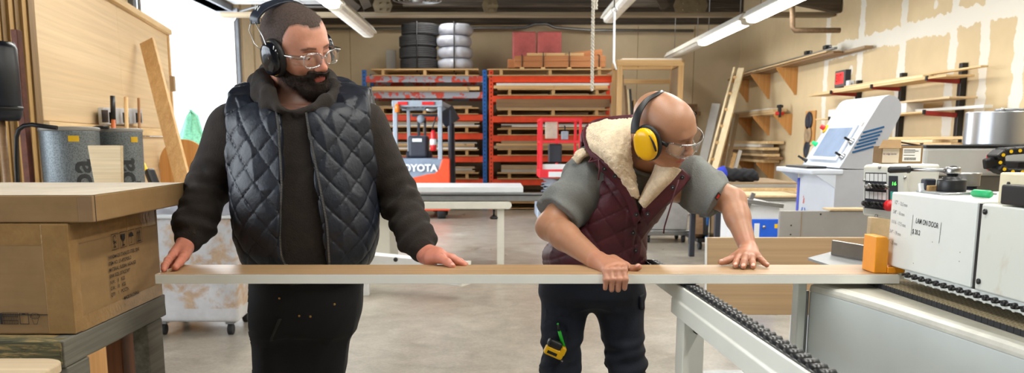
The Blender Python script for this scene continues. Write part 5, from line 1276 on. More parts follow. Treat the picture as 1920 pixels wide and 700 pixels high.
rb(-.002, .052, -.07, .005, 0.01, .9045, 'leg', m_cream); rb(-.015, .065, -.09, .03, 0, .0095, 'foot_plate', m_galv)
rb(.0525, .36, -.05, -.01, .745, .765, 'cross_bar', m_galv, bv=.003)
MB().lathe([(0, 0), (.009, 0), (.009, .012), (0, .014)], (.03, -.0705, .885), (0, -1, 0), n=10).build('bolt', m_black, t, world=False)

# ================================================================== edge banding machine
MO = Vector((.998, 2.197, 0)); mrz = .0587
m_mach = plain('machine_enamel', (212, 216, 212), .38, var=.04, scale=3)
tm = NT('machine_enamel_worn'); v = tm.map(); n = tm.noise(v, 4, 5, .7, .4)
tm.color(tm.mix(tm.ramp(n, [(.60, (0, 0, 0)), (.72, (.5, .5, .5))]), lin((206, 208, 200)), lin((176, 150, 112)))); tm.set(.42)
t = thing('edge_bander', 'big cream edge banding machine at the right with marker writing on its guard', 'machine', MO, mrz)
bander = t
def L_(x0, x1, y0, y1, z0, z1, nm, m, par=None, bv=.003, segs=2): return B(x0, x1, y0, y1, z0, z1).build(nm, m, par or t, bv, world=False, segs=segs)
zb, zt = 1.038, 1.224
g1 = L_(0, .55, -.359, 0, zb, zt, 'guard_cover', m_mach, bv=.004)
L_(.004, .3, -.372, -.3595, zb + .002, zt - .004, 'dark_gap', m_black, bv=0)
g2 = L_(0, .55, -1.0, -.3725, zb, zt - .003, 'guard_cover', tm.m, bv=.004)
MI = Matrix.Translation(MO) @ Matrix.Rotation(mrz, 4, 'Z')
Mi2 = lambda s, z: plane_M((-.0006, -s, z), (0, -1, 0), (0, 0, 1))
def sof(px, z=1.14): 
    h = CZ - z; a = px - VX; return (a * (MO.y + TP * h) - F * MO.x) / (a + F * mrz)
m_mark = plain('marker_ink', (28, 28, 40), .5); m_pencil = plain('pencil_grey', (138, 138, 140), .6)
mb = text_mb('LAM ON DOOR', .0175, M=Mi2(sof(1716), 1.157) @ Matrix.Rotation(-.04, 4, 'Z'), bold=.0002, sx=.78)
text_mb('$ 20.2', .0165, mb, Mi2(sof(1711), 1.1305) @ Matrix.Rotation(-.03, 4, 'Z'), bold=.0002, sx=.85)
for p, a, b in ((1709, 1.125, 1.175), (1762, 1.12, 1.168)):
    s_ = sof(p); mb.add([(-.0006, -s_, a), (-.0006, -s_ - .0014, a), (-.0006, -s_ - .004, b), (-.0006, -s_ - .0026, b)], [(0, 1, 2, 3)])
mb.build('marker_writing', m_mark, t, world=False)
mb = MB()
for s_, px, z in (('1/2" - 12.5 mm', 1674, 1.196), ('5/8" - 16 mm', 1673, 1.172), ('11/16 - 17.5 mm', 1671, 1.147), ('3/4" - 19 mm', 1669, 1.122), ('1" - 25 mm', 1667, 1.096)):
    text_mb(s_, .013, mb, Mi2(sof(px), z) @ Matrix.Rotation(-.08, 4, 'Z'), sx=.8)
mb.build('pencil_writing', m_pencil, t, world=False)
for s_, z in ((.383, 1.205), (.383, 1.058)): MB().lathe([(0, .001), (.006, .001), (.006, .004), (0, .005)], (0, -s_ - .006, z), (-1, 0, 0), n=14).build('screw', m_black, t, world=False)
for px, z in ((1750, 1.12), (1803, 1.11), (1718, 1.06), (1803, 1.09)): MB().lathe([(0, .0005), (.0012, .0005), (.001, .001), (0, .001)], (0, -sof(px), z), (-1, 0, 0), n=8).build('drill_mark', m_brownb, t, world=False)
L_(.03, .45, -.995, -.376, zt - .0025, zt + .062, 'upper_cover', plain('aged_cream', (206, 196, 166), .45, var=.12, scale=8), bv=.004)
L_(.0, .2, -.8, -.43, zt + .0, zt + .04, 'black_hood', m_black, bv=.004)
MB().lathe([(0, 0), (.004, 0), (.004, .003), (0, .003)], (.03, -.41, zt + .04), (-1, 0, 0), n=10).build('screw', m_black, t, world=False)
# bolt strip
sp0 = .083
L_(.004, .02, -1.0, -sp0, 1.0155, zb - .0005, 'bolt_strip', m_mach, bv=.001)
k = 0
for s_ in np.arange(.09, .62, .0155):
    if k % 2: MB().lathe([(0, 0), (.0062, 0), (.0068, .003), (.0062, .009), (.003, .010), (.003, .0085), (0, .0085)], (.0035, -s_, 1.0275), (-1, 0, 0), n=14).build('bolt', m_black, t, world=False)
    else: MB().lathe([(0, 0), (.0033, 0), (.0033, .010), (0, .0105)], (.0035, -s_, 1.0275), (-1, 0, 0), n=12).build('pin', m_black, t, world=False)
    k += 1
for s_ in np.arange(.11, .7, .032): MB().cyl((.008, -s_, 1.0205), (.014, -s_, 1.0205), .0085, 18).build('pressure_wheel', m_cream, t, world=False)
# feed chain with ridged pads
tc = NT('chain_pad'); v = tc.map((1, 1, 1)); w = tc.n('ShaderNodeTexWave'); w.inputs['Scale'].default_value = 60; w.inputs['Distortion'].default_value = .5; tc.l(v, w.inputs[0]); w.bands_direction = 'DIAGONAL'
tc.color(tc.ramp(w.outputs[1], [(.35, lin((30, 30, 30))), (.6, lin((186, 168, 128)))])); tc.set(.7); tc.bump(w.outputs[1], .6, .004)
pad = None
for i, s_ in enumerate(np.arange(-.04, 1.0, .0205)):
    if pad is None:
        pad = B(-.026, .07, -.0198, 0, .9865, .9948).build('chain_pad', tc.m, t, .001, world=False); e = B(-.0285, -.0262, -.0196, -.0002, .974, .9945).build('pad_edge', m_rubber, pad, .001, world=False); pad.location = (0, -s_, 0)
    else:
        c = pad.copy(); col.objects.link(c); c.location = (0, -s_, 0); e2 = e.copy(); col.objects.link(e2); e2.parent = c
# base: top plate with curved front edge, lip and body
def wl(p): return MI.inverted() @ Vector((p[0], p[1], 0))
ctrl = [(.823, 2.244), (.852, 2.15), (.885, 1.995), (.915, 1.80), (.945, 1.58), (.965, 1.4), (.99, 1.15)]
cv = catmull([np.array(p) for p in ctrl], 5)
lp = [tuple(wl(p))[:2] for p in cv]
topz = .982
def ring(off, z): return [(x - off, y, z) for x, y in lp]
m_basetop = plain('dusty_top', (168, 164, 150), .6, var=.12, scale=12)
mb = MB(); n = len(lp); layers = [ring(-.03, topz), ring(-.012, topz - .0005), ring(-.003, topz - .005), ring(0, topz - .013), ring(.0, topz - .02)]
for i in range(len(layers) - 1):
    a, b = layers[i], layers[i + 1]
    mb.add(a + b, [(j, j + 1, n + j + 1, n + j) for j in range(n - 1)], True)
mb.build('curved_lip', plain('lip_cream', (196, 194, 184), .45, var=.08, scale=20), t, world=False)
pl = [(x + .029, y) for x, y in lp] + [(.6, lp[-1][1]), (.6, lp[0][1])]
MB().prism(pl, 'Z', topz - .02, topz - .0003).build('top_plate', m_basetop, t, world=False)
pl = [(x, y) for x, y in lp] + [(.6, lp[-1][1]), (.6, lp[0][1])]
MB().prism(pl, 'Z', .08, topz - .0205).build('base_cabinet', tm.m if False else plain('base_enamel', (196, 202, 200), .4, var=.06, scale=2.5), t, .002, world=False)
MB().prism([(x + .02, y) for x, y in pl[:-2]] + pl[-2:], 'Z', 0, .0795).build('plinth', m_black, t, world=False)
x0_, y0_ = lp[0]
L_(x0_ - .034, x0_ - .012, y0_ - .012, y0_ + .03, .0, topz + .012, 'end_post', m_mach); L_(x0_ - .012, x0_ + .0, y0_ + .001, y0_ + .02, .0, topz - .02, 'dark_joint', m_galv, bv=0)
# orange feed stop
m_or = plain('safety_orange', (232, 150, 30), .45, var=.08)
t2 = thing('feed_guide', 'orange metal feed guide block standing over the board at the machine mouth', 'guide', (.97, 2.2, 1.021))
MB().prism([(.954, 1.0212), (.9865, 1.0212), (.9865, 1.104), (.980, 1.1135), (.954, 1.1135)], 'Y', 2.165, 2.24).build('upright_block', m_or, t2, .002)
MB().box(.987, 1.03, 2.163, 2.21, 1.0212, 1.0365).build('foot', m_or, t2, .0015)
# infeed plate and fence behind the board
t2 = thing('infeed_table', 'bare metal infeed plate with an angled fence behind the board', 'machine table', (1.1, 2.62, .9))
z_ = 1.0; D_ = lambda py: (CZ - z_) / ((py - 265) / FV)
pa = H(1515, 485, 2.58); pz = pa[2]
MB().prism([(HX(1515, 2.60, pz), 2.60), (HX(1580, 2.36, pz), 2.36), (1.3, 2.36), (1.3, 2.75), (HX(1560, 2.75, pz), 2.75)], 'Z', pz - .008, pz).build('plate', m_galv, t2, .001)
a = H(1561, 474, 2.68); b = H(1650, 492, 2.48); a[2] = pz + .022; b[2] = pz + .022
MB().bar(tuple(a), tuple(b), .012, .044).build('fence', m_steel, t2, .001)
MB().box(1.05, 1.25, 2.5, 2.7, 0, pz - .0085).build('pedestal', m_cream, t2, .004)
# switch box
Yc = 2.55; t2 = thing('switch_box', 'cream switch box with two rows of black knobs beside the guard', 'control box', tuple(H(1680, 360, Yc)))
P = lambda x, y, d=0: H(x, y, Yc + d)
c = [P(1619, 309), P(1702, 309), P(1702, 417), P(1617, 405)]
fr0 = [tuple(p) for p in c]; bk = [(p[0] + .16, p[1] + .22, p[2] + (0)) for p in c]
MB().add(fr0 + bk, [(0, 1, 2, 3), (7, 6, 5, 4), (0, 4, 5, 1), (1, 5, 6, 2), (2, 6, 7, 3), (3, 7, 4, 0)]).build('housing', m_cream, t2, .008, segs=3)
xe = fr0[1][0]; MB().box(xe - .004, P(1766, 330)[0], Yc + .012, Yc + .24, fr0[2][2] + .004, fr0[1][2] + .001).build('housing_end', m_cream, t2, .008, segs=3)
MB().bar(tuple(P(1690, 420, .2)), (P(1690, 420, .2)[0], Yc + .2, 0.0), .05, .05).build('post', m_cream, t2)
# faceplate rows, following the slightly slanted front
def FPt(u, v, o=0.0):
    a = np.array(fr0); p = (a[0] * (1 - u) + a[1] * u) * (1 - v) + (a[3] * (1 - u) + a[2] * u) * v; return p + np.array([0, -o, 0])
def quadbox(u0, u1, v0, v1, o, nm, m, par=t2):
    vs = [FPt(u, v, oo) for oo in (0.0005, o) for u, v in ((u0, v0), (u1, v0), (u1, v1), (u0, v1))]
    return MB().add(vs, [(0, 1, 2, 3), (7, 6, 5, 4), (0, 4, 5, 1), (1, 5, 6, 2), (2, 6, 7, 3), (3, 7, 4, 0)]).build(nm, m, par)
fpl = quadbox(.02, .9, .08, .93, .0015, 'faceplate', m_mach)
for r in range(2):
    v0 = .17 + r * .34; quadbox(.04, .52, v0 - .02, v0 + .33, .002, 'dark_panel', m_fdark)
    for i in range(5): quadbox(.05 + i * .094, .05 + i * .094 + .08, v0, v0 + .14, .003, 'label_window', m_white)
    for i in range(5):
        p = FPt(.085 + i * .094 - (.06 if (r and i == 0) else 0), v0 + .235, .002); m = m_steel if (r == 0 and i in (0, 4)) else m_black
        kb = MB().lathe([(0, 0), (.0088, 0), (.0088, .008), (.0075, .015), (0, .0155)], tuple(p), (0, -1, 0), n=14).build('switch_knob', m, t2); MB().bar(tuple(p + np.array([-.006, -.018, .006])), tuple(p + np.array([.006, -.018, -.006])), .007, .004).build('pointer', m, kb, .001)
for u, v in ((.36, .045), (.93, .22), (.3, .96), (.86, .97), (.02, .3)): MB().lathe([(0, 0), (.0045, 0), (.004, .003), (0, .004)], tuple(FPt(u, v, .001)), (0, -1, 0), n=12).build('screw', m_steel, t2)
dp = quadbox(.57, .76, .20, .70, .006, 'display', m_fdark); quadbox(.59, .74, .48, .70, .007, 'keypad', plain('teal_keys', (60, 160, 150), .4), dp)
text_mb('16', .014, M=plane_M(FPt(.61, .37, .0068), (1, 0, 0), (0, 0, 1)), bold=.0004).build('digits', emit('led_green', (90, 255, 90), 2.0), dp)
p = FPt(.58, .72, .01); rk = MB().lathe([(0, 0), (.011, .002), (.0155, .008), (.0165, .02), (.0145, .034), (.012, .042), (0, .043)], tuple(p + np.array([-.026, -.02, -.002])), (1, .12, .02), n=20).build('red_knob', m_red, t2)
MB().cyl(tuple(p + np.array([.008, -.018, -.002])), tuple(p + np.array([.03, .0, -.002])), .006, 10).build('knob_stem', m_steel, rk)
# small open cardboard carton on the switch box
zc = fr0[0][2] + .001
t2 = thing('carton', 'small open cardboard carton with shipping label on the switch box', 'cardboard box', tuple(H(1688, 305, Yc + .14)))
M2 = Matrix.Translation(H(1652, 305, Yc + .1)) @ Matrix.Rotation(-.12, 4, 'Z'); M2.translation.z = zc
def bx2(x0, x1, y0, y1, z0, z1, nm, m, bv=.001): return MB().box(x0, x1, y0, y1, z0, z1, M2).build(nm, m, t2, bv)
W_, Dp, Hh = .118, .085, .052
c_ = bx2(0, .003, 0, Dp, 0, Hh, 'side', m_card); bx2(W_ - .003, W_, 0, Dp, 0, Hh, 'side', m_card); bx2(.003, W_ - .003, 0, .003, 0, Hh, 'side', m_card); bx2(.003, W_ - .003, Dp - .003, Dp, 0, Hh, 'side', m_card); bx2(.003, W_ - .003, .003, Dp - .003, 0, .003, 'bottom', m_card2)
bx2(.002, .05, -.0012, -.0004, .002, Hh - .004, 'white_side_print', m_cardtop)
lbq = bx2(.06, .112, -.0012, -.0004, .006, .046, 'shipping_label', m_whiteb, 0)
mb = MB()
for z in (.04, .036, .032, .024): mb.box(.063, .095 if z != .036 else .105, -.0016, -.0012, z, z + .0016, M2)
for i in range(12): mb.box(.066 + i * .0028, .0675 + i * .0028, -.0016, -.0012, .010, .018, M2)
mb.build('label_print', m_ink, lbq)
text_mb('for edge bander', .0085, M=M2 @ plane_M((.004, -.0018, .026), (1, 0, 0), (0, 0, 1)), sx=.72).build('handwriting', plain('purple_pen', (70, 50, 110), .6), t2)
MB().add([tuple(M2 @ Vector(p)) for p in ((-.014, -.012, Hh - .006), (.052, -.012, Hh - .006), (.062, .03, Hh + .018), (0.01, .03, Hh + .018), (-.014, -.0105, Hh - .007), (.052, -.0105, Hh - .007), (.062, .0315, Hh + .017), (.01, .0315, Hh + .017))], [(0, 1, 2, 3), (7, 6, 5, 4), (0, 4, 5, 1), (1, 5, 6, 2), (2, 6, 7, 3), (3, 7, 4, 0)]).build('flap', m_card, t2)
MB().add([tuple(M2 @ Vector(p)) for p in ((.055, Dp * .5, Hh + .014), (W_, Dp * .1, Hh + .001), (W_, Dp, Hh + .001), (.055, Dp, Hh + .014), (.055, Dp * .5, Hh + .016), (W_, Dp * .1, Hh + .003), (W_, Dp, Hh + .003), (.055, Dp, Hh + .016))], [(0, 1, 2, 3), (7, 6, 5, 4), (0, 4, 5, 1), (1, 5, 6, 2), (2, 6, 7, 3), (3, 7, 4, 0)]).build('flap', m_card2, t2)
# ratchet on a black cylinder and small things on the guard top
t2 = thing('mounting_plate', 'thin grey metal plate under the black cylinder on the guard', 'plate', (1.11, 2.11, zt))
MB().box(1.055, 1.185, 2.06, 2.19, zt + .0005, zt + .005).build('plate', m_galv, t2, .001)
cc = (1.112, 2.13); zz = zt + .0055
t2 = thing('depth_stop', 'black cylinder block standing on the guard under the ratchet', 'machine part', (cc[0], cc[1], zz))
MB().lathe([(0, 0), (.032, 0), (.033, .002), (.033, .026), (.031, .029), (.022, .029), (.022, .034), (.013, .036), (.013, .042), (0, .042)], (cc[0], cc[1], zz), n=32).build('cylinder', m_black, t2)
MB().box(cc[0] - .048, cc[0] - .02, cc[1] + .034, cc[1] + .06, zt + .0055, zt + .034).build('clamp_block', m_fdark, t2, .004)
t2 = thing('ratchet_wrench', 'steel ratchet wrench with black grip lying across the black cylinder', 'wrench', (cc[0], cc[1], zz + .043))
zr = zz + .0425
MB().lathe([(0, 0), (.018, 0), (.0185, .002), (.0185, .013), (.016, .016), (0, .0165)], (cc[0], cc[1], zr), n=26).build('head', m_steel, t2); MB().lathe([(0, 0), (.008, 0), (.008, .002), (0, .003)], (cc[0], cc[1], zr + .0165), n=16).build('selector_dial', m_black, t2)
e1 = H(1708, 321.5, 2.17); e0 = np.array([cc[0] - .016, cc[1] + .002, zr + .008]); e1[2] = zr + .009
MB().tube([tuple(e0), tuple(e0 + (e1 - e0) * .2), tuple(e1)], [.0065, .0045, .005], 12).build('shaft', m_steel, t2)
e2 = H(1664, 324, 2.19); e2[2] = zr + .007; MB().tube([tuple(e1), tuple(e1 + (e2 - e1) * .05), tuple(e1 + (e2 - e1) * .15), tuple(e1 + (e2 - e1) * .2), tuple(e1 + (e2 - e1) * .9), tuple(e2)], [.006, .009, .009, .0075, .0085, .005], 14).build('grip', m_black, t2)
pq = H(1733, 356, 2.17); o = B(-.012, .012, -.004, .004, 0, .022).build('paper_tag', m_white, None, .001); o.location = (pq[0], 2.17, zt + .001); o.rotation_euler = (-.25, 0, .2); tag(o, 'small folded white paper on the guard top', 'paper')
pq = H(1749, 356, 2.16); o = B(-.014, .014, -.01, .01, 0, .017).build('cork_block', plain('cork', (184, 148, 98), .9, bump=.5, var=.3, scale=60), None, .002); o.location = (pq[0], 2.165, zt + .001); tag(o, 'small cork block beside the black cylinder', 'block')
a = H(1822, 352, 1.98); b = H(1856, 352, 1.93); zg = zt + .010
t2 = thing('screwdriver', 'green-handled screwdriver lying on the guard top', 'screwdriver', (a[0], a[1], zg)); MB().tube([(a[0], a[1], zg), (a[0] + .004, a[1] - .006, zg), (b[0], b[1], zg), (b[0] + .003, b[1] - .005, zg)], [.004, .009, .009, .006], 12).build('handle', plain('green_plastic', (20, 150, 90), .35), t2)
MB().cyl((a[0] - .06, a[1] + .02, zg - .004), (a[0], a[1], zg), .002, 8).build('blade', m_steel, t2)
t2 = thing('steel_pot', 'short round steel pot behind the black cylinder', 'machine part', tuple(H(1811, 340, 2.5)))
pp = H(1811, 345, 2.5); MB().lathe([(0, 0), (.036, 0), (.036, .03), (.039, .033), (.039, .037), (0, .038)], (pp[0], pp[1], zt + .0), n=28).build('pot', m_steel, t2); MB().cyl((pp[0], pp[1], .9), (pp[0], pp[1], zt - .0005), .03, 16).build('stem', m_fdark, t2)
# ================================================================== people
def unit(v): v = np.array(v, float); return v / np.linalg.norm(v)
class Frame:
    """head frame: columns = person's right, forward, up"""
    def __init__(s, c, yaw, pitch, roll, sc):
        y, p, r = map(math.radians, (yaw, pitch, roll))
        f = np.array([math.sin(y) * math.cos(p), -math.cos(y) * math.cos(p), -math.sin(p)])
        u0 = np.array([math.sin(y) * math.sin(p), -math.cos(y) * math.sin(p), math.cos(p)]); x0 = np.cross(f, u0)
        u = u0 * math.cos(r) + x0 * math.sin(r); x = np.cross(f, u)
        s.c = np.array(c, float); s.R = np.stack([x, f, u], 1); s.s = sc
    def w(s, p): return s.c + s.R @ (np.array(p, float) * s.s)
    def d(s, v): return s.R @ np.array(v, float)
    def loc(s, P): return ((P - s.c) @ s.R) / s.s
    def M(s):
        m = Matrix([list(r) + [0] for r in (s.R * s.s)] + [[0, 0, 0, 1]]); m.translation = Vector(s.c); return m
def head_prims(h, slim=1.0, lips=1.0, ears=True, cr=1.0):
    s = h.s; E = lambda c, r, k=.012, op='u': Ell(h.w(c), np.array(r) * s, h.R, k * s, op)
    C = lambda a, b, ra, rb=None, k=.01, op='u': Cone(h.w(a), h.w(b), ra * s, None if rb is None else rb * s, k * s, op)
    L = [E((0, -.014, .035 * cr), (.0765, .098, .086 * cr)), E((0, .030, .030 * cr), (.066, .062, .075 * cr), .03), E((0, .034, -.034), (.056 * slim, .058, .072), .03)]
    for q in (-1, 1):
        L += [C((q * .050 * slim, .004, -.055), (q * .020, .072, -.092), .018, .016, .03), C((q * .058, .012, -.01), (q * .044, .066, -.020), .016, .017, .03)]
    L += [C((-.012, .078, -.096), (.012, .078, -.096), .015, None, .022), C((-.030, .084, .028), (.030, .084, .028), .010, None, .022),
          C((0, .090, -.045), (0, .082, -.07), .014, .014, .02)]
    for q in (-1, 1):
        L += [E((q * .032, .103, .008), (.0165, .016, .012), .014, 's'), Ell(h.w((q * .031, .0775, .006)), np.array((.0138, .0138, .0128)) * s, h.R, .003 * s),
              C((q * .018, .0905, .011), (q * .045, .082, .009), .0035, .0035, .006), C((q * .022, .0862, .009), (q * .040, .0825, .0085), .0068, .0068, .003), C((q * .020, .0885, -.004), (q * .042, .081, -.003), .003, .003, .008)]
    L += [C((0, .094, .014), (0, .112, -.020), .0075, .0095, .012), E((0, .115, -.025), (.0115, .0105, .0095), .008)]
    for q in (-1, 1): L += [E((q * .0125, .104, -.029), (.0075, .0105, .0075), .005), E((q * .0065, .109, -.037), (.0038, .0055, .004), .003, 's')]
    L += [C((-.018, .096, -.052), (.018, .096, -.052), .0055 * lips, .0055 * lips, .008), C((-.014, .097, -.061), (.014, .097, -.061), .0062 * lips, .0062 * lips, .006),
          C((-.021, .1035, -.0565), (.021, .1035, -.0565), .0016, .0016, .003, 's')]
    if ears:
        for q in (-1, 1): L += [E((q * .078, -.006, .0), (.007, .018, .030), .006), E((q * .084, .0, .0), (.005, .010, .016), .004, 's')]
    return L
def chain(pts, rs, k=.003):
    return [Cone(pts[i], pts[i + 1], rs[i], rs[i + 1], k if i else .006) for i in range(len(pts) - 1)]
def hand_prims(wrist, wr, mcps, fingers, thumb, palmr=.0125, tr=(.0145, .0125, .0105, .0085), fr=1.0):
    """fingers: per finger list of points after the knuckle"""
    L = []; w = np.array(wrist)
    for i, m in enumerate(mcps):
        a = w + (np.array(m) - w) * .12; L.append(Cone(a, m, wr * .62, palmr - .001 * (i == 3), .016))
    for i in range(3):
        m1, m2 = np.array(mcps[i]), np.array(mcps[i + 1]); L.append(Cone(w * .5 + m1 * .5, m1 * .55 + m2 * .45, palmr * .9, palmr * .85, .012))
    L += [Cone(thumb[0], thumb[1], tr[0] * 1.15, tr[0], .014)] + chain(thumb[1:], tr[1:], .005)
    for i, fp_ in enumerate(fingers):
        r0 = fr * (.0098, .0102, .0098, .0086)[i]; pts = [mcps[i]] + fp_; rs = [r0 * 1.08, r0, r0 * .93, r0 * .80][:len(pts)]
        L += chain(pts, rs, .0022)
        for j in (1, 2):
            if j < len(pts) - 1: L.append(Cone(pts[j], pts[j], rs[j] * 1.07, None, .004))
    return L
def march(prims, p0, d, tmax=1.5):
    p = np.array(p0, float); d = unit(d); t = 0.0
    for _ in range(80):
        v = evalsdf(prims, p[None])[0]
        if abs(v) < 3e-4: break
        t += v * .8; p = p + d * v * .8
        if t > tmax: return None
    return p
def on_cloth(prims, px, py, off=0.0, Y0=1.9):
    """point of a garment met by the line of sight through px, py, lifted off the cloth"""
    a = H(px, py, Y0); d = unit(H(px, py, 3) - a); p = march(prims, a, d); return None if p is None else p - d * off
def nrm_at(prims, p, e=1e-3):
    P = np.array([p + v for v in np.vstack([np.eye(3) * e, -np.eye(3) * e])]); v = evalsdf(prims, P); return unit(v[:3] - v[3:])
def rowsY(rows, Yref):
    """loft rows from silhouette rows (py, px_left, px_right, Y centre, half depth)"""
    out = []
    for py, l, r, Yc, ry in rows:
        a = H(l, py, Yc); b = H(r, py, Yc); out.append((a[2], (a[0] + b[0]) / 2, Yc, (b[0] - a[0]) / 2, ry))
    out.sort(); return out
def folds(amp, sc, seed, stretch=(1, 1, 1)):
    r = np.random.default_rng(seed); K = r.normal(size=(5, 3)) * sc * np.array(stretch); ph = r.uniform(0, 6.28, 5); K2 = r.normal(size=(3, 3)) * sc * .5; ph2 = r.uniform(0, 6.28, 3)
    def f(P):
        w = np.sin(P @ K2.T + ph2).sum(1); d = 0
        for k, p in zip(K, ph): d = d + np.sin(P @ k + p + .8 * w)
        d = d / 5; return -amp * (1 - 2 * np.sqrt(np.abs(d) + 1e-6))
    return Fn(f, op='d')
def smooth01(x, a, b): t = np.clip((x - a) / (b - a), 0, 1); return t * t * (3 - 2 * t)
m_skin1 = attr_mat('skin_ruddy', .48, .12, 300, sss=.12, var=.10, vscale=60)
m_skin2 = attr_mat('skin_tan', .42, .10, 300, sss=.12, var=.07, vscale=50)
m_hair = plain('dark_brown_hair', (76, 60, 52), .75, var=.5, scale=240, bump=.6, bscale=600)
m_beard = plain('beard_hair', (56, 40, 31), .7, var=.5, scale=160, bump=.8, bscale=420)
m_hoodie = plain('brown_black_fleece', (40, 33, 28), .95, var=.3, scale=26, bump=.5, bscale=260)
m_vest = plain('navy_quilted_nylon', (19, 25, 37), .5, var=.25, scale=30, bump=.25, bscale=90)
m_black_denim = plain('black_work_trousers', (15, 15, 18), .85, var=.25, scale=14, bump=.2, bscale=300)
m_lens = clear('clear_lens', (.93, .95, .97), .10); m_frame = clear('clear_frame', (.86, .88, .90), .30, .08)
m_cupb = plain('glossy_navy_cup', (14, 18, 26), .12, var=.1); m_cupy = plain('yellow_cup', (238, 184, 8), .3, var=.05)
m_foam = plain('black_cushion', (18, 18, 20), .6)
m_sherpa = plain('sherpa_fleece', (222, 202, 172), .95, var=.14, scale=90, bump=.9, bscale=170)
m_maroon = plain('maroon_nylon', (74, 20, 32), .55, var=.25, scale=22, bump=.35, bscale=70)
m_gtee = plain('grey_marl', (120, 122, 119), .95, var=.10, scale=220, bump=.35, bscale=300)
m_navy = plain('navy_work_trousers', (14, 21, 36), .85, var=.3, scale=12, bump=.25, bscale=300)

def wrapband(h, prof, mat, nm, par, width=.028, thick=.0045, rows=None):
    """band through local points prof (x, y, z), flat across local y"""
    A = catmull([np.array(p) for p in prof], 8); vs = []; n = len(A)
    T = np.gradient(A, axis=0); T /= np.linalg.norm(T, axis=1, keepdims=True)
    Yd = np.array([0, 1, 0.0]); mb = MB()
    for i in range(n):
        wd = width if np.isscalar(width) else np.interp(i / (n - 1), np.linspace(0, 1, len(width)), width)
        side = Yd - T[i] * (T[i] @ Yd); side = unit(side); nn = np.cross(T[i], side)
        for a, b in ((-1, -1), (1, -1), (1, 1), (-1, 1)): vs.append(h.w(A[i] + side * a * wd / 2 + nn * b * thick / 2))
    fs = [(3, 2, 1, 0), tuple(4 * (n - 1) + k for k in range(4))]
    for i in range(n - 1):
        for k in range(4): a = 4 * i + k; b = 4 * i + (k + 1) % 4; fs.append((a, b, b + 4, a + 4))
    return mb.add(vs, fs, False).build(nm, mat, par, .0012, smooth=True)
def earmuffs(h, side_items, mcup, label, cupc=(.102, -.002, -.012), dims=(.021, .036, .047), seam=None, tiltz=0.0):
    t = thing('ear_muffs', label, 'ear protection', h.c)
    ct, st = math.cos(tiltz), math.sin(tiltz); tl = lambda x, y, z: np.array([x, y * ct - z * st, y * st + z * ct])
    for q in (1, -1):
        c = np.array(cupc) * (q, 1, 1); s = h.s
        mb = MB(); n = 36
        pr = [(0, .0), (.30, -.0), (.62, -.05), (.86, -.22), (.985, -.52), (1.0, -.8), (.97, -1.0), (.6, -1.02), (0, -1.02)]
        vs = []
        for r, hh in pr:
            for k in range(n):
                a = 2 * PI * k / n; e = 2.35; ca, sa = math.cos(a), math.sin(a); rr = (abs(ca) ** e + abs(sa) ** e) ** (-1 / e)
                vs.append(h.w(c + tl(q * (dims[0] * (1 + hh)), dims[1] * r * rr * ca, dims[2] * r * rr * sa)))
        fs = [(i * n + k, i * n + (k + 1) % n, (i + 1) * n + (k + 1) % n, (i + 1) * n + k) for i in range(len(pr) - 1) for k in range(n)]
        cup = mb.add(vs, fs, True).build('cup', mcup, t, smooth=True)
        mb = MB(); pts = []
        for k in range(40):
            a = 2 * PI * k / 40; pts.append(h.w(c + tl(-q * .007, dims[1] * .93 * math.cos(a), dims[2] * .93 * math.sin(a))))
        mb.tube(pts, .0105 * s, 12, True); mb.build('cushion', m_foam, t)
        if seam is not None:
            mb = MB(); pts = [h.w(c + tl(q * .0015, dims[1] * 1.005 * math.cos(a), dims[2] * 1.005 * math.sin(a))) for a in np.linspace(0, 2 * PI, 41)[:-1]]
            mb.tube(pts, .0014 * s, 6, True).build('trim_line', seam, cup)
    return t

# ------------------------------------------------------------------ bearded man
man = thing('person', 'bearded man in navy quilted vest over brown hoodie, looking down to the right', 'person', (HX(565, 2.55, .1), 2.55, 0))
h1 = Frame(H(554, 91, 2.50), 55, 18, 14, 1.0)
hp1 = head_prims(h1, 1.05, ears=True)
neck1 = [Cone(h1.w((0, -.030, -.045)), H(556, 205, 2.54), .060, .066, .03), Cone(h1.w((0, -.01, -.07)), H(552, 200, 2.50), .045, .05, .02)]
torso_rows1 = rowsY([(200, 470, 650, 2.53, .09), (240, 455, 680, 2.52, .11), (330, 452, 688, 2.51, .125), (430, 458, 690, 2.50, .13), (500, 480, 674, 2.52, .11), (560, 495, 655, 2.55, .09)], 2.5)
W1 = H(352, 452, 2.42); W2 = H(795, 474, 2.415)
sh1, sh2 = H(438, 246, 2.53), H(680, 242, 2.53); el1, el2 = H(398, 338, 2.56), H(748, 372, 2.55)
armsb = [Cone(sh1, el1, .050, .042), Cone(el1, W1, .042, .028), Cone(sh2, el2, .050, .042), Cone(el2, W2, .042, .028)]
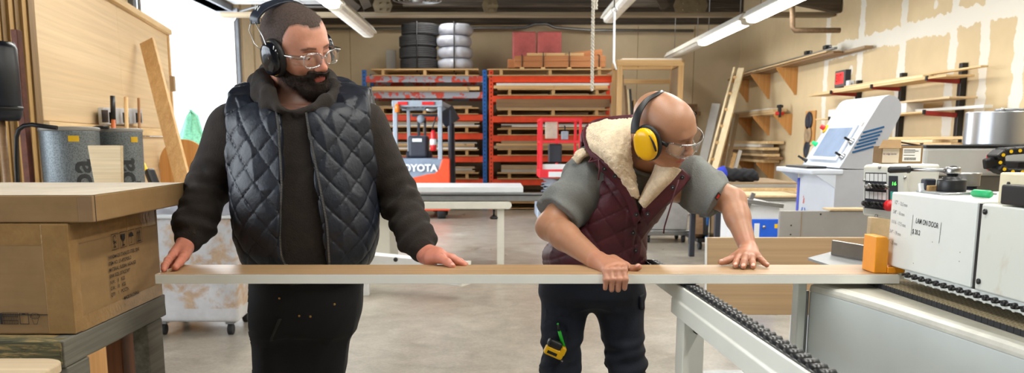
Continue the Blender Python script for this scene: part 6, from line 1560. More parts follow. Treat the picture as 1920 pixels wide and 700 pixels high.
# hands: the first holds the board's end, thumb on top; the second lies flat with the fingers over the back edge
T = lambda *a: [H(*p) for p in a]
A_ = np.array
hR = hand_prims(W1, .030, [H(325, 477, 2.33), H(330, 482, 2.345), H(336, 484, 2.37), H(341, 484, 2.39)],
    [[H(315, 489, 2.265), H(309, 499, 2.222), H(307, 505.5, 2.19)],
     [A_([-.882, 2.315, 1.008]), A_([-.872, 2.30, .984]), A_([-.848, 2.29, .981])],
     [A_([-.880, 2.342, 1.006]), A_([-.868, 2.33, .984]), A_([-.845, 2.315, .981])],
     [A_([-.870, 2.368, 1.008]), A_([-.858, 2.35, .985]), A_([-.840, 2.33, .981])]],
    [H(352, 466, 2.38), H(345, 481, 2.32), H(337, 492, 2.25), H(329, 501.5, 2.20)])
hL = hand_prims(W2, .030, [H(825, 477, 2.335), H(824, 475, 2.36), H(820, 476, 2.385), H(812, 480, 2.40)],
    [[H(845, 484, 2.325), H(858, 491, 2.315), H(870, 497, 2.305)], [H(848, 484, 2.35), H(862, 491, 2.345), H(873, 497, 2.335)], [H(846, 487, 2.375), H(858, 495, 2.37), H(866, 505, 2.36)], [H(832, 489, 2.395), H(844, 497, 2.39), H(851, 505, 2.385)]],
    [H(806, 484, 2.345), H(827, 485, 2.31), H(839, 492, 2.285), H(848, 499, 2.272)], palmr=.0135)
heel = [Cone(H(795, 484, 2.38), H(808, 492, 2.345), .017, .013, .02)]
legs1 = [Cone(H(520, 545, 2.55), (H(520, 545, 2.55)[0] - .01, 2.55, .50), .066, .05, .04), Cone((H(520, 545, 2.55)[0] - .01, 2.55, .50), (H(520, 545, 2.55)[0] - .01, 2.57, .10), .055, .04, .02), Cone(H(605, 545, 2.55), (H(598, 545, 2.55)[0], 2.52, .50), .066, .05, .04), Cone((H(598, 545, 2.55)[0], 2.52, .50), (H(590, 545, 2.55)[0], 2.55, .10), .055, .04, .02)]
body1 = [Loft(torso_rows1, k=.03)] + [Cone(sh1, sh2, .06, None, .05)] + legs1 + armsb + neck1 + hp1 + hR + hL + heel
def browmask(L): 
    x, y, z = np.abs(L[:, 0]), L[:, 1], L[:, 2]; zc = .027 + .004 * np.clip((x - .015) / .02, 0, 1) - .007 * np.clip((x - .035) / .015, 0, 1)
    return smooth01(.0042 - np.abs(z - zc), 0, .003) * (y > .05) * smooth01(x, .010, .014) * smooth01(.052 - x, 0, .004)
def skin_col1(V):
    c = np.tile(np.array(lin((196, 138, 114))[:3]), (len(V), 1)); L = h1.loc(V); near = np.linalg.norm(V - h1.c, axis=1) < .2
    lip = near & (L[:, 1] > .092) & (np.abs(L[:, 0]) < .024) & (L[:, 2] < -.047) & (L[:, 2] > -.069); c[lip] = lin((190, 96, 90))[:3]
    red = (smooth01(L[:, 1], .09, .12) * (L[:, 2] < -.0) * near)[:, None]; c = c * (1 - .5 * red) + np.array(lin((206, 128, 106))[:3]) * .5 * red
    bw = (browmask(L) * near)[:, None] * .8; c = c * (1 - bw) + np.array(lin((70, 50, 40))[:3]) * bw
    hm = hairmask(L) * near; hm = hm[:, None] * .85; c = c * (1 - hm) + np.array(lin((74, 58, 48))[:3]) * hm
    bm_ = beardmask(L, .012) * near; bm_ = bm_[:, None] * .8; c = c * (1 - bm_) + np.array(lin((70, 48, 38))[:3]) * bm_
    hd = (~near)[:, None]; c = np.where(hd, np.array(lin((200, 128, 106))[:3]), c)
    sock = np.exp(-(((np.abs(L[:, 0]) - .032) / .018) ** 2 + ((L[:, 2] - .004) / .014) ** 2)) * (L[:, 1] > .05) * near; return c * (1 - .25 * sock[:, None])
def hairmask(L):
    x, y, z = np.abs(L[:, 0]), L[:, 1], L[:, 2]
    zl = np.interp(y, [-.12, -.06, -.03, .012, .026, .034, .044, .060, .095], [-.062, -.060, -.045, -.03, -.012, .035, .070, .082, .082])
    zl = zl + .010 * np.clip((x - .030) / .03, 0, 1) * (y > .035) - .006 * (x < .02)
    return smooth01(z - zl, -.006, .006)
def beardmask(L, soft=.006):
    x, y, z = np.abs(L[:, 0]), L[:, 1], L[:, 2]
    zt = np.interp(y, [0, .022, .034, .052, .074, .09], [-.005, -.008, -.034, -.047, -.050, -.046])
    m = smooth01(zt - z, -soft, soft) * smooth01(y, .002, .012) * smooth01(z, -.15, -.125)
    mu = smooth01(y, .075, .082) * (z < -.034) * (z > -.05) * (x < .033); m = np.maximum(m, mu)
    lipz = (((x / .0235) ** 2 + ((z + .0575) / .0105) ** 2) < 1) & (y > .08); return np.where(lipz, 0, m)
b_lo = (HX(290, 2.4), 2.0, -.02); b_hi = (HX(900, 2.4), 2.95, 1.85)
boots = lambda x, y, yaw=0: [Cone((x, y + .02, .09), (x, y + .02, .22), .058, .055, .02), Cone((x, y + .05, .055), (x + .02 * yaw, y - .15, .045), .05, .046, .03), Half((0, 0, 0.0), (0, 0, -1))]
sdf_obj('body', body1, b_lo, b_hi, .0028, m_skin1, man, skin_col1)
# hair, beard
def strands(V, Q, mask, n, ln, r, grow, nm, mat, par, seed=1):
    g = np.random.default_rng(seed); P = V[Q]; ce = P.mean(1); N = np.cross(P[:, 2] - P[:, 0], P[:, 3] - P[:, 1]); N /= np.linalg.norm(N, axis=1, keepdims=True) + 1e-12
    ok = np.where(mask(ce))[0]; id_ = g.choice(ok, n); c = ce[id_] + g.normal(size=(n, 3)) * .0012; nn = N[id_]
    d = nn * .5 + np.array(grow) + g.normal(size=(n, 3)) * .35; d /= np.linalg.norm(d, axis=1, keepdims=True); L = ln * g.uniform(.5, 1.3, (n, 1))
    s = np.cross(d, g.normal(size=(n, 3))); s /= np.linalg.norm(s, axis=1, keepdims=True); s2 = np.cross(d, s)
    b = c - nn * .001; V2 = np.stack([b + s * r, b - s * .5 * r + s2 * .87 * r, b - s * .5 * r - s2 * .87 * r, c + d * L], 1).reshape(-1, 3)
    T_ = (np.arange(n) * 4)[:, None]; F_ = np.concatenate([T_ + np.array([0, 1, 3]), T_ + np.array([1, 2, 3]), T_ + np.array([2, 0, 3])])
    return np_mesh(nm, V2, F_, mat, par)
HB = [Fn(lambda P: evalsdf(hp1, P) - (.0045 * hairmask(h1.loc(P)) - .004), k=.002), Fn(lambda P: .0006 * np.sin(P[:, 0] * 1900) * np.sin(P[:, 2] * 1700 + P[:, 1] * 900), op='d')]
lo1 = h1.c - .17; hi1 = h1.c + .17
Vh, Qh = sdf_mesh(HB, lo1, hi1, .0026)
hro = np_mesh('hair', Vh, Qh, m_hair, man)
def bthick(P):
    L = h1.loc(P); m = beardmask(L); y, z = L[:, 1], L[:, 2]
    ln = .004 + .0045 * smooth01(-z, .05, .085) * smooth01(y, .01, .05); ln = np.where((z > -.052) & (y > .07), .0055, ln)
    return m * (ln + .003) - .003
BE = [Fn(lambda P: evalsdf(hp1, P) - bthick(P), k=.002), Fn(lambda P: .0011 * np.sin(P[:, 0] * 620 + 2 * np.sin(P[:, 2] * 240)) * np.sin(P[:, 2] * 360 + P[:, 1] * 520), op='d')]
Vb, Qb = sdf_mesh(BE, lo1, hi1, .0028)
bo = np_mesh('beard', Vb, Qb, m_beard, man)
hs_ = strands(Vh, Qh, lambda c: (hairmask(h1.loc(c)) > .55) & (np.linalg.norm(c - h1.c, axis=1) < .16), 9000, .0042, .00028, h1.d((0, .4, -.2)), 'hair_strands', m_hair, hro, 5); hs_['kind'] = 'stuff'
dn = h1.d((0, .25, -.7))
s_ = strands(Vb, Qb, lambda c: beardmask(h1.loc(c)) > .5, 9000, .0075, .00035, dn, 'beard_strands', m_beard, bo)
s_['kind'] = 'stuff'
def eyes(h, par, iris=(70, 50, 36), gaze=(-.10, 1, -.45)):
    me_ = plain('iris', iris, .2); mw = plain('eye_white', (214, 204, 196), .25)
    for q in (-1, 1):
        c = np.array((q * .031, .0785, .0045)); R = Matrix([list(r) for r in h.R])
        e = MB().sphere(h.w(c), .0138 * h.s, 20, 14).build('eye', mw, par, smooth=True)
        g = unit(gaze); ii = MB().sphere(h.w(c + g * .0088), .0062 * h.s, 16, 10); ii.build('iris', me_, e, smooth=True)
eyes(h1, man)
def nails(par, tips):
    for tip, prev, up, r in tips:
        tip, prev = np.array(tip), np.array(prev); d = unit(tip - prev); u = unit(np.array(up) - d * (np.array(up) @ d)); s = np.cross(d, u)
        R = Matrix((Vector(s), Vector(d), Vector(u))).transposed(); MB().sphere(tip - d * r * .1 + u * r * .62, r, 12, 8, (.68, .85, .42), R).build('fingernail', m_nail, par, smooth=True)
m_nail = plain('fingernail', (222, 168, 150), .3)
# hoodie: torso, sleeves with cuffs, hood round the neck
hood_pts = [(560, 210, 2.40, .010), (526, 199, 2.395, .015), (503, 175, 2.43, .019), (493, 148, 2.52, .024), (508, 136, 2.62, .032), (560, 132, 2.66, .038), (612, 152, 2.62, .030), (632, 172, 2.53, .021), (612, 189, 2.44, .016), (586, 204, 2.405, .012), (562, 211, 2.40, .009)]
hood_out = [(540, 214, 2.415, .016), (505, 202, 2.43, .022), (490, 178, 2.48, .024), (484, 156, 2.56, .026), (560, 150, 2.68, .04), (640, 168, 2.60, .026), (640, 186, 2.52, .022), (610, 206, 2.44, .018), (575, 214, 2.41, .014)]
HPp = [H(a, b, c) for a, b, c, d in hood_pts]
HPo = [H(a, b, c) for a, b, c, d in hood_out]
hood = [Cone(HPo[i], HPo[i + 1], hood_out[i][3], hood_out[i + 1][3], .02) for i in range(len(HPo) - 1)] + [Cone(HPp[i], HPp[i + 1], hood_pts[i][3], hood_pts[i + 1][3], .012) for i in range(len(HPp) - 1)] + [Cone(H(520, 160, 2.64), H(600, 160, 2.64), .045, .045, .04)]
rows_h = rowsY([(205, 462, 658, 2.53, .105), (240, 446, 688, 2.52, .125), (330, 446, 694, 2.51, .138), (430, 450, 697, 2.50, .142), (500, 462, 688, 2.505, .138), (520, 470, 680, 2.51, .13)], 2.5)
def sleeve(a, b, c, r0, r1, r2, rc, bulge):
    c = np.array(c); b = np.array(b); d = unit(c - b); e = c - d * .030
    return [Cone(a, b, r0, r1, .03), Cone(b, e, r1, r2, .02), Cone(e - d * .03, e - d * .012, r2 * 1.06, r2 * 1.06, .014), Cone(e - d * .01, c + d * .006, rc * 1.06, rc, .008)]
slR = sleeve(sh1, el1, H(357, 444, 2.43), .072, .064, .054, .040, 0); slL = sleeve(sh2, el2, H(789, 464, 2.425), .072, .060, .050, .038, 0)
def wr(axis_a, axis_b, amp, n, seed):
    a, b = np.array(axis_a), np.array(axis_b); L = np.linalg.norm(b - a); d = (b - a) / L
    def f(P):
        t = (P - a) @ d; q = P - a - t[:, None] * d; ang = np.arctan2(q[:, 1], q[:, 0]); w = np.exp(-(_len(q) / .11) ** 4) * smooth01(t, -.02, .03) * smooth01(L + .03 - t, 0, .04)
        return -amp * w * (np.sin(t * n + 1.3 * np.sin(ang * 2 + seed) + .6 * np.sin(t * n * .37 + seed)) * .6 + .4 * np.sin(t * n * 1.7 + ang * 1.5 + seed))
    return Fn(f, op='d')
lin_cut = lambda lines: lines
hoodie = [Loft(rows_h, k=.02, sq=2.3), Cone(sh1, H(520, 208, 2.56), .065, .055, .05), Cone(sh2, H(610, 208, 2.56), .065, .055, .05)] + slR + slL + hood + [
    Ell(h1.w((0, -.005, -.10)), (.062, .062, .085), None, .02, 's'), Ell(H(545, 175, 2.42), (.036, .09, .045), None, .02, 's'),
    wr(el1 + (sh1 - el1) * .3, H(357, 444, 2.43), .0065, 95, 1.0), wr(el2 + (sh2 - el2) * .3, H(789, 464, 2.425), .0065, 90, 2.4), folds(.0045, 17, 5)]
ho = sdf_obj('hoodie', hoodie, (b_lo[0], 2.15, .95), (b_hi[0], 2.85, 1.62), .0040, m_hoodie, man)
# quilted vest
rows_v = rowsY([(196, 452, 676, 2.53, .115), (215, 440, 696, 2.525, .135), (240, 434, 701, 2.52, .145), (300, 434, 704, 2.51, .155), (360, 436, 707, 2.50, .162), (420, 441, 710, 2.495, .165), (460, 447, 706, 2.495, .160), (485, 455, 698, 2.50, .150), (500, 466, 688, 2.505, .142)], 2.5)
zl_pts = [(196, 518), (240, 524), (340, 530), (440, 527), (480, 528), (498, 537), (505, 540)]; zr_pts = [(196, 566), (240, 572), (330, 590), (420, 607), (498, 612), (505, 612)]
Yz = 2.36
ZL = np.array([(HZ(py, Yz), H(px, py, Yz)[0]) for py, px in zl_pts])[::-1]; ZR = np.array([(HZ(py, Yz), H(px, py, Yz)[0]) for py, px in zr_pts])[::-1]
def vopen(P): 
    xl = np.interp(P[:, 2], ZL[:, 0], ZL[:, 1]); xr = np.interp(P[:, 2], ZR[:, 0], ZR[:, 1]); return np.maximum(np.maximum(xl - P[:, 0], P[:, 0] - xr), P[:, 1] - 2.5)
cxv = H(570, 330, 2.5)[0]
def quilt(P):
    x = np.arctan2(P[:, 0] - cxv, -(P[:, 1] - 2.52)) * .185; z = P[:, 2]; p = .080
    a = (x * 1.15 + z) / p; b = (x * 1.15 - z) / p; sa, sb = np.abs(np.sin(PI * a)), np.abs(np.sin(PI * b)); return -.0034 * (np.sqrt(sa * sb) - .5) + .0024 * (np.exp(-(sa / .09) ** 2) + np.exp(-(sb / .09) ** 2))
vest = [Loft(rows_v, k=.02, sq=2.35), Cone(H(438, 214, 2.545), H(512, 188, 2.57), .066, .06, .05), Cone(H(686, 214, 2.545), H(618, 190, 2.57), .066, .058, .05),
        Cone(H(500, 178, 2.62), H(640, 178, 2.62), .05, .05, .04),
        Ell(H(546, 172, 2.46), (.085, .14, .062), None, .01, 's'), Ell(h1.w((0, -.01, -.08)), (.072, .085, .085), None, .01, 's'),
        Fn(vopen, k=.008, op='s'), Fn(quilt, op='d'), folds(.0028, 26, 8, (1.5, 1, .5))]
# arm holes
for c in (Cone(H(456, 226, 2.53), H(450, 290, 2.52), .086, .084, .03), Cone(H(672, 226, 2.53), H(682, 290, 2.52), .086, .084, .03)): vest.insert(1, c)
for c in (Half(H(433, 230, 2.5), (-1, 0, .02), .008), Half(H(699, 230, 2.5), (1, 0, .10), .008)): vest.insert(-3, c)
sdf_obj('vest', vest, (HX(425, 2.5), 2.2, .96), (HX(720, 2.5), 2.85, 1.6), .0036, m_vest, man)
# zips
m_zip = plain('zip_metal', (150, 150, 150), .35, .8)
allc = vest + []
for pts, nm in ((zl_pts, -1), (zr_pts, 1)):
    P = []; ys = np.linspace(200, 497, 120)
    for y in ys:
        px = np.interp(y, [p[0] for p in pts], [p[1] for p in pts]); q = on_cloth(vest, px + nm * (2 if nm < 0 else 6), y, .003)
        if q is not None: P.append(q)
    P = np.array(P); 
    P = P[np.abs(P[:, 1] - np.median(P[:, 1])) < .05]
    for _ in range(25): P[1:-1] = (P[:-2] + P[1:-1] * 2 + P[2:]) / 4
    mb = MB(); d = np.linalg.norm(np.diff(P, axis=0), axis=1).cumsum(); d = np.concatenate([[0], d])
    for t_ in np.arange(0, d[-1], .0042):
        c = np.array([np.interp(t_, d, P[:, k]) for k in range(3)]); mb.box(c[0] - .0024, c[0] + .0024, c[1] - .002, c[1] + .002, c[2] - .0013, c[2] + .0013)
    zo = mb.build('zip', m_zip, man); zo['kind'] = 'stuff'
    zo2 = MB().tube([tuple(p + np.array([0, .0025, 0])) for p in P[::3]], .004, 6).build('zip_tape', m_foam, man)
    if nm == -1: c = P[-1]; MB().box(c[0] - .002, c[0] + .008, c[1] - .006, c[1] - .001, c[2] - .012, c[2] + .002).build('zip_pull', m_steel, man, .001)
# trousers and boots
rows_t = rowsY([(490, 470, 684, 2.53, .125), (535, 470, 680, 2.54, .13), (580, 470, 676, 2.55, .13), (615, 472, 664, 2.55, .12)], 2.5)
xk1, xk2 = H(521, 640, 2.55)[0], H(596, 640, 2.52)[0]
tr1 = [Loft(rows_t, k=.02, sq=2.4), Cone((xk1 + .003, 2.55, .84), (xk1 + .004, 2.53, .50), .096, .082, .05), Cone((xk1 + .004, 2.53, .50), (xk1 - .0, 2.57, .10), .082, .078, .02), Cone((xk2 + .012, 2.55, .86), (xk2 - .034, 2.52, .50), .096, .078, .05), Cone((xk2 - .030, 2.52, .50), (xk2 - .04, 2.55, .10), .082, .078, .02), Half((0, 0, .045), (0, 0, -1)), folds(.004, 16, 21, (1, 1, .6))]
sdf_obj('trousers', tr1, (HX(455, 2.5), 2.3, 0), (HX(700, 2.5), 2.8, 1.03), .006, m_black_denim, man)
for px_, py_ in ((524, 560), (627, 571), (561, 593), (582, 594)):
    q = on_cloth(tr1, px_, py_, 0)
    if q is not None: MB().sphere(q, .0035, 10, 6).build('rivet', plain('brass', (190, 150, 80), .35, .8), man, smooth=True)
q = on_cloth(tr1, 518, 620, .0015)
if q is not None:
    for k, (a, b) in enumerate((((527, 598), (510, 640)),)):
        pa, pb = on_cloth(tr1, *a, .001), on_cloth(tr1, *b, .001); MB().bar(tuple(pa), tuple(pb), .022, .004).build('worn_patch', plain('worn_patch', (42, 42, 40), .9), man, .002)
for x in (xk1, xk2 - .04): sdf_obj('boot', boots(x, 2.55), (x - .1, 2.3, -.01), (x + .1, 2.7, .3), .007, plain('boot_leather', (60, 42, 28), .6), man)
# ear muffs with wire arms and padded band
em = earmuffs(h1, None, m_cupb, 'black glossy ear muffs with a wire headband worn by the bearded man', (.090, .012, -.010), (.022, .034, .045), m_yellow, .33)
wrapband(h1, [(.098, -.046, .070), (.095, -.050, .088), (.072, -.050, .106), (.036, -.044, .118), (0, -.042, .1205), (-.030, -.042, .1155), (-.056, -.044, .101), (-.076, -.047, .078), (-.088, -.046, .055)], plain('headband_black', (36, 42, 54), .4), 'headband', em, .034, .007)
for q in (1, -1):
    for pp_ in (((.101, -.058, .078), (.104, -.066, .050), (.104, -.046, .018), (.106, -.020, .010)), ((.102, -.042, .076), (.103, -.010, .045), (.107, .012, .020), (.112, .022, -.006))): MB().tube([h1.w((q * a, b, c)) for a, b, c in pp_], .0013, 8).build('wire_arm', m_steel, em)
text_mb('W', .02, M=Matrix.Translation(h1.w((.094, -.046, .106))) @ plane_M((0, 0, 0), tuple(h1.d((0, 1, 0))), tuple(h1.d((-.45, 0, 1)))), align='CENTER', bold=.0004).build('printed_mark', plain('band_print', (190, 190, 180), .5), em)
def glasses1(h):
    t = thing('safety_glasses', 'clear-framed safety glasses worn by the bearded man', 'glasses', h.c)
    for q in (1, -1):
        out = []
        for k in range(28):
            a = 2 * PI * k / 28; ca, sa = math.cos(a), math.sin(a); e = 3.2; rr = (abs(ca) ** e + abs(sa) ** e) ** (-1 / e)
            x = .034 + .0265 * rr * ca; z = .002 + .019 * rr * sa * (1 + .08 * ca); y = .116 - .9 * (x - .01) ** 2 * 4.5 - .0; out.append(np.array([q * x, y, z]))
        P = [h.w(p) for p in out]; MB().tube(P, .0026 * h.s, 8, True).build('frame', m_frame, t)
        c = np.mean(out, 0); MB().add([h.w(c + (0, .001, 0))] + [h.w(p) for p in out], [(0, 1 + i, 1 + (i + 1) % 28) for i in range(28)], True).build('lens', m_lens, t)
        MB().tube([h.w(p) for p in ((q * .058, .106, .013), (q * .0725, .098, .012), (q * .080, .06, .008), (q * .084, .02, .004), (q * .084, -.01, .0))], [.0056, .0058, .0042, .0032, .0026], 8).build('temple_arm', m_frame, t)
        vs = [h.w(p) for p in ((q * .060, .104, .016), (q * .0755, .085, .015), (q * .078, .062, .012), (q * .077, .062, -.006), (q * .0745, .082, -.014), (q * .060, .1025, -.012))]
        MB().add(vs, [tuple(range(6))]).build('side_shield', m_frame, t)
    MB().tube([h.w(p) for p in ((.009, .117, .006), (0, .121, .010), (-.009, .117, .006))], .0026 * h.s, 8).build('bridge', m_frame, t)
    return t
glasses1(h1)

# ------------------------------------------------------------------ bald man
man2 = thing('person', 'bald man in maroon fleece-lined vest and grey t-shirt leaning over the board', 'person', (HX(1115, 2.72, .1), 2.72, 0))
h2 = Frame(H(1243, 241, 2.45), 60, 30, 24, .88)
hp2 = head_prims(h2, .98, 1.15, True, .90)
neck2 = [Cone(h2.w((0, -.035, -.04)), H(1203, 325, 2.60), .054, .062, .03), Cone(h2.w((0, .0, -.06)), H(1210, 312, 2.58), .04, .042, .02)]
A1 = H(1108, 322, 2.62); A2 = H(1300, 345, 2.56); E1 = H(1034, 424, 2.52); E2 = H(1373, 378, 2.50); V1 = H(1118, 489, 2.285); V2 = H(1404, 470, 2.375)
armb2 = [Cone(A1, E1, .052, .043), Cone(E1, E1 + (V1 - E1) * .35, .043, .040, .012), Cone(E1 + (V1 - E1) * .3, V1, .041, .0255, .012), Cone(A2, E2, .050, .039), Cone(E2, E2 + (V2 - E2) * .35, .039, .035, .012), Cone(E2 + (V2 - E2) * .3, V2, .035, .0225, .012), Ell(E1 + np.array([-.012, .01, -.006]), (.028, .03, .028), None, .02)]
zT = 1.0206
k1 = [H(1170, 500, 2.205), H(1159, 500, 2.20), H(1147, 503, 2.195), H(1135, 507, 2.195)]
def curl(px, y0=2.19): 
    x = (px - VX) * (2.15 + TP * .33) / F; return [np.array([x, 2.158, 1.030]), np.array([x + .001, 2.1435, 1.008]), np.array([x, 2.1455, .988]), ]
f1 = [curl(1171), curl(1159), curl(1147), curl(1135)]
for i, f in enumerate(f1):
    f[2][2] = .986 - (.004 if i in (1, 2) else 0)
hR2 = hand_prims(V1, .028, k1, f1, [H(1150, 488, 2.27), H(1172, 500, 2.235), H(1186, 506, 2.215), np.array([HX(1197, 2.21, 1.03), 2.205, 1.0315])], palmr=.0125, tr=(.013, .0115, .0100, .0085), fr=.86)
def tip(px, py, Y, z): return np.array([HX(px, Y, z), Y, z])
k2 = [tip(1388, 482, 2.315, 1.047), tip(1399, 480, 2.305, 1.050), tip(1410, 482, 2.305, 1.048), tip(1421, 486, 2.315, 1.042)]
f2 = [[tip(1383, 0, 2.28, 1.043), tip(1380, 0, 2.262, 1.034), tip(1379, 0, 2.245, 1.0285)], [tip(1397, 0, 2.268, 1.049), tip(1395, 0, 2.246, 1.038), tip(1394, 0, 2.232, 1.0285)],
      [tip(1410, 0, 2.268, 1.047), tip(1411, 0, 2.247, 1.036), tip(1412, 0, 2.232, 1.0285)], [tip(1427, 0, 2.290, 1.039), tip(1433, 0, 2.272, 1.033), tip(1438, 0, 2.258, 1.028)]]
hL2 = hand_prims(V2, .026, k2, f2, [tip(1394, 0, 2.35, 1.049), tip(1377, 0, 2.325, 1.040), tip(1363, 0, 2.31, 1.033), tip(1352, 0, 2.30, 1.0305)], palmr=.0122, tr=(.0125, .0105, .0095, .0082), fr=.9)
rows_b2 = rowsY([(300, 1130, 1270, 2.63, .08), (340, 1115, 1280, 2.64, .10), (400, 1082, 1225, 2.66, .10), (460, 1045, 1195, 2.70, .11), (510, 1042, 1182, 2.72, .095), (560, 1050, 1170, 2.73, .08)], 2.6)
P1k = np.array([HX(1046, 2.70, .6), 2.66, .56]); P2k = np.array([HX(1178, 2.72, .6), 2.70, .56])
a1, b1 = H(1060, 560, 2.72), np.array([HX(1050, 2.68, .64), 2.67, .62]); c1 = np.array([HX(1025, 2.7, .3), 2.76, .09])
a3, b3 = H(1160, 560, 2.72), np.array([HX(1176, 2.70, .64), 2.69, .62]); c3 = np.array([HX(1186, 2.7, .3), 2.78, .09])
legs2 = [Cone(H(1066, 550, 2.73), b1, .060, .045, .04), Cone(b1, c1 + (0, 0, .02), .045, .04, .02), Cone(H(1156, 550, 2.73), b3, .060, .045, .04), Cone(b3, c3 + (0, 0, .02), .045, .04, .02)]
body2 = [Loft(rows_b2, k=.03), Cone(A1, A2, .06, None, .05)] + legs2 + armb2 + neck2 + hp2 + hR2 + hL2
def skin_col2(V):
    c = np.tile(np.array(lin((174, 126, 97))[:3]), (len(V), 1)); L = h2.loc(V); near = np.linalg.norm(V - h2.c, axis=1) < .17
    lip = near & (L[:, 1] > .091) & (np.abs(L[:, 0]) < .023) & (L[:, 2] < -.047) & (L[:, 2] > -.069); c[lip] = lin((176, 98, 88))[:3]
    st = (hairmask(L + np.array([0, -.0, .0])) * near)[:, None] * .12; c = c * (1 - st) + np.array(lin((120, 100, 84))[:3]) * st
    bw = (browmask(L) * near)[:, None] * .5; c = c * (1 - bw) + np.array(lin((90, 60, 44))[:3]) * bw
    hands = ((np.linalg.norm(V - k1[1], axis=1) < .11) | (np.linalg.norm(V - k2[1], axis=1) < .10))[:, None] * .6; c = c * (1 - hands) + np.array(lin((180, 122, 98))[:3]) * hands
    return c
c2lo = (HX(975, 2.6), 2.05, -.02); c2hi = (HX(1460, 2.5), 2.98, 1.55)
sdf_obj('body', body2, c2lo, c2hi, .0028, m_skin2, man2, skin_col2)
eyes(h2, man2, (50, 34, 26), (-.05, 1, -.35))
nails(man2, [(f2[i][2], f2[i][1], (0, .2, 1), .0078) for i in range(4)] + [(tip(1352, 0, 2.30, 1.0305), tip(1363, 0, 2.31, 1.033), (0, -.3, 1), .008), (np.array([HX(1197, 2.21, 1.03), 2.205, 1.0315]), H(1186, 506, 2.215), (0, -.5, .8), .009)])
nails(man, [(H(848, 499, 2.272), H(839, 492, 2.285), (0, -.4, 1), .0085)])
# grey t-shirt
rows_t2 = rowsY([(292, 1150, 1262, 2.62, .085), (312, 1128, 1282, 2.62, .105), (340, 1108, 1288, 2.62, .118), (400, 1076, 1238, 2.655, .118), (460, 1052, 1190, 2.69, .11), (500, 1056, 1180, 2.70, .10)], 2.6)
H1 = H(1052, 396, 2.545); H2 = H(1343, 372, 2.515)
def hemcut(a, b): return Half(b, np.array(b) - np.array(a))
d1 = unit(H1 - A1); d2 = unit(H2 - A2)
slv = [Cone(A1 + np.array([.01, 0, .01]), H1, .070, .064, .04), Cone(A2 - d2 * .02, H2, .075, .058, .04)]
def slcut(P): return np.minimum(.5, -np.minimum((H1 - P) @ d1 + 0, (H2 - P) @ d2 + 0))
tee = [Loft(rows_t2, k=.02)] + slv + [Fn(lambda P: -np.minimum(np.maximum((H1 + d1 * .012 - P) @ d1, P[:, 0] - H1[0] - .1), np.maximum((H2 + d2 * .012 - P) @ d2, H2[0] - .1 - P[:, 0])), k=.004, op='i'),
       Cone(h2.w((0, -.02, -.06)), H(1206, 300, 2.57), .058, .048, .012, 's'),
       wr(A1, H1 + d1 * .05, .010, 48, .4), wr(A2, H2 + d2 * .05, .011, 44, 3.0), folds(.0055, 15, 31, (1, 1, .7))]
sdf_obj('t_shirt', tee, (HX(1000, 2.6), 2.3, 1.0), (HX(1385, 2.5), 2.85, 1.5), .0040, m_gtee, man2)
# sleeve openings darkened by real depth: hem rims
def ringaround(c, d, r, tr_, nm, mat, par, sc=(1, 1)):
    R = np.array(rot_to(d)); pts = [c + R @ np.array([r * sc[0] * math.cos(a), r * sc[1] * math.sin(a), 0]) for a in np.linspace(0, 2 * PI, 33)[:-1]]
    return MB().tube([tuple(p) for p in pts], tr_, 8, True).build(nm, mat, par)
q = on_cloth(tee, 1345, 368, .004)
if q is not None:
    n_ = nrm_at(tee, q); ux = unit(np.cross((0, 0, 1), n_)); M_ = plane_M(tuple(q + n_ * .001), tuple(-unit(np.cross(n_, d2)) if False else tuple(ux)), tuple(np.cross(n_, ux)))
    o = MB().box(-.010, .010, -.010, .010, -.001, .001, M_ @ Matrix.Rotation(-.45, 4, 'Z')).build('sleeve_label', m_black, man2, .0005); MB().box(-.004, .006, -.006, .006, .001, .0016, M_ @ Matrix.Rotation(-.45, 4, 'Z')).build('red_mark', m_red, o)
# maroon vest
rows_v2 = rowsY([(288, 1160, 1240, 2.64, .09), (305, 1122, 1278, 2.63, .118), (322, 1104, 1292, 2.625, .128), (345, 1090, 1284, 2.625, .135), (380, 1075, 1256, 2.64, .14), (410, 1060, 1232, 2.655, .142), (440, 1040, 1213, 2.67, .145), (470, 1022, 1212, 2.68, .148), (490, 1018, 1207, 2.69, .145), (502, 1024, 1200, 2.70, .135)], 2.6)
VLl = [(250, 1150), (300, 1172), (330, 1184), (365, 1192), (400, 1199), (420, 1200)]; VRl = [(250, 1275), (300, 1262), (330, 1240), (365, 1215), (400, 1201), (420, 1200)]
Yq2 = 2.5; A_L = np.array([(HZ(py, Yq2), H(px, py, Yq2)[0]) for py, px in VLl])[::-1]; A_R = np.array([(HZ(py, Yq2), H(px, py, Yq2)[0]) for py, px in VRl])[::-1]
def vo2(P): xl = np.interp(P[:, 2], A_L[:, 0], A_L[:, 1]); xr = np.interp(P[:, 2], A_R[:, 0], A_R[:, 1]); return np.maximum(np.maximum(xl - P[:, 0], P[:, 0] - xr) + (P[:, 2] < A_L[0, 0]) * .05, P[:, 1] - 2.6)
def quilt2(P):
    x = P[:, 0] * .9 - P[:, 2] * .25; z = P[:, 2] * 1.05 + P[:, 0] * .28; p = .085; a = (x + z) / p; b = (x - z) / p; sa, sb = np.abs(np.sin(PI * a)), np.abs(np.sin(PI * b)); return -.0045 * (np.sqrt(sa * sb) - .5) + .002 * (np.exp(-(sa / .1) ** 2) + np.exp(-(sb / .1) ** 2))
def placket(P):
    x0 = np.interp(P[:, 2], [HZ(500, 2.55), HZ(400, 2.5)], [HX(1188, 2.55, 1.05), HX(1200, 2.5, 1.17)]); d = np.abs(P[:, 0] - x0); m = (P[:, 1] < 2.6) * (P[:, 2] < HZ(395, 2.5)); return m * (.004 * np.exp(-(d / .004) ** 2) - .004 * (P[:, 0] < x0) * (P[:, 0] > x0 - .035))
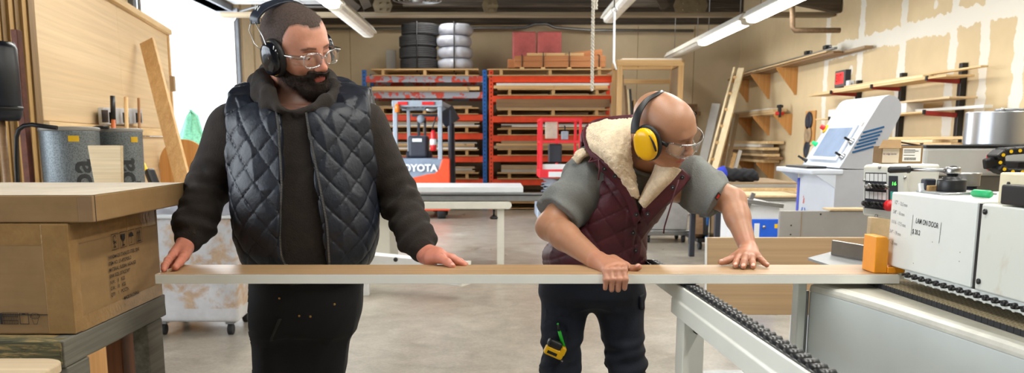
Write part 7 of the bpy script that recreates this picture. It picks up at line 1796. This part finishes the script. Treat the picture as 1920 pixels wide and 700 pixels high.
vest2 = [Loft(rows_v2, k=.02, sq=2.2), Cone(A1 - d1 * .0, A1 + d1 * .2, .078, .085, .01, 's'), Cone(A2 + d2 * .0, A2 + d2 * .2, .074, .085, .01, 's'), Fn(vo2, k=.006, op='s'), Cone(h2.w((0, -.02, -.06)), H(1212, 318, 2.52), .068, .066, .012, 's'), Fn(quilt2, op='d'), Fn(placket, op='d'), folds(.0045, 20, 44, (1, 1, .7))]
sdf_obj('vest', vest2, (HX(1005, 2.6), 2.3, .9), (HX(1315, 2.5), 2.9, 1.5), .0038, m_maroon, man2)
G = lambda rows: [[H(*p) for p in r] for r in rows]
# sherpa lining of the hood and the lapels
hoodg = [[(1104, 236, 2.66), (1140, 226, 2.64), (1172, 220, 2.64), (1193, 222, 2.60)], [(1099, 252, 2.60), (1132, 252, 2.52), (1162, 250, 2.50), (1185, 246, 2.50)], [(1106, 276, 2.53), (1136, 282, 2.46), (1162, 284, 2.45), (1181, 278, 2.48)],
         [(1130, 301, 2.49), (1150, 308, 2.445), (1168, 311, 2.45), (1183, 306, 2.49)], [(1160, 326, 2.48), (1170, 335, 2.455), (1180, 337, 2.46), (1189, 335, 2.49)], [(1186, 366, 2.485), (1190, 369, 2.47), (1193, 372, 2.47), (1196, 374, 2.49)]]
patch('fleece_lapel', G(hoodg), m_sherpa, man2, 12, .016, .0028, 260)
rl = [[(1277, 318, 2.46), (1262, 312, 2.45), (1245, 308, 2.46), (1232, 306, 2.49)], [(1258, 338, 2.455), (1247, 334, 2.44), (1236, 330, 2.45), (1225, 328, 2.48)], [(1232, 364, 2.465), (1226, 360, 2.45), (1218, 356, 2.455), (1212, 354, 2.48)], [(1206, 390, 2.48), (1204, 387, 2.47), (1202, 384, 2.47), (1200, 382, 2.49)]]
patch('fleece_lapel', G(rl), m_sherpa, man2, 12, .016, .0028, 260)
# maroon edge bands with snaps, hood shell and rim
lbnd = [[(1188, 216, 2.60), (1190, 222, 2.585)], [(1150, 219, 2.63), (1150, 226, 2.615)], [(1112, 227, 2.66), (1114, 235, 2.645)], [(1094, 244, 2.63), (1102, 250, 2.60)], [(1094, 266, 2.575), (1103, 266, 2.56)], [(1104, 290, 2.52), (1113, 284, 2.505)], [(1124, 317, 2.495), (1136, 305, 2.46)], [(1150, 344, 2.485), (1165, 330, 2.455)], [(1176, 382, 2.49), (1188, 369, 2.47)], [(1190, 425, 2.51), (1202, 410, 2.495)]]
patch('edge_band', G(lbnd), m_maroon, man2, 8, .008, .0008, 90)
rbnd = [[(1296, 332, 2.50), (1277, 315, 2.465)], [(1274, 360, 2.47), (1257, 341, 2.45)], [(1244, 390, 2.475), (1231, 368, 2.46)], [(1214, 424, 2.495), (1204, 393, 2.475)]]
patch('edge_band', G(rbnd), m_maroon, man2, 10, .008, .0012, 90)
hs = [[(1190, 218, 2.61), (1150, 221, 2.65), (1112, 229, 2.68), (1093, 246, 2.65), (1092, 266, 2.60)], [(1190, 245, 2.72), (1150, 250, 2.76), (1115, 262, 2.76), (1096, 275, 2.72), (1090, 285, 2.66)], [(1190, 290, 2.75), (1155, 295, 2.76), (1125, 300, 2.75), (1106, 305, 2.72), (1094, 305, 2.68)]]
patch('hood', G(hs), m_maroon, man2, 8, .012, .001, 60)
fl = [[(1102, 280, 2.58), (1108, 287, 2.55)], [(1085, 284, 2.57), (1093, 295, 2.54)], [(1073, 298, 2.58), (1083, 308, 2.55)]]
patch('armhole_fleece', G(fl), m_sherpa, man2, 8, .018, .003, 260)
for px_, py_ in ((1133, 317), (1153, 331), (1193, 403), (1261, 352), (1279, 333), (1214, 402), (1192, 470), (1187, 437)):
    pp = [Fn(lambda P: np.full(len(P), 1.0))]
    dpt = {1133: 2.468, 1153: 2.455, 1193: 2.485, 1261: 2.447, 1279: 2.463, 1214: 2.468}.get(px_)
    q = H(px_, py_, dpt) if dpt else on_cloth(vest2, px_, py_, .001)
    if q is None: continue
    s_ = MB().lathe([(0, .0), (.0065, 0), (.0065, .002), (.0045, .0035), (.0035, .0025), (0, .0025)], tuple(q), (-.15, -1, .1), n=16).build('snap_button', m_black, man2, smooth=True)
    MB().sphere(tuple(q + np.array([0, -.003, 0])), .0022, 8, 6).build('snap_centre', m_galv, s_, smooth=True)
MB().tube([tuple(H(*p)) for p in ((1272, 338, 2.44), (1268, 352, 2.42), (1260, 378, 2.42), (1252, 405, 2.425), (1246, 425, 2.43), (1244, 438, 2.43))], .0022, 8).build('drawstring', m_maroon, man2)
MB().tube([tuple(H(*p)) for p in ((1110, 296, 2.50), (1104, 304, 2.49), (1112, 303, 2.47), (1122, 300, 2.47), (1124, 318, 2.46), (1122, 338, 2.46))], .0026, 8).build('drawstring', m_maroon, man2)
ringaround(H(1208, 312, 2.555), unit(np.array([.30, -.42, 1])), .062, .0055, 'collar', m_gtee, man2, (1, .95))
# trousers, boots
rows_p2 = rowsY([(476, 1036, 1190, 2.70, .11), (492, 1030, 1196, 2.70, .12), (520, 1017, 1204, 2.715, .13), (540, 1015, 1206, 2.72, .13), (554, 1018, 1204, 2.72, .12), (570, 1036, 1188, 2.72, .09)], 2.6)
tr2 = [Loft(rows_p2, k=.02, sq=2.2), Cone(a1, b1, .078, .057, .045), Cone(b1, c1, .060, .062, .02), Cone(a3, b3, .078, .059, .045), Cone(b3, c3, .060, .062, .02), Half((0, 0, .045), (0, 0, -1)), wr(b1 + np.array([0, 0, .12]), b1 - np.array([0, 0, .2]), .006, 80, .6), wr(b3 + np.array([0, 0, .12]), b3 - np.array([0, 0, .2]), .008, 85, 1.7), folds(.004, 15, 57)]
sdf_obj('trousers', tr2, (HX(1000, 2.7, .5) - .05, 2.45, 0), (HX(1225, 2.7, .5) + .05, 3.0, 1.06), .0055, m_navy, man2)
for c in (c1, c3): sdf_obj('boot', boots(c[0], c[1]), (c[0] - .1, c[1] - .27, -.01), (c[0] + .1, c[1] + .15, .3), .007, plain('boot_leather2', (58, 40, 26), .6), man2)
def cloth_quad(prims, pts, nm, mat, par, off=.003, th=.004):
    P = [on_cloth(prims, *p, off) for p in pts]
    if any(p is None for p in P): return
    g = [[P[0], (P[0] + P[1]) / 2 , P[1]], [(P[0] + P[3]) / 2, np.mean(P, 0), (P[1] + P[2]) / 2], [P[3], (P[3] + P[2]) / 2, P[2]]]
    c = on_cloth(prims, *np.mean(np.array(pts), 0), off); g[1][1] = c if c is not None else g[1][1]
    return patch(nm, g, mat, par, 6, th)
cloth_quad(tr2, ((1022, 578), (1070, 592), (1066, 622), (1020, 606)), 'pocket_flap', m_navy, man2); cloth_quad(tr2, ((1021, 606), (1064, 622), (1060, 668), (1018, 655)), 'cargo_pocket', m_navy, man2, .004, .006)
cloth_quad(tr2, ((1199, 556), (1207, 552), (1208, 580), (1200, 580)), 'pocket_flap', m_navy, man2, .005, .008)
# tape measure and marker on the pocket
q = on_cloth(tr2, 1040, 652, .004)
if q is not None:
    t = thing('tape_measure', 'yellow and black tape measure clipped on the bald man\'s trouser pocket', 'tape measure', q)
    M_ = Matrix.Translation(Vector(q + np.array([0, -.022, 0]))) @ Matrix.Rotation(.42, 4, 'Y')
    def bx3(x0, x1, y0, y1, z0, z1, nm, m, bv=.004): return MB().box(x0, x1, y0, y1, z0, z1, M_).build(nm, m, t, bv, segs=3)
    bx3(-.030, .030, -.018, .018, -.024, .004, 'yellow_case', m_cupy, .007); bx3(-.031, .016, -.019, .019, .001, .027, 'black_grip', m_black, .010); bx3(.014, .032, -.0185, .0185, -.010, .018, 'yellow_nose', m_cupy, .006)
    MB().box(-.022, .010, -.0188, -.018, -.017, -.008, M_).build('dark_label', m_black, t); MB().box(.03, .036, -.012, .012, -.026, -.022, M_).build('tape_tip', m_steel, t)
    t = thing('marker_pen', 'green marker pen clipped beside the tape measure', 'pen', q)
    a = H(1046, 610, 2.585); b = H(1050, 622, 2.583); c = H(1057, 648, 2.580); m_gp = plain('marker_green', (30, 190, 40), .4)
    off = q[1] - .012; 
    for v in (a, b, c): v[1] = off; 
    a, b, c = (tip_ for tip_ in (H(1046, 608, off), H(1048.5, 621, off), H(1057, 650, off)))
    MB().sphere(tuple(a), .0035, 10, 8).build('cap_end', m_gp, t, smooth=True); MB().tube([tuple(a), tuple(b)], [.0028, .004], 12).build('cap', m_black, t); MB().tube([tuple(b), tuple(c)], [.0055, .0055], 12).build('barrel', m_gp, t)
# yellow ear muffs and wrap-round glasses
em2 = earmuffs(h2, None, m_cupy, 'yellow ear muffs with a black headband worn by the bald man', (.104, .008, -.008), (.026, .040, .052), None, .5)
wrapband(h2, [(.118, -.034, .010), (.108, -.050, .036), (.086, -.061, .068), (.052, -.062, .093), (.015, -.053, .105), (-.015, -.053, .101), (-.046, -.060, .084), (-.070, -.058, .060), (-.088, -.050, .030), (-.096, -.036, .005)], m_black, 'headband', em2, [.030, .026, .020, .014, .012, .014, .020, .026, .030], .005)
for q in (1, -1): MB().tube([h2.w(p) for p in ((q * .118, -.022, .020), (q * .121, -.004, .030), (q * .124, .016, .034), (q * .128, .034, .024), (q * .124, .044, .010), (q * .118, .050, -.004))], [.0012, .0012, .0014, .003, .0034, .0024], 8).build('wire_arm', m_black, em2)
Mq = plane_M(tuple(h2.w((.130, .010, -.050))), tuple(h2.d((0, 1, -.1))), tuple(h2.d((.55, 0.1, 1))))
mb = MB(); rr = random.Random(4)
for k in range(6): a = rr.uniform(-.012, .008); b = rr.uniform(-.004, .006); mb.tube([Mq @ Vector((a + .004 * math.cos(j), b + .003 * math.sin(j * 1.7 + k), .0)) for j in range(5)], .0007, 5)
mb.build('scuff_mark', m_black, em2)
t = thing('safety_glasses', 'clear wrap-around safety glasses with black arms worn by the bald man', 'glasses', h2.c)
rows_ = []
for z_ in (.022, .010, -.006, -.020, -.032):
    row = []
    for a in np.linspace(-1.28, 1.28, 15):
        fl_ = 1 + .03 * (z_ / .03); nose = .0; x = .079 * fl_ * math.sin(a) ; y = .020 + .104 * math.cos(a) ** .8 + .004; zz = z_ if z_ > -.006 else z_ * (1 - .75 * math.exp(-(a / .2) ** 2)) ; zz = zz * (1 - .35 * (abs(a) / 1.28) ** 3)
        row.append(h2.w((x, y, zz + .004)))
    rows_.append(row)
patch('visor', rows_, m_lens, t, 3, .0022)
pts_t = [rows_[0][i] for i in range(15)]; MB().tube([tuple(p) for p in pts_t], .0024, 8).build('brow_bar', m_frame, t)
MB().tube([tuple(rows_[-1][i]) for i in range(15)], .0014, 8).build('lower_rim', m_frame, t)
for q in (1, -1): MB().tube([h2.w(p) for p in ((q * .0745, .062, .006), (q * .081, .050, .009), (q * .086, .03, .012), (q * .088, .01, .012))], [.006, .0052, .0042, .0036], 8).build('temple_arm', m_black, t)
# ================================================================== camera, daylight
cam_d = bpy.data.cameras.new('camera'); cam = bpy.data.objects.new('camera', cam_d); col.objects.link(cam); scene.camera = cam
pitch = math.atan(TP); fpx = F * math.cos(pitch)
cam.location = (0, 0, CZ); cam.rotation_euler = (PI / 2 - pitch, 0, 0)
cam_d.sensor_width = 36; cam_d.lens = 36 * fpx / 1920; cam_d.clip_start = .05
cam_d.shift_x = (960 - VX) / 1920
cam_d.shift_y = (VY + fpx * TP - 350) / 1920
cam_d.dof.use_dof = True; cam_d.dof.focus_distance = 2.35; cam_d.dof.aperture_fstop = 7.0
w = bpy.data.worlds.new('daylight'); scene.world = w; w.use_nodes = True; nt = w.node_tree; bg = nt.nodes['Background']
bg.inputs[0].default_value = (0.86, 0.93, 1.0, 1); bg.inputs[1].default_value = 2.3
def area(name, loc, target, sx, sy, e, c):
    L = bpy.data.lights.new(name, 'AREA'); L.shape = 'RECTANGLE'; L.size = sx; L.size_y = sy; L.energy = e; L.color = c
    o = bpy.data.objects.new(name, L); col.objects.link(o); o.location = loc
    d = Vector(target) - Vector(loc); o.rotation_euler = d.to_track_quat('-Z', 'Y').to_euler(); return o
# daylight through the loading door
area('doorway_daylight', (XL - 1.2, 12.3, 2.4), (XL + 4, 11.4, .6), 3.8, 3.4, 1000, (.84, .92, 1.0))
area('window_daylight', (XL - .5, 1.6, 2.2), (XL + 4, 2.2, .9), 5.0, 2.3, 240, (.84, .92, 1.0))
L = bpy.data.lights.new('sun', 'SUN'); L.energy = 5; L.angle = .05; L.color = (1, .97, .92)
so = bpy.data.objects.new('sun', L); col.objects.link(so); so.rotation_euler = Vector((.62, -.45, -.64)).to_track_quat('-Z', 'Y').to_euler()
scene.view_settings.view_transform = 'Standard'; scene.view_settings.look = 'None'; scene.view_settings.exposure = -0.1; scene.view_settings.gamma = 1.0
scene.view_settings.use_curve_mapping = False
scene.cycles.max_bounces = 8; scene.cycles.diffuse_bounces = 4; scene.cycles.transparent_max_bounces = 12
scene.cycles.sample_clamp_indirect = 6; scene.cycles.use_denoising = True
